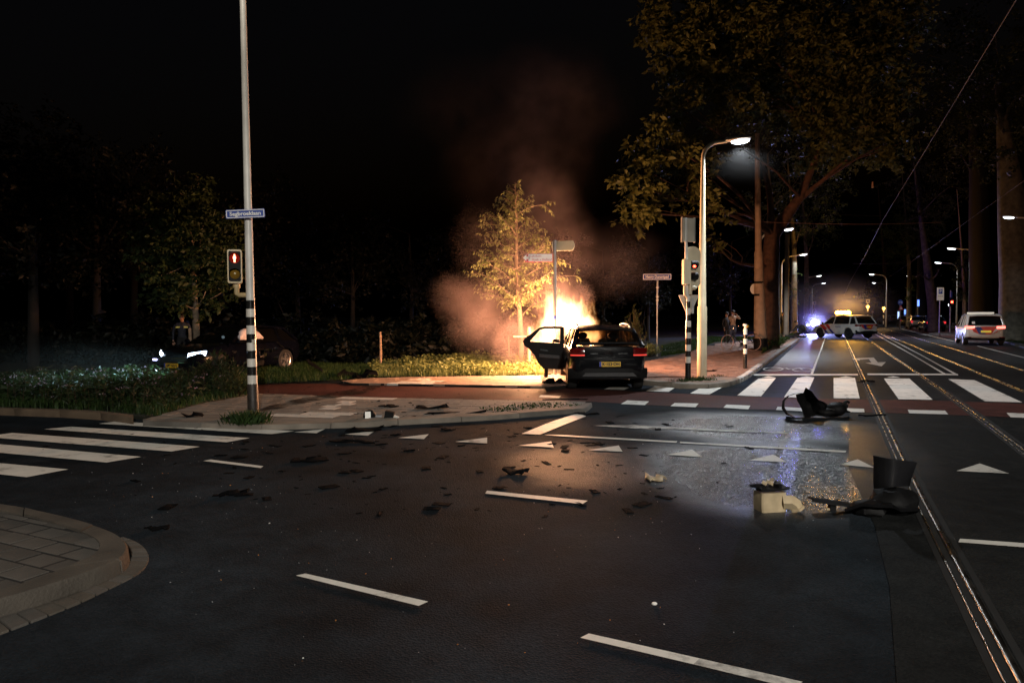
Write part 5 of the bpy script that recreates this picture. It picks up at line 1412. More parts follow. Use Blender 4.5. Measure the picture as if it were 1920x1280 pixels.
M['tail_dim'] = emat('tail_lamp_dim', (1.0, .03, .05), .9)
M['chrome'] = pmat('chrome', (.6, .6, .6), .12, metal=1, var=.05)
M['seat'] = pmat('seat_cloth', (.02, .018, .016), .9, var=.2)
M['plate_glow'] = pmat('plate_yellow_glow', (.75, .55, .06), .4, var=.05, emit=(1, .8, .1), estr=.25)  # slight emission put into the plate, which is no lamp
def thin_glass(name, tint, fac):
    m, nt, N, L, b = new_mat(name)
    t = N.new('ShaderNodeBsdfTransparent'); t.inputs[0].default_value = (*tint, 1)
    b.inputs['Base Color'].default_value = (.01, .01, .01, 1); b.inputs['Roughness'].default_value = .05
    mx = N.new('ShaderNodeMixShader'); mx.inputs[0].default_value = fac
    L.new(t.outputs[0], mx.inputs[1]); L.new(b.outputs[0], mx.inputs[2]); L.new(mx.outputs[0], N['Material Output'].inputs['Surface'])
    return m
M['glass_clear'] = thin_glass('car_glass_clear', (.9, .88, .84), .12)
M['glass_smoked'] = thin_glass('car_glass_smoked', (.86, .76, .64), .14)
M['glass_tint'] = thin_glass('car_glass_tinted', (.25, .27, .28), .35)
def lerp_tab(tab, x):
    return float(np.interp(x, [t[0] for t in tab], [t[1] for t in tab]))
def wheel(parent, c, r, w, side, spokes=5, rimm='rim'):
    """tyre with tread shoulders; the rim, its spokes and hub are a sub-part"""
    mb = MB(); prof = [(r*.66, -w*.42), (r*.88, -w*.5), (r*.97, -w*.42), (r, -w*.2), (r, w*.2), (r*.97, w*.42), (r*.88, w*.5), (r*.66, w*.42)]
    mb.lathe(prof, (0, 0, 0), (0, side, 0), 28, closed=True)
    t = mb.build('wheel', M['tyre'], parent, smooth=40); t.location = c
    rb = MB(); rr = r*.68
    rb.lathe([(rr, -w*.40), (rr*.99, w*.44), (rr*.90, w*.40), (rr*.86, w*.1), (rr*.2, w*.02), (0.001, w*.02)], (0, 0, 0), (0, side, 0), 28)
    for k in range(spokes):
        a = 2*PI*k/spokes+.3; d = Vector((math.cos(a), 0, math.sin(a))); s = Vector((-math.sin(a), 0, math.cos(a)))
        o = Vector((0, side*w*.30, 0))
        vs = []
        for q, wd in ((.12, .10), (.92, .16)):
            for e_ in (-1, 1):
                for y in (0, .1): vs.append(o+d*rr*q+s*rr*wd*e_+Vector((0, side*w*y, 0)))
        rb.add(vs, [(0, 1, 3, 2), (4, 6, 7, 5), (0, 4, 5, 1), (2, 3, 7, 6), (1, 5, 7, 3), (0, 2, 6, 4)])
    rb.disc((0, side*w*.3, 0), (0, side, 0), rr*.2, 14, w*.12)
    rb.build('rim', M[rimm], t, smooth=40)
    return t
def car_body(L_, W_, top, bot, axles, r, parent, mat, plan=.10, nose=.20, arch=1.13, name='body', tumble=.93, sill=.18):
    """lower body: lofted hull with rounded ends, hollowed at the wheel arches by a boolean"""
    xs = [-L_/2, -L_/2+.025, -L_/2+.09, -L_/2+.25]+list(np.linspace(-L_/2+.5, L_/2-.5, 11))+[L_/2-.26, L_/2-.10, L_/2-.03, L_/2]
    rings = []
    for i, x in enumerate(xs):
        u = 2*x/L_
        w = W_/2*(1-plan*abs(u)**5)
        zt = lerp_tab(top, x); zb = lerp_tab(bot, x)
        endk = {0: .82, 1: .93, 2: .985, len(xs)-1: .76, len(xs)-2: .88, len(xs)-3: .96}.get(i, 1.0)
        if endk < 1:
            zm = (zt+zb)/2; zt = zm+(zt-zm)*(.86+.14*endk if endk < .9 else .99); zb = zm+(zb-zm)*(.80 if endk < .9 else .95); w *= endk if endk > .9 else endk
        half = [(0, zb), (.72*w, zb), (.93*w, zb+.03), (w*.985, zb+.10), (w, zb+sill+.12), (w, zb+(zt-zb)*.62), (w*.985, zb+(zt-zb)*.80), (w*tumble, zt-.035), (w*tumble*.93, zt), (0, zt+.025)]
        ring_ = [(x, y, z) for y, z in half]+[(x, -y, z) for y, z in reversed(half[1:-1])]
        rings.append(ring_)
    mb = MB(); k = len(rings[0])
    vs = [p for r_ in rings for p in r_]; fs = []
    for i in range(len(rings)-1):
        for j in range(k): fs.append((i*k+j, i*k+(j+1) % k, (i+1)*k+(j+1) % k, (i+1)*k+j))
    fs.append(tuple(range(k))); fs.append(tuple(reversed(range((len(rings)-1)*k, len(rings)*k))))
    mb.add(vs, fs)
    me = mb.mesh(name)
    if axles:
        ob = bpy.data.objects.new('tmp', me); COL.objects.link(ob)
        cuts = []
        for ax in axles:
            for s in (-1, 1):
                c = MB(); c.cyl((ax, s*(W_/2-.30), r), (ax, s*(W_/2+.2), r), r*arch, n=28)
                cm = bpy.data.objects.new('cut', c.mesh('cut')); COL.objects.link(cm); cuts.append(cm)
                m_ = ob.modifiers.new('b', 'BOOLEAN'); m_.operation = 'DIFFERENCE'; m_.object = cm; m_.solver = 'EXACT'
        dg = bpy.context.evaluated_depsgraph_get()
        me2 = bpy.data.meshes.new_from_object(ob.evaluated_get(dg)); me2.name = name
        for c in cuts: bpy.data.objects.remove(c)
        bpy.data.objects.remove(ob)
        me = me2; me.materials.clear()
    me.polygons.foreach_set('use_smooth', [True]*len(me.polygons)); me.set_sharp_from_angle(angle=math.radians(32))
    o = link(name, me, mat, parent)
    ar = MB()
    for ax in axles or []:
        for s in (-1, 1):
            N = 18; inn = []; 
            Pg = []
            for q in range(N+1):
                a = -.25+(PI+.5)*q/N
                Pg.append([Vector((ax+math.cos(a)*r*arch*1.0, s*(W_/2*.997), r+math.sin(a)*r*arch)), Vector((ax+math.cos(a)*r*arch*.985, s*(W_/2-.28), r+math.sin(a)*r*arch*.985))])
            ar.grid(Pg)
    return o
def cabin(parent, zb, wb, gh, wr, mat, glass, belt=None, rear_over=0.0, bpill=(.05,), crown=.035, quarter=True, pill=.045, spoiler=True, roof_mat=None, skip_left_rear=False):
    """roof shell, pillars, and each pane of glass as its own part. gh: x of windscreen base, roof front, roof rear, rear glass base with their z"""
    (x1, z1), (x2, z2), (xm, zm_), (x3, z3), (x4, z4) = gh
    # roof
    xs = [x2, (x2+xm)/2, xm, (xm+x3)/2, x3]
    zs = [z2, z2+(zm_-z2)*.75, zm_, z3+(zm_-z3)*.72, z3]
    P = []
    for x, z in zip(xs, zs):
        P.append([Vector((x, y*wr, z+crown*(1-abs(y)**2.2)-.02)) for y in (-1.02, -.9, -.6, -.2, .2, .6, .9, 1.02)])
    mb = MB(); sheet(mb, P, .03)
    roof = mb.build('roof', roof_mat or mat, parent, smooth=35)
    if spoiler:
        mb = MB(); Pg = [[Vector((x3+.03, y*wr*.98, z3+.015+crown*(1-abs(y)**2.2)-.01)) , Vector((x3-.20, y*wr*.95, z3-.045+crown*(1-abs(y)**2.2)))] for y in np.linspace(-1, 1, 9)]
        sheet(mb, Pg, .03); mb.build('spoiler', mat, parent, smooth=35)
    # pillars
    mb = MB()
    for s in (-1, 1):
        mb.tube([Vector((x1, s*wb, z1-.05)), Vector((x2, s*wr, z2))], [pill, pill*.8], 8, flat=.7)
        mb.tube([Vector((x3, s*wr, z3)), Vector((x4+.02, s*wb*.96, z4-.05))], [pill*1.1, pill*1.5], 8, flat=.7)
        mb.tube([Vector((x2, s*wr*1.01, z2)), Vector((xm, s*wr*1.02, zm_-.01)), Vector((x3, s*wr, z3))], [pill*.75]*3, 8)
        for bx in bpill:
            zr = float(np.interp(bx, [x3, xm, x2], [z3, zm_, z2]))
            mb.tube([Vector((bx, s*wb, zb-.05)), Vector((bx-.05, s*wr*1.0, zr))], [pill*1.0, pill*.8], 8, flat=.6)
        if quarter:
            qx = x3+.42
            mb.tube([Vector((qx-.12, s*wb, zb-.03)), Vector((qx-.06, s*wr, float(np.interp(qx, [x3, xm], [z3, zm_]))))], [pill*1.4, pill], 8, flat=.6)
    pl = mb.build('pillars', mat, parent, smooth=40); pl['kind'] = 'stuff'
    # panes
    def pane(name, a, b, c, d, gm, bulge=(0, 0, 0), n=5, inset=.02):
        Pg = []
        for i in range(n+1):
            u = i/n; row = []
            for j in range(n+1):
                v = j/n
                p = (Vector(a).lerp(Vector(b), u)).lerp(Vector(d).lerp(Vector(c), u), v)
                p += Vector(bulge)*(4*u*(1-u))*(.5+.5*4*v*(1-v))
                row.append(p)
            Pg.append(row)
        m_ = MB(); sheet(m_, Pg, .006); return m_.build(name, M[gm], parent, smooth=50)
    pane('windscreen', (x1, -wb*.97, z1-.02), (x1, wb*.97, z1-.02), (x2, wr*.98, z2-.01), (x2, -wr*.98, z2-.01), glass['front'], (.10, 0, .03))
    pane('rear_window', (x4, -wb*.90, z4), (x4, wb*.90, z4), (x3-.02, wr*.94, z3-.02), (x3-.02, -wr*.94, z3-.02), glass['rear'], (-.06, 0, .01))
    for s in (-1, 1):
        edges = [x1-.10]+[b for b in bpill]+([x3+.30] if quarter else [])+[x4+.12]
        for i in range(len(edges)-1):
            xa, xb = edges[i]-.04, edges[i+1]+.04
            def topx(x):
                # front edge leans with the windscreen, the last with the rear glass
                return min(x, x2-.02) if i == 0 and x == xa else (max(x, x3+.02) if i == len(edges)-2 and x == xb else x-.03)
            ta, tb_ = topx(xa), topx(xb)
            zr = lambda x: float(np.interp(x, [x3, xm, x2], [z3, zm_, z2]))-.05
            if skip_left_rear and s == 1 and i == 1: continue
            pane('side_window', (xa, s*wb*1.0, zb-.02), (xb, s*wb*1.0, zb-.02), (tb_, s*wr*1.0, zr(tb_)), (ta, s*wr*1.0, zr(ta)), glass['side'])
    return roof
def plate(parent, c, n, txt, lit='plate', w=.50, h=.11):
    n = Vector(n); u = Vector((0, 0, 1)).cross(n).normalized()
    e_ = MB(); e_.prism([(-w/2, -h/2), (w/2, -h/2), (w/2, h/2), (-w/2, h/2)], c, u, (0, 0, 1), n, .012); p = e_.build('licence_plate', M[lit], parent)
    b = MB(); b.prism([(-w/2, -h/2), (-w/2+.045, -h/2), (-w/2+.045, h/2), (-w/2, h/2)], Vector(c)+n*.013, u, (0, 0, 1), n, .002); b.build('blue_strip', M['eu_blue'], p)
    if txt: text('lettering', txt, h*.86, M['ink'], p, Vector(c)+u*.02+n*.0145, u, (0, 0, 1), .002, bold=.004, width=w*.80)
    return p
def decal(parent, name, pts, mat, y): # pts in (x, z)
    mb = MB(); s = 1 if y > 0 else -1
    mb.prism(pts, Vector((0, y, 0)), (1, 0, 0), (0, 0, 1), (0, s, 0), .006)
    return mb.build(name, M[mat], parent)

# ---- the burning car, seen from behind
def local_of(e, p): return e.matrix_basis.inverted() @ Vector(p)
bc_rear = G(1134, 729, 0)
HEAD = math.radians(90-0.5)
hv = Vector((math.cos(HEAD), math.sin(HEAD), 0))
bc_pos = bc_rear+hv*1.45
burn = empty('burning_car', bc_pos, HEAD, 'black hatchback on fire, rear facing the camera with its left door open, plate K-153-DH', 'car')
top = [(-2.17, 1.00), (-2.0, 1.02), (-1.2, 1.0), (0, .98), (1.0, .97), (1.25, .94), (1.9, .84), (2.17, .70)]
bot = [(-2.17, .40), (-1.9, .30), (-1.2, .24), (1.3, .22), (1.9, .24), (2.17, .30)]
BW = 1.76
car_body(4.34, BW, top, bot, (-1.34, 1.34), .345, burn, M['car_black'])
cabin(burn, 1.0, .80, ((1.15, .97), (.35, 1.38), (-.45, 1.46), (-1.50, 1.37), (-2.02, 1.05)), .63, M['car_black'], {'front': 'glass_smoked', 'rear': 'glass_smoked', 'side': 'glass_smoked'}, bpill=(.05,), skip_left_rear=True)
for ax in (-1.34, 1.34):
    for s in (-1, 1): wheel(burn, Vector((ax, s*(BW/2-.12), .345)), .345, .22, s)
mb = MB()
for y in (-.38, .38):
    mb.tube([Vector((.15, y, .55)), Vector((.05, y, .95)), Vector((-.02, y, 1.12))], [.22, .23, .17], 10, flat=.35)
    mb.ball((-.04, y, 1.20), (.05, .13, .09), 10, 6)
for y in (-.42, 0, .42): mb.ball((-1.05, y, 1.08), (.05, .12, .075), 10, 6)
mb.box((-1.05, 0, .78), (.14, 1.25, .5), Matrix.Rotation(-.25, 3, 'Y'))
st_ = mb.build('seats', M['seat'], burn, smooth=50); st_['kind'] = 'stuff'
# tailgate details
REAR = -2.17
mb = MB(); mb.box((REAR+.045, 0, 1.075), (.16, 1.30, .03), Matrix.Rotation(.25, 3, 'Y')); mb.build('tailgate_lip', M['car_black'], burn)
for s in (-1, 1):
    mb = MB(); P = []
    for i in range(5):
        u = i/4; y = s*(.53+.31*u); x = REAR+.015+.10*u**3
        P.append([Vector((x, y, .80)), Vector((x-.012, y, .86)), Vector((x-.012, y, .93)), Vector((x+.01, y, .98))])
    sheet(mb, P, -.03*s); tl = mb.build('tail_lamp', M['tail_faint'], burn, smooth=40)
    mb = MB(); P = []
    for i in range(5):
        u = i/4; y = s*(.535+.30*u); x = REAR+.000+.10*u**3
        P.append([Vector((x-.022, y, .812)), Vector((x-.024, y, .838))])
    sheet(mb, P, -.02*s); mb.build('light_strip', M['tail_strip'], tl, smooth=40)
plate(burn, Vector((REAR-.012, -.02, .625)), (-1, 0, 0), 'K·153·DH', lit='plate', w=.47, h=.105)
mb = MB(); P = [[Vector((REAR-.03+.16*abs(y)**4, y*.86, .30)), Vector((REAR-.05+.16*abs(y)**4, y*.87, .42)), Vector((REAR-.02+.16*abs(y)**4, y*.87, .53))] for y in np.linspace(-1, 1, 13)]
sheet(mb, P, .03); mb.build('bumper', M['plastic_black'], burn, smooth=40)
mb = MB(); mb.prism([(-.60, .36), (.60, .36), (.52, .44), (-.52, .44)], Vector((REAR-.075, 0, 0)), (0, 1, 0), (0, 0, 1), (-1, 0, 0), .012); mb.build('diffuser', M['plastic_grey'], burn)
mb = MB()
for k in range(2):
    z = .835+.035*k
    mb.tube([Vector((REAR-.008, .09, z)), Vector((REAR-.012, 0, z+.045)), Vector((REAR-.008, -.09, z))], .009, 5)
mb.build('emblem', M['chrome'], burn)
mb = MB(); mb.box((REAR-.003, .0, .965), (.012, .34, .008)); mb.box((REAR-.003, -.30, .86), (.01, .20, .012)); mb.box((REAR-.003, .33, .86), (.01, .16, .012)); mb.build('badge_strip', M['chrome'], burn)
mb = MB(); mb.box((REAR-.002, 0, .735), (.01, 1.1, .012)); mb.build('gap_shade', M['dark'], burn)  # dark strip laid on for the shade of the tailgate gap
for s in (-1, 1):
    mb = MB(); mb.tube([Vector((.3, s*.60, 1.40)), Vector((.15, s*.60, 1.475)), Vector((-.5, s*.60, 1.50)), Vector((-1.15, s*.60, 1.475)), Vector((-1.35, s*.60, 1.40))], [.015, .02, .02, .02, .015], 8); mb.build('roof_rail', M['galv_grey'], burn, smooth=60)
    mb = MB(); mb.ball((.95, s*.99, 1.02), (.06, .11, .075), 10, 8); mb.tube([Vector((.93, s*.84, .98)), Vector((.95, s*.93, 1.0))], .025, 6); mb.build('mirror', M['plastic_black'], burn, smooth=60)
mb = MB(); mb.tube([Vector((-1.25, .1, 1.42)), Vector((-1.32, .07, 1.62))], [.008, .004], 5); mb.build('antenna', M['plastic_black'], burn)
mb = MB(); mb.tube([Vector((-2.06, .1, 1.03)), Vector((-1.98, -.05, 1.08)), Vector((-1.86, -.35, 1.17))], [.014, .012, .008], 6); mb.build('wiper', M['plastic_black'], burn)
# open left rear door: hinged at the B-pillar, swung square to the car
dz_ = [(0.0, .34), (.52, .37), (.66, .52), (.74, .70), (.88, .86), (1.00, .95), (1.04, 1.06), (.97, 1.15), (.62, 1.40), (.50, 1.43), (.06, 1.43), (0.0, 1.40)]
hinge = Vector((-.02, BW/2-.04, 0)); dn = Vector((.10, .995, 0)).normalized(); dth = Vector((-.995, .10, 0)).normalized()
dr_ = MB()
win = [(.10, 1.01), (.86, 1.05), (.60, 1.345), (.48, 1.37), (.10, 1.37)]
# lower panel and window frame, one body with a real opening
def ring_prism(mb, outer, inner, o, u, v, n, t):
    bm = bmesh.new()
    def loop(P, h): return [bm.verts.new(Vector(o)+Vector(u)*x+Vector(v)*y+Vector(n)*h) for x, y in P]
    O0, I0 = loop(outer, 0), loop(inner, 0)
    for a in (O0, I0):
        for i in range(len(a)): bm.edges.new((a[i], a[(i+1) % len(a)]))
    bmesh.ops.triangle_fill(bm, use_beauty=True, edges=bm.edges[:], use_dissolve=False)
    r_ = bmesh.ops.extrude_face_region(bm, geom=bm.faces[:])
    bmesh.ops.translate(bm, vec=Vector(n)*t, verts=[x for x in r_['geom'] if isinstance(x, bmesh.types.BMVert)])
    bm.verts.index_update()
    mb.add([v_.co[:] for v_ in bm.verts], [tuple(w.index for w in f.verts) for f in bm.faces]); bm.free()
ring_prism(dr_, dz_, win, hinge, dn, (0, 0, 1), dth, .07)
door = dr_.build('open_door', M['plastic_black'], burn); door['label'] = 'rear left door standing wide open'
dr2 = MB(); dr2.prism([(.02, .36), (.50, .39), (.64, .54), (.72, .72), (.86, .88), (.98, .97), (.04, .97)], hinge-dth*.03, dn, (0, 0, 1), dth*-1, .03); dr2.build('outer_skin', M['car_black'], door)
b = MB(); b.prism([(.12, .62), (.62, .66), (.62, .74), (.12, .70)], hinge+dth*.07, dn, (0, 0, 1), dth, .05); b.build('arm_rest', M['plastic_grey'], door)
b = MB(); b.prism([(.40, .80), (.60, .83), (.60, .87), (.40, .84)], hinge+dth*.07, dn, (0, 0, 1), dth, .02); b.build('inner_handle', M['chrome'], door)
b = MB(); b.prism([(.84, 1.055), (.93, 1.02), (.97, 1.10), (.88, 1.13)], hinge+dth*-.01, dn, (0, 0, 1), dth, .05); b.build('window_catch', M['plastic_black'], door)
# what hangs down by the left front wheel: torn arch liner and sill
mb = MB(); mb.tube([Vector((.62, BW/2+.40, .02)), Vector((.60, BW/2+.38, .35)), Vector((.4, BW/2+.30, .42))], [.06, .05, .05], 7, flat=.5); mb.build('torn_liner', M['plastic_black'], burn)

# ---- the wrecked hatchback on the verge, its lights on
AW = math.radians(22)
hw = Vector((-math.sin(AW), -math.cos(AW), 0)); lw = Vector((-hw.y, hw.x, 0))
fw = at(412, 690, 19.0)
wreck_pos = Vector((fw.x, fw.y, 0))-hw*1.30-lw*.78; wreck_pos.z = .03
wreck = empty('wrecked_car', wreck_pos, math.atan2(hw.y, hw.x), 'dark smashed hatchback on the verge with bright headlights and a burst white airbag', 'car')
top = [(-2.1, .90), (-1.9, .96), (-1.1, .95), (0, .93), (.95, .93), (1.15, .92), (1.8, .80), (2.12, .62)]
bot = [(-2.1, .38), (-1.9, .28), (-1.2, .20), (1.3, .20), (1.9, .22), (2.12, .28)]
wb_ = car_body(4.24, 1.78, top, bot, (-1.32, 1.30), .335, wreck, M['car_navy'])
# crumpled flank: push the hull in and out along the left side
for v_ in wb_.data.vertices:
    if v_.co.y > .35 and -1.0 < v_.co.x < 1.9:
        k = math.exp(-((v_.co.x-.35)/.75)**2)
        v_.co.y -= .17*k*(.6+noise.noise(v_.co*3.1)); v_.co.x += .05*noise.noise(v_.co*5.0+Vector((3, 1, 0))); v_.co.z += .04*noise.noise(v_.co*6.0)
cabin(wreck, .95, .79, ((1.0, .92), (.22, 1.33), (-.5, 1.41), (-1.45, 1.34), (-1.98, .98)), .60, M['car_navy'], {'front': 'glass_tint', 'rear': 'glass_dark', 'side': 'glass_tint'}, bpill=(-.05,), skip_left_rear=False)
for ax in (-1.32, 1.30):
    for s in (-1, 1):
        w_ = wheel(wreck, Vector((ax, s*(.89-.13), .335)), .335, .22, s, spokes=5)
        if ax > 0 and s == 1: w_.rotation_euler = (.12, .3, .45)
M['head_led'] = emat('headlamp_lit', (.62, .78, 1.0), 12)
M['drl'] = emat('daylight_strip', (.55, .55, 1.0), 5)
FX = 2.12
for s in (-1, 1):
    mb = MB(); P = [[Vector((FX-.02-.26*u**1.5, s*(.46+.37*u), .585+.05*u)), Vector((FX-.06-.27*u**1.5, s*(.46+.37*u), .70+.06*u))] for u in np.linspace(0, 1, 7)]
    sheet(mb, P, .03*s); hl = mb.build('headlamp', M['head_led'], wreck, smooth=50)
    d = bpy.data.lights.new('headlight', 'SPOT'); d.energy = 1150; d.color = (.50, .88, 1.0); d.spot_size = math.radians(50); d.spot_blend = .9; d.shadow_soft_size = .05
    o = bpy.data.objects.new('headlight', d); COL.objects.link(o); o.parent = wreck; o.location = (FX+.06, s*.62, .64)
    o.rotation_euler = Vector((1, .10, -.12)).to_track_quat('-Z', 'Y').to_euler()
mb = MB(); mb.box((FX+.0, -.72, .52), (.05, .16, .05), Matrix.Rotation(-.3, 3, 'Z')); mb.build('day_lamp', M['drl'], wreck)
mb = MB(); mb.prism([(-.52, .44), (.52, .44), (.44, .60), (-.44, .60)], Vector((FX-.03, 0, 0)), (0, -1, 0), (0, 0, 1), (1, 0, 0), .05); gr = mb.build('grille', M['plastic_black'], wreck)
for k in range(4):
    mb = MB(); mb.box((FX+.03, 0, .455+.04*k), (.02, .84, .008)); mb.build('grille_bar', M['chrome'], gr)
M['emblem_gold'] = pmat('grille_trim', (.6, .42, .16), .3, metal=1)
mb = MB(); mb.tube([Vector((FX+.04, -.05, .56)), Vector((FX+.05, .15, .575)), Vector((FX+.02, .42, .60))], [.018, .02, .012], 6); mb.build('hanging_trim', M['emblem_gold'], wreck)
plate(wreck, Vector((FX+.045, -.06, .37)), (1, 0, 0), 'HRT·GG·G', w=.50, h=.12)
mb = MB(); P = [[Vector((FX-.0-.2*abs(y)**4, y*.84, .22)), Vector((FX+.02-.2*abs(y)**4, y*.86, .30)), Vector((FX-.02-.2*abs(y)**4, y*.86, .42))] for y in np.linspace(-1, 1, 11)]; sheet(mb, P, -.03); mb.build('bumper', M['plastic_black'], wreck, smooth=40)
M['airbag'] = pmat('airbag_cloth', (.62, .55, .56), .8, var=.15, scale=6, bump=.4, bscale=20)
mb = MB(); Pg = []
for i in range(11):
    u = i/10; Pg.append([Vector((-.42+.95*u, .70+.10*math.sin(v*PI), .96+.36*v*(1-(2*u-1)**4*.6)+.02*math.sin(7*u+3*v))) for v in np.linspace(0, 1, 7)])
sheet(mb, Pg, .05); mb.build('airbag', M['airbag'], wreck, smooth=60)
mb = MB(); mb.box((-2.02, .62, .80), (.10, .26, .10), Matrix.Rotation(-.5, 3, 'Z')); mb.build('tail_lamp', M['tail_on'], wreck)
mb = MB(); mb.tube([Vector((-.75, .895, .66)), Vector((-.45, .90, .70)), Vector((-.10, .86, .72))], [.022, .03, .015], 7); mb.build('torn_sill', M['chrome'], wreck, smooth=60)
mb = MB(); mb.tube([Vector((-1.18, .90, .74)), Vector((-1.0, .93, .80)), Vector((-.86, .91, .92))], [.014, .025, .01], 7); mb.build('torn_arch', M['chrome'], wreck, smooth=60)
# bent sheet scraps hanging from the flank
for k in range(16):
    c = Vector((random.uniform(-.9, 1.2), .86+random.uniform(-.02, .10), random.uniform(.30, .72)))
    mb = MB(); a = random.uniform(.05, .14); rt_ = Matrix.Rotation(random.uniform(-1, 1), 3, 'X') @ Matrix.Rotation(random.uniform(-1, 1), 3, 'Z') @ Matrix.Rotation(random.uniform(-1, 1), 3, 'Y')
    Pg = [[c+rt_ @ Vector((a*(i-1), .03*math.sin(i*1.4+j), a*.6*(j-1))) for j in range(3)] for i in range(3)]
    sheet(mb, Pg, .006); mb.build('torn_panel', M[random.choice(['car_navy', 'chrome', 'plastic_black'])], wreck)
for s in (-1, 1):
    mb = MB(); mb.ball((.78, s*.97, .98), (.06, .10, .07), 10, 8); mb.tube([Vector((.78, s*.80, .93)), Vector((.78, s*.92, .96))], .02, 6); mb.build('mirror', M['car_navy'], wreck, smooth=60)
mb = MB(); mb.ball((.62, .25, 1.10), .045, 10, 6); mb.build('phone_light', M['far_white'], wreck)

# ---- police wagon across the street (rear three-quarter view)
def police_marks_side(e, s, y, f=1):
    pass
pw_rw = at(1593.5, 634, 46.5)
AP = math.radians(107)   # heading: away from the camera and to the left
hp = Vector((math.cos(AP), math.sin(AP), 0))
PWp = G(1592, 634.5, 0)+hp*1.36-Vector((-hp.y, hp.x, 0))*.80
pol = empty('police_wagon', PWp, AP, 'white police estate with red and blue stripes parked across the lanes, amber roof beacon lit', 'police car')
top = [(-2.2, 1.0), (-2.05, 1.05), (-1.2, 1.03), (0, 1.0), (1.0, .99), (1.2, .97), (1.95, .84), (2.22, .66)]
bot = [(-2.2, .46), (-1.95, .36), (-1.2, .27), (1.3, .25), (1.9, .27), (2.2, .34)]
PWW = 1.84
car_body(4.42, PWW, top, bot, (-1.36, 1.36), .36, pol, M['car_white'])
cabin(pol, 1.03, .84, ((1.15, .98), (.40, 1.50), (-.5, 1.62), (-1.72, 1.54), (-2.10, 1.06)), .68, M['car_white'], {'front': 'glass_dark', 'rear': 'glass_dark', 'side': 'glass_dark'}, bpill=(.05,))
for ax in (-1.36, 1.36):
    for s in (-1, 1): wheel(pol, Vector((ax, s*(PWW/2-.12), .36)), .36, .23, s, rimm='plastic_grey')
mb = MB(); P = [[Vector((-2.22+.16*abs(y)**4, y*.90, .32)), Vector((-2.25+.16*abs(y)**4, y*.92, .45)), Vector((-2.2+.16*abs(y)**4, y*.92, .58))] for y in np.linspace(-1, 1, 11)]; sheet(mb, P, .03); mb.build('bumper', M['plastic_black'], pol, smooth=40)
for s in (-1, 1):
    y = s*(PWW/2+.002)
    decal(pol, 'red_stripe', [(1.0, .96), (1.35, .94), (.86, .55), (.56, .66)], 'stripe_red', y)
    decal(pol, 'red_stripe', [(.52, .97), (.78, .965), (.40, .58), (.30, .64), (.30, .80)], 'stripe_red', y)
    decal(pol, 'blue_stripe', [(.88, .72), (1.08, .72), (.72, .33), (.45, .33)], 'stripe_blue', y)
    decal(pol, 'blue_stripe', [(.46, .80), (.66, .80), (.10, .33), (-.16, .33)], 'stripe_blue', y)
    text('lettering', 'POLITIE', .15, M['stripe_blue'], pol, Vector((-.45, s*(PWW/2+.006), .80)), (-s, 0, 0), (0, 0, 1), .003)
    mb = MB(); mb.ball((.95, s*1.02, 1.05), (.07, .12, .085), 10, 8); mb.build('mirror', M['plastic_black'], pol, smooth=60)
    mb = MB(); P = [[Vector((-2.225+.26*u**2, s*(.60+.31*u), .86)), Vector((-2.225+.26*u**2, s*(.60+.31*u), .98))] for u in np.linspace(0, 1, 5)]; sheet(mb, P, -.03*s); mb.build('tail_lamp', M['tail_faint'], pol, smooth=40)
def rear_marks(e, xr, z0, z1, hw_):
    mb = MB(); mb.prism([(-hw_, z1), (hw_, z1), (hw_*.85, z0+.12), (hw_*.4, z0), (-hw_*.4, z0), (-hw_*.85, z0+.12)], Vector((xr, 0, 0)), (0, -1, 0), (0, 0, 1), (-1, 0, 0), .008); p = mb.build('red_panel', M['stripe_red'], e)
    mb = MB(); mb.prism([(-hw_*.75, z1-.02), (-hw_*.35, z1-.02), (hw_*.05, z0+.01), (-hw_*.45, z0+.01)], Vector((xr-.009, 0, 0)), (0, -1, 0), (0, 0, 1), (-1, 0, 0), .006); mb.build('blue_stripe', M['stripe_blue'], p)
    mb = MB(); mb.prism([(hw_*.42, z0+.01), (hw_*.62, z0+.10), (hw_*.95, z1-.16), (hw_*.80, z1-.02)], Vector((xr-.009, 0, 0)), (0, -1, 0), (0, 0, 1), (-1, 0, 0), .006); mb.build('white_stripe', M['car_white'], p)
rear_marks(pol, -2.216, .64, .98, .60)
plate(pol, Vector((-2.23, -.02, .80)), (-1, 0, 0), None, w=.42, h=.10, lit='plate')
# roof light bar with the amber flasher
M['amber_flash'] = emat('amber_flash', (1.0, .42, .04), 42)
mb = MB(); mb.box((.12, 0, 1.68), (.30, 1.10, .06)); lb2 = mb.build('light_bar', M['plastic_grey'], pol)
mb = MB()
for y in (-.46, -.16, .16, .46): mb.ball((.08, y, 1.79), (.19, .18, .15), 12, 8)
mb.build('amber_lamp', M['amber_flash'], lb2)
d = bpy.data.lights.new('beacon_light', 'POINT'); d.energy = 1000; d.color = (1, .46, .06); d.shadow_soft_size = .3
o = bpy.data.objects.new('beacon_light', d); COL.objects.link(o); o.parent = pol; o.location = (.4, -.8, 2.35)

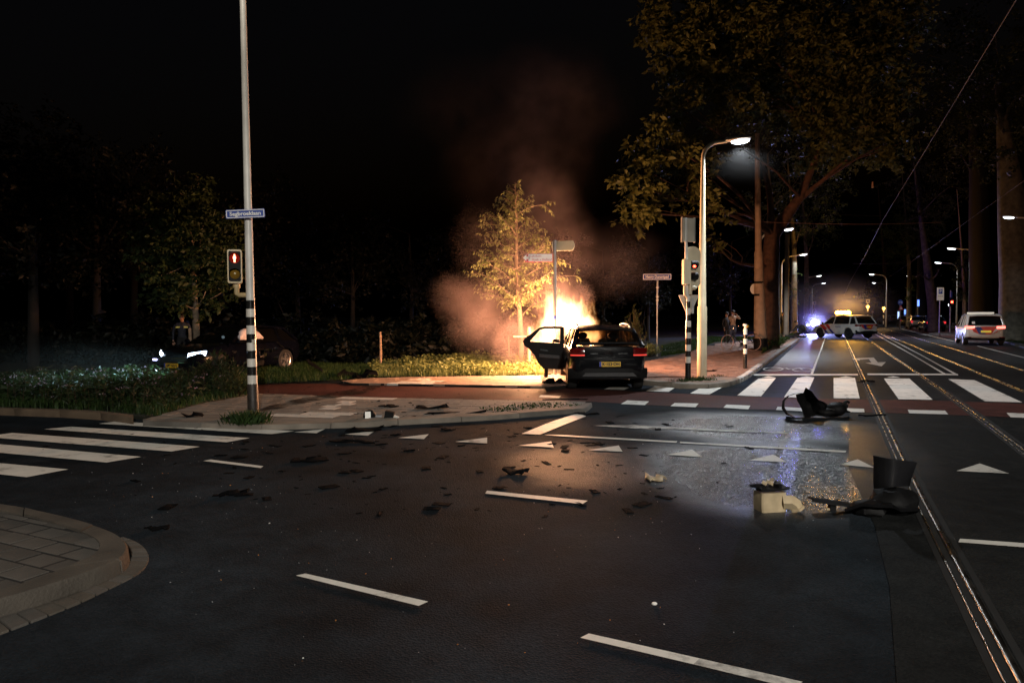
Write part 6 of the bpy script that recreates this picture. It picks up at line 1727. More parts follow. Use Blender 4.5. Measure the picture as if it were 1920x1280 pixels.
# ---- police people carrier driving away at the right
TPp = G(1846, 647.5, 0); AT = math.radians(63.5)
ht = Vector((math.cos(AT), math.sin(AT), 0))
tou = empty('police_car', TPp+ht*2.05, AT, 'white police people carrier with glowing red tail lights, seen from behind on the right lane', 'police car')
top = [(-2.2, 1.02), (-2.05, 1.06), (-1.2, 1.04), (0, 1.02), (1.1, 1.0), (1.3, .98), (2.0, .86), (2.25, .66)]
bot = [(-2.2, .40), (-1.95, .30), (-1.2, .24), (1.4, .22), (1.9, .25), (2.2, .32)]
TW = 1.83
car_body(4.45, TW, top, bot, (-1.38, 1.38), .335, tou, M['car_white'])
cabin(tou, 1.05, .84, ((1.35, .98), (.55, 1.52), (-.5, 1.66), (-1.85, 1.57), (-2.14, 1.10)), .70, M['car_white'], {'front': 'glass_dark', 'rear': 'glass_dark', 'side': 'glass_dark'}, bpill=(.2, -.75))
for ax in (-1.38, 1.38):
    for s in (-1, 1): wheel(tou, Vector((ax, s*(TW/2-.12), .335)), .335, .22, s)
rear_marks(tou, -2.236, .60, 1.00, .62)
plate(tou, Vector((-2.256, .0, .74)), (-1, 0, 0), None, lit='plate_glow')
for s in (-1, 1):
    mb = MB(); P = [[Vector((-2.245+.22*u**3, s*(.48+.40*u), .90)), Vector((-2.245+.22*u**3, s*(.48+.40*u), 1.02))] for u in np.linspace(0, 1, 6)]; sheet(mb, P, -.03*s); mb.build('tail_lamp', M['tail_on'], tou, smooth=40)
    mb = MB(); mb.box((-2.19, s*.72, .44), (.06, .22, .04)); mb.build('reflector', M['tail_faint'], tou)
    y = s*(TW/2+.002)
    decal(tou, 'red_stripe', [(1.0, .98), (1.35, .96), (.86, .50), (.56, .62)], 'stripe_red', y); decal(tou, 'blue_stripe', [(.46, .80), (.66, .80), (.10, .33), (-.16, .33)], 'stripe_blue', y)
    mb = MB(); mb.ball((1.05, s*1.02, 1.08), (.07, .12, .085), 10, 8); mb.build('mirror', M['plastic_black'], tou, smooth=60)
mb = MB(); P = [[Vector((-2.24+.16*abs(y)**4, y*.86, .30)), Vector((-2.26+.16*abs(y)**4, y*.88, .36)), Vector((-2.22+.16*abs(y)**4, y*.90, .45-.1*(1-abs(y))))] for y in np.linspace(-1, 1, 11)]; sheet(mb, P, .03); mb.build('bumper', M['plastic_black'], tou, smooth=40)
M['bar_white'] = pmat('light_bar_clear', (.7, .68, .62), .2, var=.1, emit=(1, .9, .75), estr=.35)
mb = MB(); P = [[Vector((-.55+.16*math.cos(a), y*.60, 1.71+.05*math.sin(a))) for a in np.linspace(0, 2*PI, 9)] for y in np.linspace(-1, 1, 7)]; mb.grid(P)
mb.box((-.55, 0, 1.66), (.2, 1.0, .04)); mb.build('light_bar', M['bar_white'], tou, smooth=40)
mb = MB(); mb.box((-2.12, .52, 1.20), (.02, .13, .13), Matrix.Rotation(.5, 3, 'Y')); mb.build('window_sticker', M['sign_white'], tou)

# ---- the police car behind the wagon whose lights shine down the cycle lane
BPp = at(1531, 610, 62); BPp.z = 0
back = empty('police_car', BPp, math.radians(-90-22), 'dark police vehicle behind the wagon with a dazzling blue-white flash', 'police car')
top = [(-2.2, .98), (-1.2, 1.0), (1.0, .97), (1.95, .84), (2.22, .66)]; bot = [(-2.2, .40), (-1.2, .25), (1.3, .25), (2.2, .34)]
car_body(4.42, 1.82, top, bot, (-1.36, 1.36), .35, back, M['car_dark'])
cabin(back, 1.0, .82, ((1.15, .97), (.35, 1.45), (-.5, 1.52), (-1.6, 1.45), (-2.08, 1.02)), .66, M['car_dark'], {'front': 'glass_dark', 'rear': 'glass_dark', 'side': 'glass_dark'})
for ax in (-1.36, 1.36):
    for s in (-1, 1): wheel(back, Vector((ax, s*.79, .35)), .35, .22, s)
M['blue_flash'] = emat('blue_white_flash', (.13, .09, 1.0), 8)
mb = MB(); mb.ball((2.2, -.2, .93), (.08, .40, .36), 16, 12); mb.build('blue_flasher', M['blue_flash'], back)
mb = MB(); mb.ball((2.2, -.78, .74), (.05, .12, .09), 12, 8); mb.build('headlamp', M['head_led'], back)
d = bpy.data.lights.new('flash_light', 'SPOT'); d.energy = 9500; d.color = (.36, .42, 1.0); d.spot_size = math.radians(80); d.spot_blend = .5; d.shadow_soft_size = .10
o = bpy.data.objects.new('flash_light', d); COL.objects.link(o); o.parent = back; o.location = (2.36, -.2, .93); o.rotation_euler = Vector((1, 0, -.05)).to_track_quat('-Z', 'Y').to_euler()

d = bpy.data.lights.new('flash_light', 'POINT'); d.energy = 900; d.color = (.22, .13, 1.0); d.shadow_soft_size = .3
o = bpy.data.objects.new('flash_light', d); COL.objects.link(o); o.parent = back; o.location = (2.75, -.2, 1.0)
# ---- parked cars
def parked(px, base_py, Y, az, mat, lab, lit=None, L_=4.0, W_=1.72, H_=1.45, tail='tail_dim', platem=None):
    b = at(px, base_py, Y); b.z = .03
    e = empty('parked_car', b, az, lab, 'car', 'cars parked at the right kerb')
    top = [(-L_/2, .90), (-L_/2+.15, .97), (-1, .96), (.9, .94), (L_/2-.3, .82), (L_/2, .66)]; bot = [(-L_/2, .36), (-1.2, .22), (1.2, .22), (L_/2, .3)]
    car_body(L_, W_, top, bot, (-1.25, 1.25), .32, e, M[mat])
    cabin(e, .97, .78, ((1.0, .94), (.3, H_-.1), (-.5, H_), (-L_/2+.5, H_-.07), (-L_/2+.1, .99)), .60, M[mat], {'front': 'glass_dark', 'rear': 'glass_dark', 'side': 'glass_dark'})
    for ax in (-1.25, 1.25):
        for s in (-1, 1): wheel(e, Vector((ax, s*(W_/2-.11), .32)), .32, .2, s)
    for s in (-1, 1):
        mb = MB(); mb.box((-L_/2+.03, s*(W_/2-.2), .82), (.08, .24, .20), Matrix.Rotation(s*.3, 3, 'Z')); mb.build('tail_lamp', M[tail], e)
    if platem: plate(e, Vector((-L_/2-.012, 0, .78)), (-1, 0, 0), None, lit=platem)
    mb = MB(); mb.box((-L_/2+.02, 0, .42), (.12, W_*.9, .14)); mb.build('bumper', M['plastic_black'], e)
    return e
AZ = PI/2-.4415
parked(1746, 615.5, 66, AZ+.10, 'car_blue', 'parked dark blue hatchback with yellow plate beside the zone sign pole', platem='plate_glow')
parked(1718, 612, 74, AZ+.05, 'car_silver', 'parked silver car between the dark blue hatchback and a black car')
parked(1697, 607, 86, AZ, 'car_dark', 'parked black car, farthest of the row at the right kerb')
parked(1665, 600.5, 112, AZ+.5, 'car_silver', 'small pale car far down the street right of the amber beacons', tail='tail_faint')
# ------------------------------------------------------------------ people
M['skin'] = pmat('skin', (.42, .24, .17), .55, var=.1, scale=10)
M['hair'] = pmat('dark_hair', (.015, .01, .008), .7, var=.3, scale=30, bump=.5)
M['jacket_black'] = pmat('black_jacket', (.016, .016, .018), .7, var=.3, scale=10, bump=.4, bscale=18)
M['sweater'] = pmat('beige_sweater', (.42, .31, .24), .9, var=.15, scale=14, bump=.5, bscale=30)
M['jeans'] = pmat('blue_jeans', (.06, .08, .14), .85, var=.25, scale=10, bump=.4, bscale=25)
M['trousers_black'] = pmat('black_trousers', (.012, .012, .014), .85, var=.25, scale=10, bump=.4)
M['shoe'] = pmat('pale_shoe', (.35, .30, .27), .6, var=.2)
M['shoe_dark'] = pmat('dark_shoe', (.02, .02, .02), .6, var=.2)
M['uniform'] = pmat('navy_uniform', (.015, .017, .03), .75, var=.25, scale=10, bump=.4, bscale=20)
M['reflect'] = pmat('reflective_yellow', (.55, .55, .10), .4, var=.1)
M['pack'] = pmat('backpack_cloth', (.02, .02, .022), .8, var=.3, bump=.4)
def person(loc, rz, J, mats, label, hair=True, extra=None):
    """J: joint positions. One continuous skinned body: torso, tapering limbs, neck and head, hands with fingers."""
    e = empty('person', loc, rz, label, 'person')
    V = []; E = []; R = []; MI = []
    def add(p, r, mi, prev=None):
        V.append(Vector(p)); R.append(r); MI.append(mi)
        if prev is not None: E.append((prev, len(V)-1))
        return len(V)-1
    SK, TOP, LEG, SHOE = 0, 1, 2, 3
    pel = add(J['pelvis'], (.155, .115), LEG)
    waist = add(J['pelvis'].lerp(J['chest'], .45), (.140, .105), TOP, pel)
    chest = add(J['chest'], (.165, .115), TOP, waist)
    neckb = add(J['neck'], (.075, .07), TOP, chest)
    neck = add(J['neck'].lerp(J['head'], .35), (.055, .055), SK, neckb)
    hd = add(J['head'], (.088, .10), SK, neck)
    ht = add(J['head']+(J['head']-J['neck']).normalized()*.11, (.075, .085), SK, hd)
    hands = []
    for s in ('l', 'r'):
        sh = add(J['sh_'+s], (.075, .07), TOP, chest)
        el = add(J['el_'+s], (.050, .048), TOP, sh)
        wr = add(J['wr_'+s], (.034, .032), TOP, el)
        hn = add(J['wr_'+s]+(J['wr_'+s]-J['el_'+s]).normalized()*.05, (.036, .024), SK, wr)
        hands.append((J['wr_'+s]+(J['wr_'+s]-J['el_'+s]).normalized()*.06, (J['wr_'+s]-J['el_'+s]).normalized()))
        hp_ = add(J['hip_'+s], (.098, .098), LEG, pel)
        md = add(J['hip_'+s].lerp(J['kn_'+s], .5), (.082, .082), LEG, hp_)
        kn = add(J['kn_'+s], (.062, .062), LEG, md)
        cf = add(J['kn_'+s].lerp(J['an_'+s], .4), (.058, .058), LEG, kn)
        an = add(J['an_'+s], (.044, .044), LEG, cf)
        add(J['an_'+s]+J.get('foot', Vector((.16, 0, -.05))), (.042, .036), SHOE, an)
    me = bpy.data.meshes.new('body'); me.from_pydata([v[:] for v in V], E, [])
    ob = bpy.data.objects.new('tmp', me); COL.objects.link(ob)
    sk = ob.modifiers.new('s', 'SKIN'); sk.use_smooth_shade = True
    if not me.skin_vertices:
        bpy.context.view_layer.objects.active = ob; bpy.ops.mesh.customdata_skin_add()
    for i, sv in enumerate(me.skin_vertices[0].data): sv.radius = R[i]; sv.use_root = (i == pel)
    ss = ob.modifiers.new('ss', 'SUBSURF'); ss.levels = 1; ss.render_levels = 1
    dg = bpy.context.evaluated_depsgraph_get()
    bm = bpy.data.meshes.new_from_object(ob.evaluated_get(dg)); bpy.data.objects.remove(ob)
    mb = MB(); mb.add([v.co[:] for v in bm.vertices], [tuple(p.vertices) for p in bm.polygons])
    # which part each face belongs to: nearest bone
    seg = [(V[a], V[b], MI[b]) for a, b in E]
    for i, p in enumerate(bm.polygons):
        c = p.center; best = 1e9
        for a, b, m_ in seg:
            ab = b-a; t = max(0, min(1, (c-a).dot(ab)/max(1e-9, ab.length_squared))); d = (c-(a+ab*t)).length
            if d < best: best = d; mb.m[i] = m_
    # nose, ears, fingers and thumb run into the same mesh
    up = (J['head']-J['neck']).normalized(); face = J.get('face', Vector((1, 0, 0))); side = up.cross(face).normalized(); hc = J['head']+up*.05
    mb.add([hc+face*.085-up*.0+side*.014, hc+face*.085-side*.014, hc+face*.085+up*.045, hc+face*.118-up*.004], [(0, 1, 3), (1, 2, 3), (2, 0, 3), (0, 2, 1)], SK)
    for s in (-1, 1):
        mb.ball(hc+side*.085*s, (.022, .022, .032), 6, 4, SK); mb.ball(hc+face*.088+up*.03+side*.034*s, (.012, .012, .010), 6, 4, 4)
    mb.tube([hc+face*.094-up*.042-side*.025, hc+face*.098-up*.042, hc+face*.094-up*.042+side*.025], .007, 4, 4)
    for hp, d in hands:
        a, b = frame_of(d)
        for k in range(4):
            ln = (.070, .082, .078, .060)[k]; o = hp+a*(-.027+.018*k)+d*.03
            mb.tube([o, o+d*ln*.5+b*.012, o+d*ln*.85+b*.032], [.010, .009, .006], 5, SK)
        mb.tube([hp-a*.025, hp-a*.055+d*.035+b*.01, hp-a*.06+d*.06+b*.02], [.011, .010, .007], 5, SK)
    body = mb.build('body', [M[m_] for m_ in mats]+[M['hair']], e, smooth=60)
    if hair:
        h = MB(); q = up.to_track_quat('Z', 'Y').to_matrix()
        h.ball(hc-face*.018+up*.03, (.102, .098, .098), 14, 8, rot=q); h.build('hair', M['hair'], e, smooth=60)
        # keep the face clear: the cap sits back from it
    if extra: extra(e)
    return e
def stand(h=1.78, arms=None, foot=None, lean=0, stance=.11):
    k = h/1.78; z = lambda v: v*k
    J = {'pelvis': Vector((0, 0, z(.95))), 'chest': Vector((lean*.5, 0, z(1.30))), 'neck': Vector((lean, 0, z(1.50))), 'head': Vector((lean+.02, 0, z(1.62)))}
    for s, y in (('l', 1), ('r', -1)):
        J['sh_'+s] = Vector((lean*.9, y*.19*k, z(1.43))); J['el_'+s] = Vector((-.03, y*.27*k, z(1.14))); J['wr_'+s] = Vector((.06, y*.26*k, z(.90)))
        J['hip_'+s] = Vector((0, y*.095*k, z(.90))); J['kn_'+s] = Vector((.03, y*stance*k, z(.50))); J['an_'+s] = Vector((-.01, y*stance*1.1*k, z(.08)))
    if arms: J.update(arms)
    return J
A90 = -PI/2   # facing the camera
p1 = G(1362, 645, .1)
person(p1, A90+.5, stand(1.74, {'wr_l': Vector((.30, .10, 1.50)), 'el_l': Vector((.14, .26, 1.22)), 'face': Vector((.95, .3, 0))}), ['skin', 'jacket_black', 'trousers_black', 'shoe'], 'person in a dark jacket and black trousers standing behind the bicycle')
p2 = G(1374, 645.5, .1)
def phone(e):
    mb = MB(); mb.box((.33, -.02, 1.60), (.015, .15, .075)); mb.build('phone', M['plastic_black'], e)
person(p2, A90+.1, stand(1.84, {'el_l': Vector((.10, .36, 1.36)), 'wr_l': Vector((.27, .10, 1.57)), 'el_r': Vector((.14, -.30, 1.32)), 'wr_r': Vector((.27, -.08, 1.57))}), ['skin', 'sweater', 'jeans', 'shoe'], 'person in a beige sweater and jeans raising both hands to take a picture')
p3 = G(1466, 629, .06)
person(p3, A90+.9, stand(1.80, {'el_l': Vector((.12, .27, 1.16)), 'wr_l': Vector((.30, .14, 1.10)), 'el_r': Vector((.10, -.28, 1.15)), 'wr_r': Vector((.30, -.10, 1.10))}), ['skin', 'uniform', 'trousers_black', 'shoe_dark'], 'person in dark clothes standing by the wide lamp column beyond the mast')
# kneeling person with a backpack and the one lying before them
p4 = G(1498, 635, .02)
def pack(e):
    mb = MB(); mb.ball((-.26, 0, .74), (.15, .19, .27), 14, 10, rot=Matrix.Rotation(.5, 3, 'Y')); b = mb.build('backpack', M['pack'], e, smooth=60)
    for y in (-.13, .13):
        mb = MB(); mb.tube([Vector((-.16, y, 1.02)), Vector((-.02, y*1.1, 1.06)), Vector((.10, y, .95)), Vector((.06, y*1.1, .72))], .022, 6, flat=.5); mb.build('strap', M['pack'], b)
    mb = MB(); mb.box((-.37, .06, .82), (.02, .05, .24), Matrix.Rotation(.5, 3, 'Y')); mb.build('reflective_band', M['reflect'], b)
Jk = {'pelvis': Vector((-.12, 0, .42)), 'chest': Vector((.02, 0, .80)), 'neck': Vector((.12, 0, .99)), 'head': Vector((.20, 0, 1.09)), 'face': Vector((.85, 0, -.5)).normalized(),
      'sh_l': Vector((.06, .19, .92)), 'el_l': Vector((.22, .26, .66)), 'wr_l': Vector((.46, .16, .52)), 'sh_r': Vector((.06, -.19, .92)), 'el_r': Vector((.22, -.26, .66)), 'wr_r': Vector((.46, -.14, .50)),
      'hip_l': Vector((-.10, .10, .40)), 'kn_l': Vector((.34, .16, .36)), 'an_l': Vector((.30, .16, .06)), 'hip_r': Vector((-.10, -.10, .40)), 'kn_r': Vector((.26, -.15, .09)), 'an_r': Vector((-.18, -.15, .09))}
person(p4, PI*.98, Jk, ['skin', 'uniform', 'trousers_black', 'shoe_dark'], 'kneeling person with a large backpack and reflective band at the kerb', extra=pack)
p5 = G(1476, 634, .10)
Jl = {'pelvis': Vector((.35, 0, .12)), 'chest': Vector((0, 0, .14)), 'neck': Vector((-.20, 0, .15)), 'head': Vector((-.32, 0, .15)), 'face': Vector((0, 0, 1)), 'foot': Vector((.05, 0, .12)),
      'sh_l': Vector((-.12, .19, .13)), 'el_l': Vector((.12, .30, .10)), 'wr_l': Vector((.36, .28, .09)), 'sh_r': Vector((-.12, -.19, .13)), 'el_r': Vector((.12, -.30, .10)), 'wr_r': Vector((.36, -.28, .09)),
      'hip_l': Vector((.42, .10, .11)), 'kn_l': Vector((.84, .14, .16)), 'an_l': Vector((1.24, .15, .09)), 'hip_r': Vector((.42, -.10, .11)), 'kn_r': Vector((.84, -.13, .11)), 'an_r': Vector((1.26, -.14, .09))}
person(p5, math.radians(8), Jl, ['skin', 'jacket_black', 'trousers_black', 'shoe_dark'], 'person in dark clothes lying on the verge before the kneeling one')
# helper behind the wrecked car
p6 = at(343, 690, 22.5); p6.z = .05
def collar(e):
    for y in (-.12, .12):
        mb = MB(); mb.box((.135, y, 1.34), (.02, .12, .05), Matrix.Rotation(y*.8, 3, 'Z')); mb.build('reflective_band', M['reflect'], e)
person(p6, A90+.4, stand(1.80), ['skin', 'uniform', 'trousers_black', 'shoe_dark'], 'person in dark uniform with yellow reflective bands behind the wrecked car bonnet', extra=collar)

# ------------------------------------------------------------------ bicycle
def bicycle(loc, rz, label):
    e = empty('bicycle', loc, rz, label, 'bicycle')
    r = .345
    def wh(x, steer=0):
        w = MB(); N = 32; w.tube([Vector((math.cos(2*PI*k/N)*r, 0, math.sin(2*PI*k/N)*r)) for k in range(N+1)], .02, 6, caps=False)
        t = w.build('wheel', M['bike_tyre'], e, smooth=60); t.location = (x, 0, r+.02); t.rotation_euler = (0, 0, steer)
        s = MB()
        for k in range(20):
            a = 2*PI*k/20; s.tube([Vector((0, .02*(-1)**k, 0)), Vector((math.cos(a)*r, 0, math.sin(a)*r))], .0022, 3)
        s.tube([Vector((0, -.05, 0)), Vector((0, .05, 0))], .022, 8); s.build('spokes', M['chrome'], t)['kind'] = 'stuff'
    wh(-.53); wh(.55, .55)
    f = MB()
    bbk, seat, head, rear = Vector((-.08, 0, .29)), Vector((-.25, 0, .80)), Vector((.33, 0, .82)), Vector((-.53, 0, r+.02))
    for a, b, q in ((bbk, seat, .017), (seat, head-Vector((0, 0, .04)), .016), (bbk, head-Vector((.0, 0, .10)), .018)): f.tube([a, b], q, 8)
    for y in (-.045, .045):
        f.tube([rear+Vector((0, y, 0)), bbk+Vector((0, y*.6, 0))], .010, 6); f.tube([rear+Vector((0, y, 0)), seat+Vector((.02, y*.4, -.05))], .009, 6)
    f.tube([head+Vector((-.02, 0, .10)), head+Vector((.03, 0, -.14))], .02, 8)
    f.build('frame', M['plastic_black'], e, smooth=60)
    k = MB()
    for y in (-.05, .05): k.tube([head+Vector((.04, y*.6, -.16)), Vector((.50, y, .46)), Vector((.55, y, r+.02))], .011, 6)
    k.build('fork', M['plastic_black'], e, smooth=60)
    s = MB(); s.ball(seat+Vector((-.02, 0, .12)), (.14, .075, .035), 12, 6); s.tube([seat, seat+Vector((-.01, 0, .11))], .013, 8); s.build('saddle', M['plastic_black'], e, smooth=60)
    h = MB(); hb_ = head+Vector((-.03, 0, .24)); h.tube([head+Vector((-.02, 0, .1)), hb_], .013, 8); h.tube([hb_+Vector((-.22, .28, .02)), hb_+Vector((-.05, .25, .03)), hb_, hb_+Vector((-.05, -.25, .03)), hb_+Vector((-.22, -.28, .02))], .012, 8)
    hb2 = h.build('handlebar', M['chrome'], e, smooth=60)
    l = MB(); l.ball(head+Vector((.09, 0, .12)), .045, 10, 8); l.build('lamp', M['chrome'], e, smooth=60)
    m_ = MB()
    for x, st in ((-.53, 0),):
        N = 14; Pg = [[Vector((x+math.cos(a)*(r+.05), y, r+.02+math.sin(a)*(r+.05))) for y in (-.03, .03)] for a in np.linspace(.2, PI+.3, N)]; sheet(m_, Pg, .004)
    m_.build('mudguard', M['plastic_black'], e)
    c = MB(); c.disc(bbk+Vector((0, -.07, 0)), (0, -1, 0), .09, 20, .006); c.tube([bbk+Vector((0, -.08, 0)), bbk+Vector((.10, -.09, -.13))], .012, 6); c.tube([bbk+Vector((0, .08, 0)), bbk+Vector((-.10, .09, .13))], .012, 6); c.box(bbk+Vector((.10, -.14, -.13)), (.09, .09, .02)); c.box(bbk+Vector((-.10, .14, .13)), (.09, .09, .02)); c.build('crank', M['chrome'], e)
    p = MB(); p.box(Vector((-.52, 0, .76)), (.36, .13, .015)); p.tube([Vector((-.6, .05, .75)), Vector((-.53, .05, r))], .007, 5); p.tube([Vector((-.6, -.05, .75)), Vector((-.53, -.05, r))], .007, 5); p.build('carrier', M['plastic_black'], e)
    k = MB(); k.tube([Vector((-.12, .06, .28)), Vector((-.20, .22, .0))], .009, 6); k.build('kickstand', M['chrome'], e)
M['bike_tyre'] = pmat('tan_tyre', (.30, .19, .15), .7, var=.15)
bl = G(1388, 658, .1)
bicycle(bl, math.radians(180-6), 'parked bicycle with pale tyres leaning behind the banded bollard')

# ------------------------------------------------------------------ wreckage on the road
def crumple(P, a, s, seed=0):
    return [[p+Vector((noise.noise(p*s+Vector((seed, 0, 0))), noise.noise(p*s+Vector((0, seed, 7))), noise.noise(p*s+Vector((3, 1, seed)))))*a for p in r] for r in P]
# bumper with its wheel-arch loop, in front of the zebra
c0 = G(1500, 783, .0); k_ = c0.y/FPX
e = empty('bumper_wreck', c0, 0, 'torn black bumper with an arched wheel liner lying before the zebra crossing', 'car part')
def pp(px, py, d=0): p = at(px, py, c0.y+d); return p-c0
mb = MB(); arc = [(1512, 782), (1492, 783), (1476, 776), (1469, 765), (1470, 752), (1478, 743), (1490, 739), (1503, 737)]
Pg = [[pp(x, y, -.10), pp(x+1, y-.5, .02), pp(x+2, y-1, .16)] for x, y in arc]; sheet(mb, crumple(Pg, .02, 6), .022); mb.build('arch_liner', M['plastic_black'], e, smooth=40)
mb = MB(); colu = [((1496, 740), (1508, 783)), ((1503, 737), (1520, 781)), ((1509, 735), (1530, 780)), ((1511, 729), (1541, 781)), ((1520, 733), (1549, 782)), ((1528, 742), (1556, 783)), ((1534, 750), (1566, 782)), ((1545, 754), (1578, 780))]
Pg = [[pp(a[0]+(b[0]-a[0])*t, a[1]+(b[1]-a[1])*t, .12*math.sin(i*1.1)+.20*math.sin(t*PI)-.1) for t in np.linspace(0, 1, 6)] for i, (a, b) in enumerate(colu)]
sheet(mb, crumple(Pg, .035, 5, 2), .02); mb.build('bumper_skin', M['plastic_black'], e, smooth=35)
mb = MB(); mb.ball(pp(1568, 766, .0), (.16, .17, .11), 12, 8); mb.ball(pp(1550, 772, -.03), (.15, .13, .07), 12, 8); mb.box(pp(1579, 762, 0), (.10, .16, .12), Matrix.Rotation(.4, 3, 'Y'))
mb.build('lamp_bracket', M['plastic_black'], e, smooth=40)
mb = MB(); mb.tube([pp(1580, 762), pp(1584, 755), pp(1588, 752), pp(1592, 754), pp(1591, 756)], [.035, .03, .025, .02, .012], 7); mb.tube([pp(1582, 768), pp(1588, 771), pp(1594, 772)], [.03, .022, .01], 6); mb.build('hook', M['plastic_black'], e, smooth=40)
mb = MB(); mb.box(pp(1561, 767, -.16), (.07, .01, .02), Matrix.Rotation(.25, 3, 'Y')); mb.build('metal_clip', M['chrome'], e)
mb = MB(); Pg = [[pp(x, y, d) for d in (-.12, .1, .3)] for x, y in ((1474, 782), (1500, 784.5), (1535, 784.5), (1575, 784), (1592, 782))]; sheet(mb, crumple(Pg, .015, 8), .012); mb.build('undertray', M['plastic_black'], e)
# cream reservoir
c0 = G(1450, 955, 0)
e = empty('reservoir', c0, math.radians(9), 'cream plastic reservoir with torn black top and bent spout on the wet asphalt', 'car part')
M['cream'] = pmat('cream_plastic', (.50, .40, .25), .5, var=.22, scale=9, bump=.2, bscale=20)
s = c0.y/FPX; W_ = 50*s; H_ = 36*s
mb = MB(); rs = []
for z, k in ((0, .96), (H_*.3, 1.0), (H_*.8, 1.0), (H_, .97)):
    rs.append([Vector((x*W_/2*k-.035, y*W_*.36*k, z)) for x, y in ((-1, -.85), (-.9, -1), (.9, -1), (1, -.85), (1, .85), (.9, 1), (-.9, 1), (-1, .85), (-1, -.85))])
mb.grid(rs); mb.add([p for p in rs[-1][:-1]], [tuple(range(8))]); mb.add([p for p in rs[0][:-1]], [tuple(reversed(range(8)))]); mb.build('tank', M['cream'], e, smooth=40)
mb = MB(); Pg = [[Vector((-.035+W_*.58*u, W_*.42*v, H_+.005+.03*noise.noise(Vector((u*3, v*3, 1)))+.02)) for v in np.linspace(-1, 1, 6)] for u in np.linspace(-1, 1, 7)]; sheet(mb, Pg, .02); lid = mb.build('torn_lid', M['plastic_black'], e)
for k in range(7):
    q = MB(); q.box(Vector((random.uniform(-.11, .05), random.uniform(-.05, .05), H_+.05+random.uniform(0, .03))), (random.uniform(.04, .09), .03, .03), Matrix.Rotation(random.uniform(-.6, .6), 3, 'Y') @ Matrix.Rotation(random.uniform(0, 3), 3, 'Z')); q.build('shard', M[random.choice(['plastic_black', 'plastic_grey', 'cream'])], lid)
mb = MB(); mb.tube([Vector((W_*.20, -W_*.30, H_*.52)), Vector((W_*.46, -W_*.40, H_*.56)), Vector((W_*.62, -W_*.44, H_*.40)), Vector((W_*.70, -W_*.46, H_*.20))], [.060, .066, .060, .050], 5); mb.tube([Vector((W_*.69, -W_*.46, H_*.24)), Vector((W_*.725, -W_*.47, H_*.13))], [.060, .058], 5); mb.build('spout', M['cream'], e, smooth=25)
# curved liner panel and long strip beside the rail
c0 = G(1660, 962, 0); s = c0.y/FPX
e = empty('wheel_liner', c0, 0, 'upright curved black wheel liner panel standing on scrap beside the near rail', 'car part')
def p6_(px, py, d=0): return at(px, py, c0.y+d)-c0
mb = MB(); Pg = []
for i, t in enumerate(np.linspace(0, 1, 9)):
    x0, x1 = 1639+79*t, 1640+66*t; y0 = 855+12*t; y1 = 917-6*t; d = -.16*math.sin(PI*t)+.05
    Pg.append([p6_(x0+(x1-x0)*v, y0+(y1-y0)*v, d+.02*v) for v in np.linspace(0, 1, 5)])
M['liner'] = pmat('liner_plastic', (.012, .012, .014), .42, var=.35, scale=6, bump=.15, bscale=12)
sheet(mb, crumple(Pg, .012, 6), .014); mb.build('panel', M['liner'], e, smooth=50)
mb = MB(); mb.ball(p6_(1678, 940, .02), (.20, .17, .12), 16, 10); mb.ball(p6_(1632, 950, -.02), (.17, .12, .06), 14, 8); mb.v = [tuple(Vector(v)+Vector((noise.noise(Vector(v)*14), noise.noise(Vector(v)*14+Vector((9, 0, 0))), noise.noise(Vector(v)*14+Vector((0, 9, 0)))))*.045) for v in mb.v]; mb.build('torn_base', M['plastic_black'], e, smooth=35)
mb = MB(); Pg = [[p6_(x, y, d) for d in (-.2, -.06, .08, .2)] for x, y in ((1586, 958), (1612, 950), (1640, 946), (1668, 950), (1694, 956), (1722, 962))]; sheet(mb, crumple(Pg, .05, 7, 5), .025); mb.build('crushed_duct', M['scrap'], e, smooth=30)
c1 = G(1620, 958, 0)
e = empty('trim_strip', c1, 0, 'long flat black trim strip pointing left from the upright liner panel', 'car part')
mb = MB(); Pg = []
for t in np.linspace(0, 1, 8):
    p = at(1519+(1735-1519)*t, 938+(972-938)*t, c1.y+.05-.1*t)-c1; w_ = .055+.03*t
    Pg.append([p+Vector((0, -w_, 0)), p+Vector((0, 0, .012)), p+Vector((0, w_, 0))])
sheet(mb, crumple(Pg, .012, 4), .02); mb.build('strip', M['plastic_black'], e, smooth=40)
mb = MB(); mb.box(at(1560, 948, c1.y+.03)-c1+Vector((0, 0, -.02)), (.05, .05, .10)); mb.box(at(1700, 985, c1.y-.15)-c1, (.25, .05, .03), Matrix.Rotation(-.5, 3, 'Z')); mb.build('bracket', M['plastic_black'], e)
# wreck scraps on the verge and by the burning car
def shell(name, px, py, w, d, h, rz, label, mat='scrap', seed=1, amp=.35, z=0.0, n=7, cat='car part', group=None):
    """bent, curled panel scrap lying on the ground"""
    c = G(px, py, z); e_ = MB()
    Pg = []
    for i in range(n):
        u = i/(n-1)*2-1; row = []
        for j in range(5):
            v = j/4*2-1
            q = Vector((u*w/2, v*d/2*(1-.3*u*u)*(1+.5*math.sin(seed+u*5+v)), h*.55*(.6+.5*math.sin(seed*2.3+u*4.1))*(1-.6*v*v)+.004))
            nn = noise.noise(Vector((u*1.7+seed*3.1, v*1.7, seed)))
            row.append(q+Vector((nn*w*.25, nn*d*.5, abs(nn)*h*amp*1.6)))
        Pg.append(row)
    sheet(e_, Pg, .012); me = e_.mesh(name, 40)
    zmin = min(v.co.z for v in me.vertices); me.transform(Matrix.Translation((0, 0, -zmin)))
    o = link(name, me, M[mat]); o.location = c; o.rotation_euler = (0, 0, rz)
    return tag(o, label, cat, group)
shell('door_panel', 672, 708, 1.0, .7, .34, .3, 'crumpled dark body panel on the grass edge right of the curved strip', seed=2, z=.05)
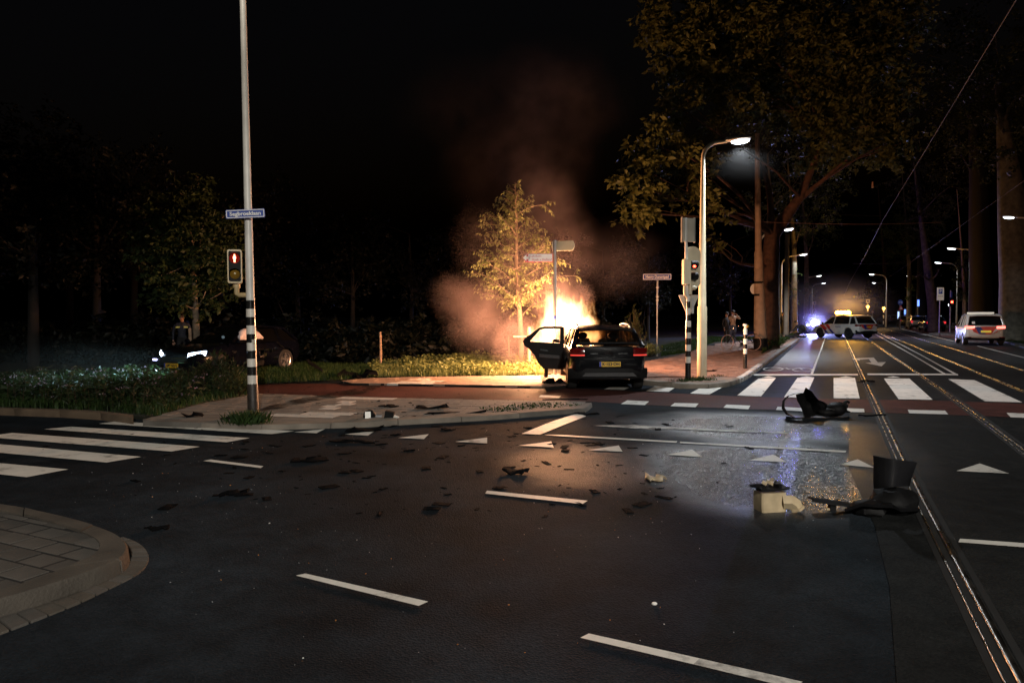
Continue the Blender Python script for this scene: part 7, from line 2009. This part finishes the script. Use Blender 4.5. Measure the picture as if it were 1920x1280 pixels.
o = shell('curved_strip', 592, 703, .75, .2, .10, -.5, 'curved black strip curling up on the verge right of the wrecked car', seed=3, z=.05)
o.rotation_euler = (0, .55, -.3); o.location.z += .22
shell('torn_wing', 1035, 722, .42, .38, .28, .4, 'small charred part on the strip beside the open door', seed=4, z=.05)
shell('skid_part', 812, 766, .55, .18, .09, .25, 'curved black strip on the refuge slabs, largest piece there', seed=5, z=.07)
shell('skid_part', 730, 762, .32, .2, .06, -.2, 'dark shred near the kerb of the refuge left of the curved strip', seed=6, z=.07)
shell('skid_part', 850, 783, .95, .25, .16, .1, 'long black lump heaped along the refuge kerb', seed=7)
shell('skid_part', 800, 789, .45, .22, .14, -.1, 'black lump on the refuge kerb left of the long heap', seed=8)
shell('tape_strip', 1061, 749.5, .85, .10, .03, .02, 'thin black strip lying on the tip of the refuge', seed=9, z=.07)
shell('tape_strip', 1098, 777, .42, .16, .04, .05, 'flat black piece at the end of the slanting white line', seed=10)
shell('skid_part', 362, 781, .28, .18, .10, .3, 'crumpled black scrap on the paving left of the striped pole', seed=11, z=.07)
shell('skid_part', 432, 786, .24, .14, .08, .3, 'black scrap beside the grass tuft of the striped pole', seed=12, z=.07)
shell('skid_part', 1330, 696, .42, .16, .05, .1, 'black shred lying on the brick pavement by the street lamp', seed=13, z=.10)
shell('skid_part', 583, 864, .38, .16, .05, .1, 'dark ragged piece on the asphalt, left part of the junction', seed=14)
shell('skid_part', 440, 926, .26, .12, .05, .5, 'dark angled fragment between zebra and island', seed=15)
shell('skid_part', 965, 887, .28, .16, .07, -.4, 'dark folded scrap just above the lane dash in mid junction', seed=16)
shell('skid_part', 660, 829, .6, .12, .04, -.3, 'long thin dark strip among the give way triangles', seed=17)
shell('skid_part', 682, 808, .5, .22, .09, .2, 'dark heap covering one give way triangle near the kerb', seed=18)
shell('skid_part', 1636, 780, .45, .09, .04, .15, 'thin black strip between the bumper wreck and the near rail', seed=19)
shell('skid_part', 1625, 716, .4, .24, .08, .2, 'black scrap against the rail on the zebra', seed=20)
shell('skid_part', 1228, 899, .20, .20, .06, .3, 'twisted brown and cream scrap on the wet asphalt left of the reservoir', mat='cream', seed=21)
shell('skid_part', 296, 992, .16, .08, .03, .2, 'small dark shred on the asphalt near the corner of the island', seed=22)
# bright bits at the kerb: mirror glass and white lamp
M['mirror_glass'] = pmat('mirror_glass', (.85, .85, .9), .06, metal=1, var=.05)
c = G(693, 791, 0); e = empty('wing_mirror', c, .3, 'broken wing mirror with bright glass at the refuge kerb', 'car part')
mb = MB(); mb.ball((0, .03, .10), (.10, .06, .10), 12, 8); mb.build('housing', M['plastic_black'], e, smooth=60); mb = MB(); mb.box((-.03, -.035, .10), (.09, .01, .15), Matrix.Rotation(-.25, 3, 'X')); mb.build('glass', M['sign_white'], e); mb = MB(); mb.tube([Vector((.1, .03, .08)), Vector((.2, .02, .07))], [.03, .04], 8); mb.build('foot', M['car_silver'], e)
c = G(735, 792, 0); e = empty('lamp_unit', c, 0, 'black lamp unit with a pale lens at the refuge kerb right of the mirror', 'car part')
mb = MB(); mb.box((-.05, .03, .09), (.14, .12, .18), Matrix.Rotation(.2, 3, 'Y')); mb.build('case', M['plastic_black'], e); mb = MB(); mb.box((.06, 0, .06), (.08, .06, .10), Matrix.Rotation(.4, 3, 'Y')); mb.build('lens', M['sign_white'], e)
c = G(1546, 982, 0)
e = MB(); e.tube([Vector((-.035, 0, .012)), Vector((.03, .004, .012))], [.010, .012], 8); e.ball((.04, .004, .014), .016, 8, 6); o = e.build('small_bolt', M['cream'], smooth=60); o.location = G(1557, 957, 0); tag(o, 'small pale bolt-shaped piece right of the cream reservoir', 'car part')
c = G(1227, 1134, 0); e = MB(); e.ball((0, 0, .01), (.018, .012, .01), 10, 6); o = e.build('plastic_chip', M['sign_white'], smooth=60); o.location = c; tag(o, 'lone white chip on the dark asphalt above the worn lane dash', 'chip')
# scattered fragments, each an object; shapes shared
frag = []
for k in range(7):
    e_ = MB(); n = 4
    Pg = [[Vector(((i-1.5)*.3, (j-1.5)*.2, .0))+Vector((noise.noise(Vector((i, j, k*3)))*.28, noise.noise(Vector((j, i, k*5)))*.28, .10+.20*noise.noise(Vector((i*1.3, j*1.3, k*7))))) for j in range(n)] for i in range(n)]
    sheet(e_, Pg, .10); me = e_.mesh('fragment'); zmin = min(v.co.z for v in me.vertices); me.transform(Matrix.Translation((0, 0, -zmin))); me.materials.append(M['scrap']); frag.append(me)
def scatter(n, region, smin, smax, z, label, group, bias=1.0):
    xs = [p.x for p in region]; ys = [p.y for p in region]; k = 0
    while k < n:
        p = Vector((random.uniform(min(xs), max(xs)), random.uniform(min(ys), max(ys)), z))
        if not inside(p, region): continue
        if bias and random.random() > math.exp(-((p.x-G(850, 850).x)/3.4)**2*bias)+.15: continue
        o = bpy.data.objects.new('fragment', random.choice(frag)); COL.objects.link(o); s = (smin+(smax-smin)*random.random()**2.6)*.8
        o.location = p; s = s*.85; o.scale = (s, s*random.uniform(.45, 1), s*random.uniform(.12, .45)); o.rotation_euler = (0, 0, random.uniform(0, 6.28)); tag(o, label, 'debris', group); k += 1
jr = GP([(120, 900), (400, 830), (560, 808), (900, 790), (1150, 775), (1420, 790), (1420, 900), (1250, 950), (1000, 990), (600, 960), (250, 960)])
scatter(300, jr, .04, .30, 0.0, 'small black plastic fragment strewn over the asphalt of the junction', 'black fragments on the asphalt')
ir = GP([(480, 760), (745, 750), (1060, 758), (900, 775), (640, 790), (500, 790)], .07)
scatter(45, ir, .05, .20, .075, 'small black plastic fragment strewn over the refuge slabs', 'black fragments on the refuge')
pr = GP([(500, 735), (500, 723), (1000, 727), (1350, 745), (1700, 760), (1300, 752), (800, 744)], 0)
scatter(26, pr, .05, .18, .004, 'small dark fragment lying on the red path', 'dark fragments on the red path', 0)
zr = GP([(0, 800), (200, 790), (560, 815), (300, 850), (0, 880)], 0)
scatter(12, zr, .05, .2, .012, 'small dark fragment lying on the left zebra', 'dark fragments on the left zebra', 0)
zr2 = GP([(1400, 712), (1800, 712), (1850, 750), (1400, 745)], 0)
scatter(14, zr2, .06, .22, .012, 'small dark fragment lying on the far zebra', 'dark fragments on the far zebra', 0)
# glass crumbs and pale chips
gl = []
rg = poly_points(GP([(150, 1000), (100, 880), (420, 830), (700, 800), (1300, 800), (1700, 830), (1750, 1000), (1500, 1200), (500, 1250)]), 1300, 0.0)
mbx = MB()
for p in rg:
    if noise.noise(Vector((p.x*.7, p.y*.7, 4.2)))+random.gauss(0, .12) < .02: continue
    s = .0013+.0045*random.random()**2.5; 
    mbx.box(p+Vector((0, 0, s*.5)), (s*random.uniform(1, 2.2), s, s), Matrix.Rotation(random.uniform(0, 3), 3, 'Z') @ Matrix.Rotation(random.uniform(-.5, .5), 3, 'X'), mi=random.choice((0, 0, 0, 1, 2)))
M['crumb'] = pmat('glass_crumb', (.30, .32, .34), .12, var=.2, spec=.9)
M['crumb_amber'] = pmat('amber_crumb', (.6, .28, .08), .25, var=.2)
o = mbx.build('glass_crumbs', [M['crumb'], M['sign_white'], M['crumb_amber']]); o['kind'] = 'stuff'; o['label'] = 'glass crumbs glittering on the asphalt'
# ------------------------------------------------------------------ fire and smoke
FD = bc_pos.y+hv.y*1.55
def fire_light(px, py, Y, power, r, col=(1.0, .45, .21)):
    d = bpy.data.lights.new('fire_light', 'POINT'); d.energy = power; d.color = col; d.shadow_soft_size = r
    o = bpy.data.objects.new('fire_light', d); o.location = at(px, py, Y); COL.objects.link(o); return o
fire_light(1058, 602, FD+.4, 3200, .40)
fire_light(1016, 636, FD-.2, 1300, .35)
fire_light(1100, 630, FD-1.2, 120, .15)     # inside the cabin, behind the windscreen
def ellipsoid_mask(N, L, P, c, r, warp, edge=(0.45, 1.0)):
    """1 inside a noise-warped ellipsoid, 0 outside"""
    sb = N.new('ShaderNodeVectorMath'); sb.operation = 'SUBTRACT'; sb.inputs[1].default_value = c; L.new(P, sb.inputs[0])
    dv = N.new('ShaderNodeVectorMath'); dv.operation = 'DIVIDE'; dv.inputs[1].default_value = r; L.new(sb.outputs[0], dv.inputs[0])
    ln = N.new('ShaderNodeVectorMath'); ln.operation = 'LENGTH'; L.new(dv.outputs[0], ln.inputs[0])
    ad = N.new('ShaderNodeMath'); ad.operation = 'ADD'; L.new(ln.outputs['Value'], ad.inputs[0]); L.new(warp, ad.inputs[1])
    mr = N.new('ShaderNodeMapRange'); mr.interpolation_type = 'SMOOTHSTEP'; mr.inputs[1].default_value = edge[0]; mr.inputs[2].default_value = edge[1]; mr.inputs[3].default_value = 1; mr.inputs[4].default_value = 0
    L.new(ad.outputs[0], mr.inputs[0]); return mr.outputs[0]
def vol_nodes(name):
    m = bpy.data.materials.new(name); m.use_nodes = True; N = m.node_tree.nodes; L = m.node_tree.links; N.clear()
    out = N.new('ShaderNodeOutputMaterial'); pv = N.new('ShaderNodeVolumePrincipled'); L.new(pv.outputs[0], out.inputs['Volume'])
    tc = N.new('ShaderNodeTexCoord'); return m, N, L, pv, tc.outputs['Object']
def warp_noise(N, L, P, scale, amp, stretch=(1, 1, 1), detail=4):
    mp = N.new('ShaderNodeMapping'); mp.inputs['Scale'].default_value = stretch; L.new(P, mp.inputs[0])
    nz = N.new('ShaderNodeTexNoise'); nz.inputs['Scale'].default_value = scale; nz.inputs['Detail'].default_value = detail; nz.inputs['Roughness'].default_value = .6; L.new(mp.outputs[0], nz.inputs[0])
    ma = N.new('ShaderNodeMath'); ma.operation = 'MULTIPLY_ADD'; ma.inputs[1].default_value = amp; ma.inputs[2].default_value = -amp/2; L.new(nz.outputs[0], ma.inputs[0]); return ma.outputs[0], nz
def combine(N, L, xs, op='MAXIMUM'):
    acc = xs[0]
    for x in xs[1:]:
        m_ = N.new('ShaderNodeMath'); m_.operation = op; L.new(acc, m_.inputs[0]); L.new(x, m_.inputs[1]); acc = m_.outputs[0]
    return acc
def domain(name, lo, hi, mat, label):
    c = (Vector(lo)+Vector(hi))/2; d = Vector(hi)-Vector(lo)
    mb = MB(); mb.box((0, 0, 0), d); o = mb.build(name, mat); o.location = c; o['kind'] = 'stuff'; o['label'] = label
    return o, c
# flames
fa = at(1064, 596, FD+.35); fb = at(1026, 628, FD+.1); fc = at(1092, 606, FD+.2); fd_ = at(1040, 582, FD+.5)
fe = at(1098, 630, FD-.75); lo = Vector((fb.x-1.0, FD-1.6, .35)); hi = Vector((fc.x+1.1, FD+1.5, 3.4))
m, N, L, pv, P = vol_nodes('flames')
fo, c = domain('flames', lo, hi, m, 'flames over the bonnet of the burning car')
wp_, nz = warp_noise(N, L, P, 2.6, 2.3, (1.35, 1.35, .5), 7)
m.cycles.volume_step_rate = .22
mk = combine(N, L, [ellipsoid_mask(N, L, P, (fa-c)[:], (.84, .8, .74), wp_, (.42, .9)), ellipsoid_mask(N, L, P, (fb-c)[:], (.54, .6, .76), wp_, (.42, .9)), ellipsoid_mask(N, L, P, (fc-c)[:], (.55, .6, .36), wp_, (.42, .9)), ellipsoid_mask(N, L, P, (fd_-c)[:], (.45, .5, .76), wp_, (.42, .9)), ellipsoid_mask(N, L, P, (fe-c)[:], (.52, .6, .30), wp_, (.35, 1.0))])
pv.inputs['Density'].default_value = 0.0
cr = N.new('ShaderNodeValToRGB'); cr.color_ramp.elements[0].position = .0; cr.color_ramp.elements[0].color = (1, .20, .03, 1); cr.color_ramp.elements[1].position = .75; cr.color_ramp.elements[1].color = (1, .58, .27, 1)
e_ = cr.color_ramp.elements.new(.3); e_.color = (1, .38, .09, 1)
L.new(mk, cr.inputs[0]); L.new(cr.outputs[0], pv.inputs['Emission Color'])
pw_ = N.new('ShaderNodeMath'); pw_.operation = 'POWER'; pw_.inputs[1].default_value = 1.7; L.new(mk, pw_.inputs[0])
es = N.new('ShaderNodeMath'); es.operation = 'MULTIPLY'; es.inputs[1].default_value = 7.0; L.new(pw_.outputs[0], es.inputs[0]); L.new(es.outputs[0], pv.inputs['Emission Strength'])
# smoke: billow left of the tree, glow behind the flames, thin drift above and to the right
SD = 20.6
lobes = [((905, 590), SD+.6, (1.2, 1.4, 1.5), .95, 1.0), ((965, 640), SD+.2, (1.0, 1.2, 1.1), 1.2, 1.0), ((860, 555), SD+1.0, (.95, 1.2, .9), .7, 1.0), ((1040, 560), SD+.2, (1.0, 1.0, 1.1), .9, 1.0), ((1085, 555), SD+.2, (.55, .7, .55), .9, 1), ((985, 500), SD+.8, (1.6, 1.4, 1.9), .62, 1), ((1010, 390), SD+1.2, (1.6, 1.5, 2.0), .34, 1), ((970, 310), SD+1.8, (2.9, 1.8, 2.2), .085, 1), ((1030, 190), SD+2, (2.6, 1.8, 2.0), .07, 1), ((925, 470), SD+1.0, (1.5, 1.3, 1.7), .26, 1), ((1060, 470), SD+.8, (1.2, 1.2, 1.5), .30, 1), ((1150, 490), SD+1.4, (1.8, 1.5, 1.3), .10, 1), ((880, 200), SD+2, (2.4, 1.8, 1.8), .03, 1)]
pts = [at(px, py, Y) for (px, py), Y, r, d, k in lobes]
lo = Vector((min(p.x-l[2][0]*1.1 for p, l in zip(pts, lobes)), SD-1.6, .06)); hi = Vector((max(p.x+l[2][0]*1.1 for p, l in zip(pts, lobes)), SD+4.2, max(p.z+l[2][2]*1.1 for p, l in zip(pts, lobes))))
m, N, L, pv, P = vol_nodes('smoke')
so, c = domain('smoke', lo, hi, m, 'smoke drifting from the fire round the young tree')
wp_, nz = warp_noise(N, L, P, .8, .95, (1, 1, .75), 6)
m.cycles.volume_step_rate = .6
acc = []
for p, l in zip(pts, lobes):
    mk = ellipsoid_mask(N, L, P, (p-c)[:], l[2], wp_, (.15, 1.12))
    q = N.new('ShaderNodeMath'); q.operation = 'MULTIPLY'; q.inputs[1].default_value = l[3]; L.new(mk, q.inputs[0]); acc.append(q.outputs[0])
mk = combine(N, L, acc, 'MAXIMUM')
n2 = N.new('ShaderNodeTexNoise'); n2.inputs['Scale'].default_value = 1.6; n2.inputs['Detail'].default_value = 5; L.new(P, n2.inputs[0])
mr = N.new('ShaderNodeMapRange'); mr.inputs[1].default_value = .33; mr.inputs[2].default_value = .68; mr.inputs[3].default_value = .25; mr.inputs[4].default_value = 1.25; L.new(n2.outputs[0], mr.inputs[0])
q = N.new('ShaderNodeMath'); q.operation = 'MULTIPLY'; L.new(mk, q.inputs[0]); L.new(mr.outputs[0], q.inputs[1])
q2 = N.new('ShaderNodeMath'); q2.operation = 'MULTIPLY'; q2.inputs[1].default_value = .50; L.new(q.outputs[0], q2.inputs[0])
L.new(q2.outputs[0], pv.inputs['Density'])
pv.inputs['Color'].default_value = (.62, .48, .47, 1); pv.inputs['Anisotropy'].default_value = .15

# puffs added for lens glow of lamps and flashers; smoke in the wreck's beam
def drift(c, r, dens, label, aniso=.2):
    c = Vector(c); r = Vector(r)
    m, N, L, pv, P = vol_nodes('glow_smoke')
    o, cc = domain('glow_smoke', c-r*1.05, c+r*1.05, m, label)
    w_, nz = warp_noise(N, L, P, 2.2/max(r), .55, (1, 1, 1), 3)
    mk = ellipsoid_mask(N, L, P, (0, 0, 0), r[:], w_, (.0, .98))
    q = N.new('ShaderNodeMath'); q.operation = 'MULTIPLY'; q.inputs[1].default_value = dens; L.new(mk, q.inputs[0]); L.new(q.outputs[0], pv.inputs['Density'])
    pv.inputs['Color'].default_value = (.8, .8, .8, 1); pv.inputs['Anisotropy'].default_value = aniso
    return o
pl_ = at(1392, 276, YL); drift((pl_.x+.1, pl_.y, pl_.z), (1.3, 1.3, 1.1), .004, 'thin haze added for the glow round the tall street lamp')
pv_ = at(1575, 585, 50); drift((pv_.x-.5, pv_.y, 2.3), (5.0, 6, 2.8), .008, 'thin haze added over the police wagon for lamp glow')
bp_ = back.matrix_basis @ Vector((2.75, -.2, 1.3)); drift(bp_, (2.4, 2.4, 1.7), .045, 'thin haze added for the halo of the blue flash')
ap_ = pol.matrix_basis @ Vector((.3, -.5, 2.55)); drift(ap_, (2.4, 2.4, 1.3), .030, 'thin haze added for the halo of the amber beacon')
ph = G(230, 668, .7); drift((-10.4, 15.6, .75), (4.0, 3.4, .65), .003, 'thin smoke in the headlight beams of the wrecked car')
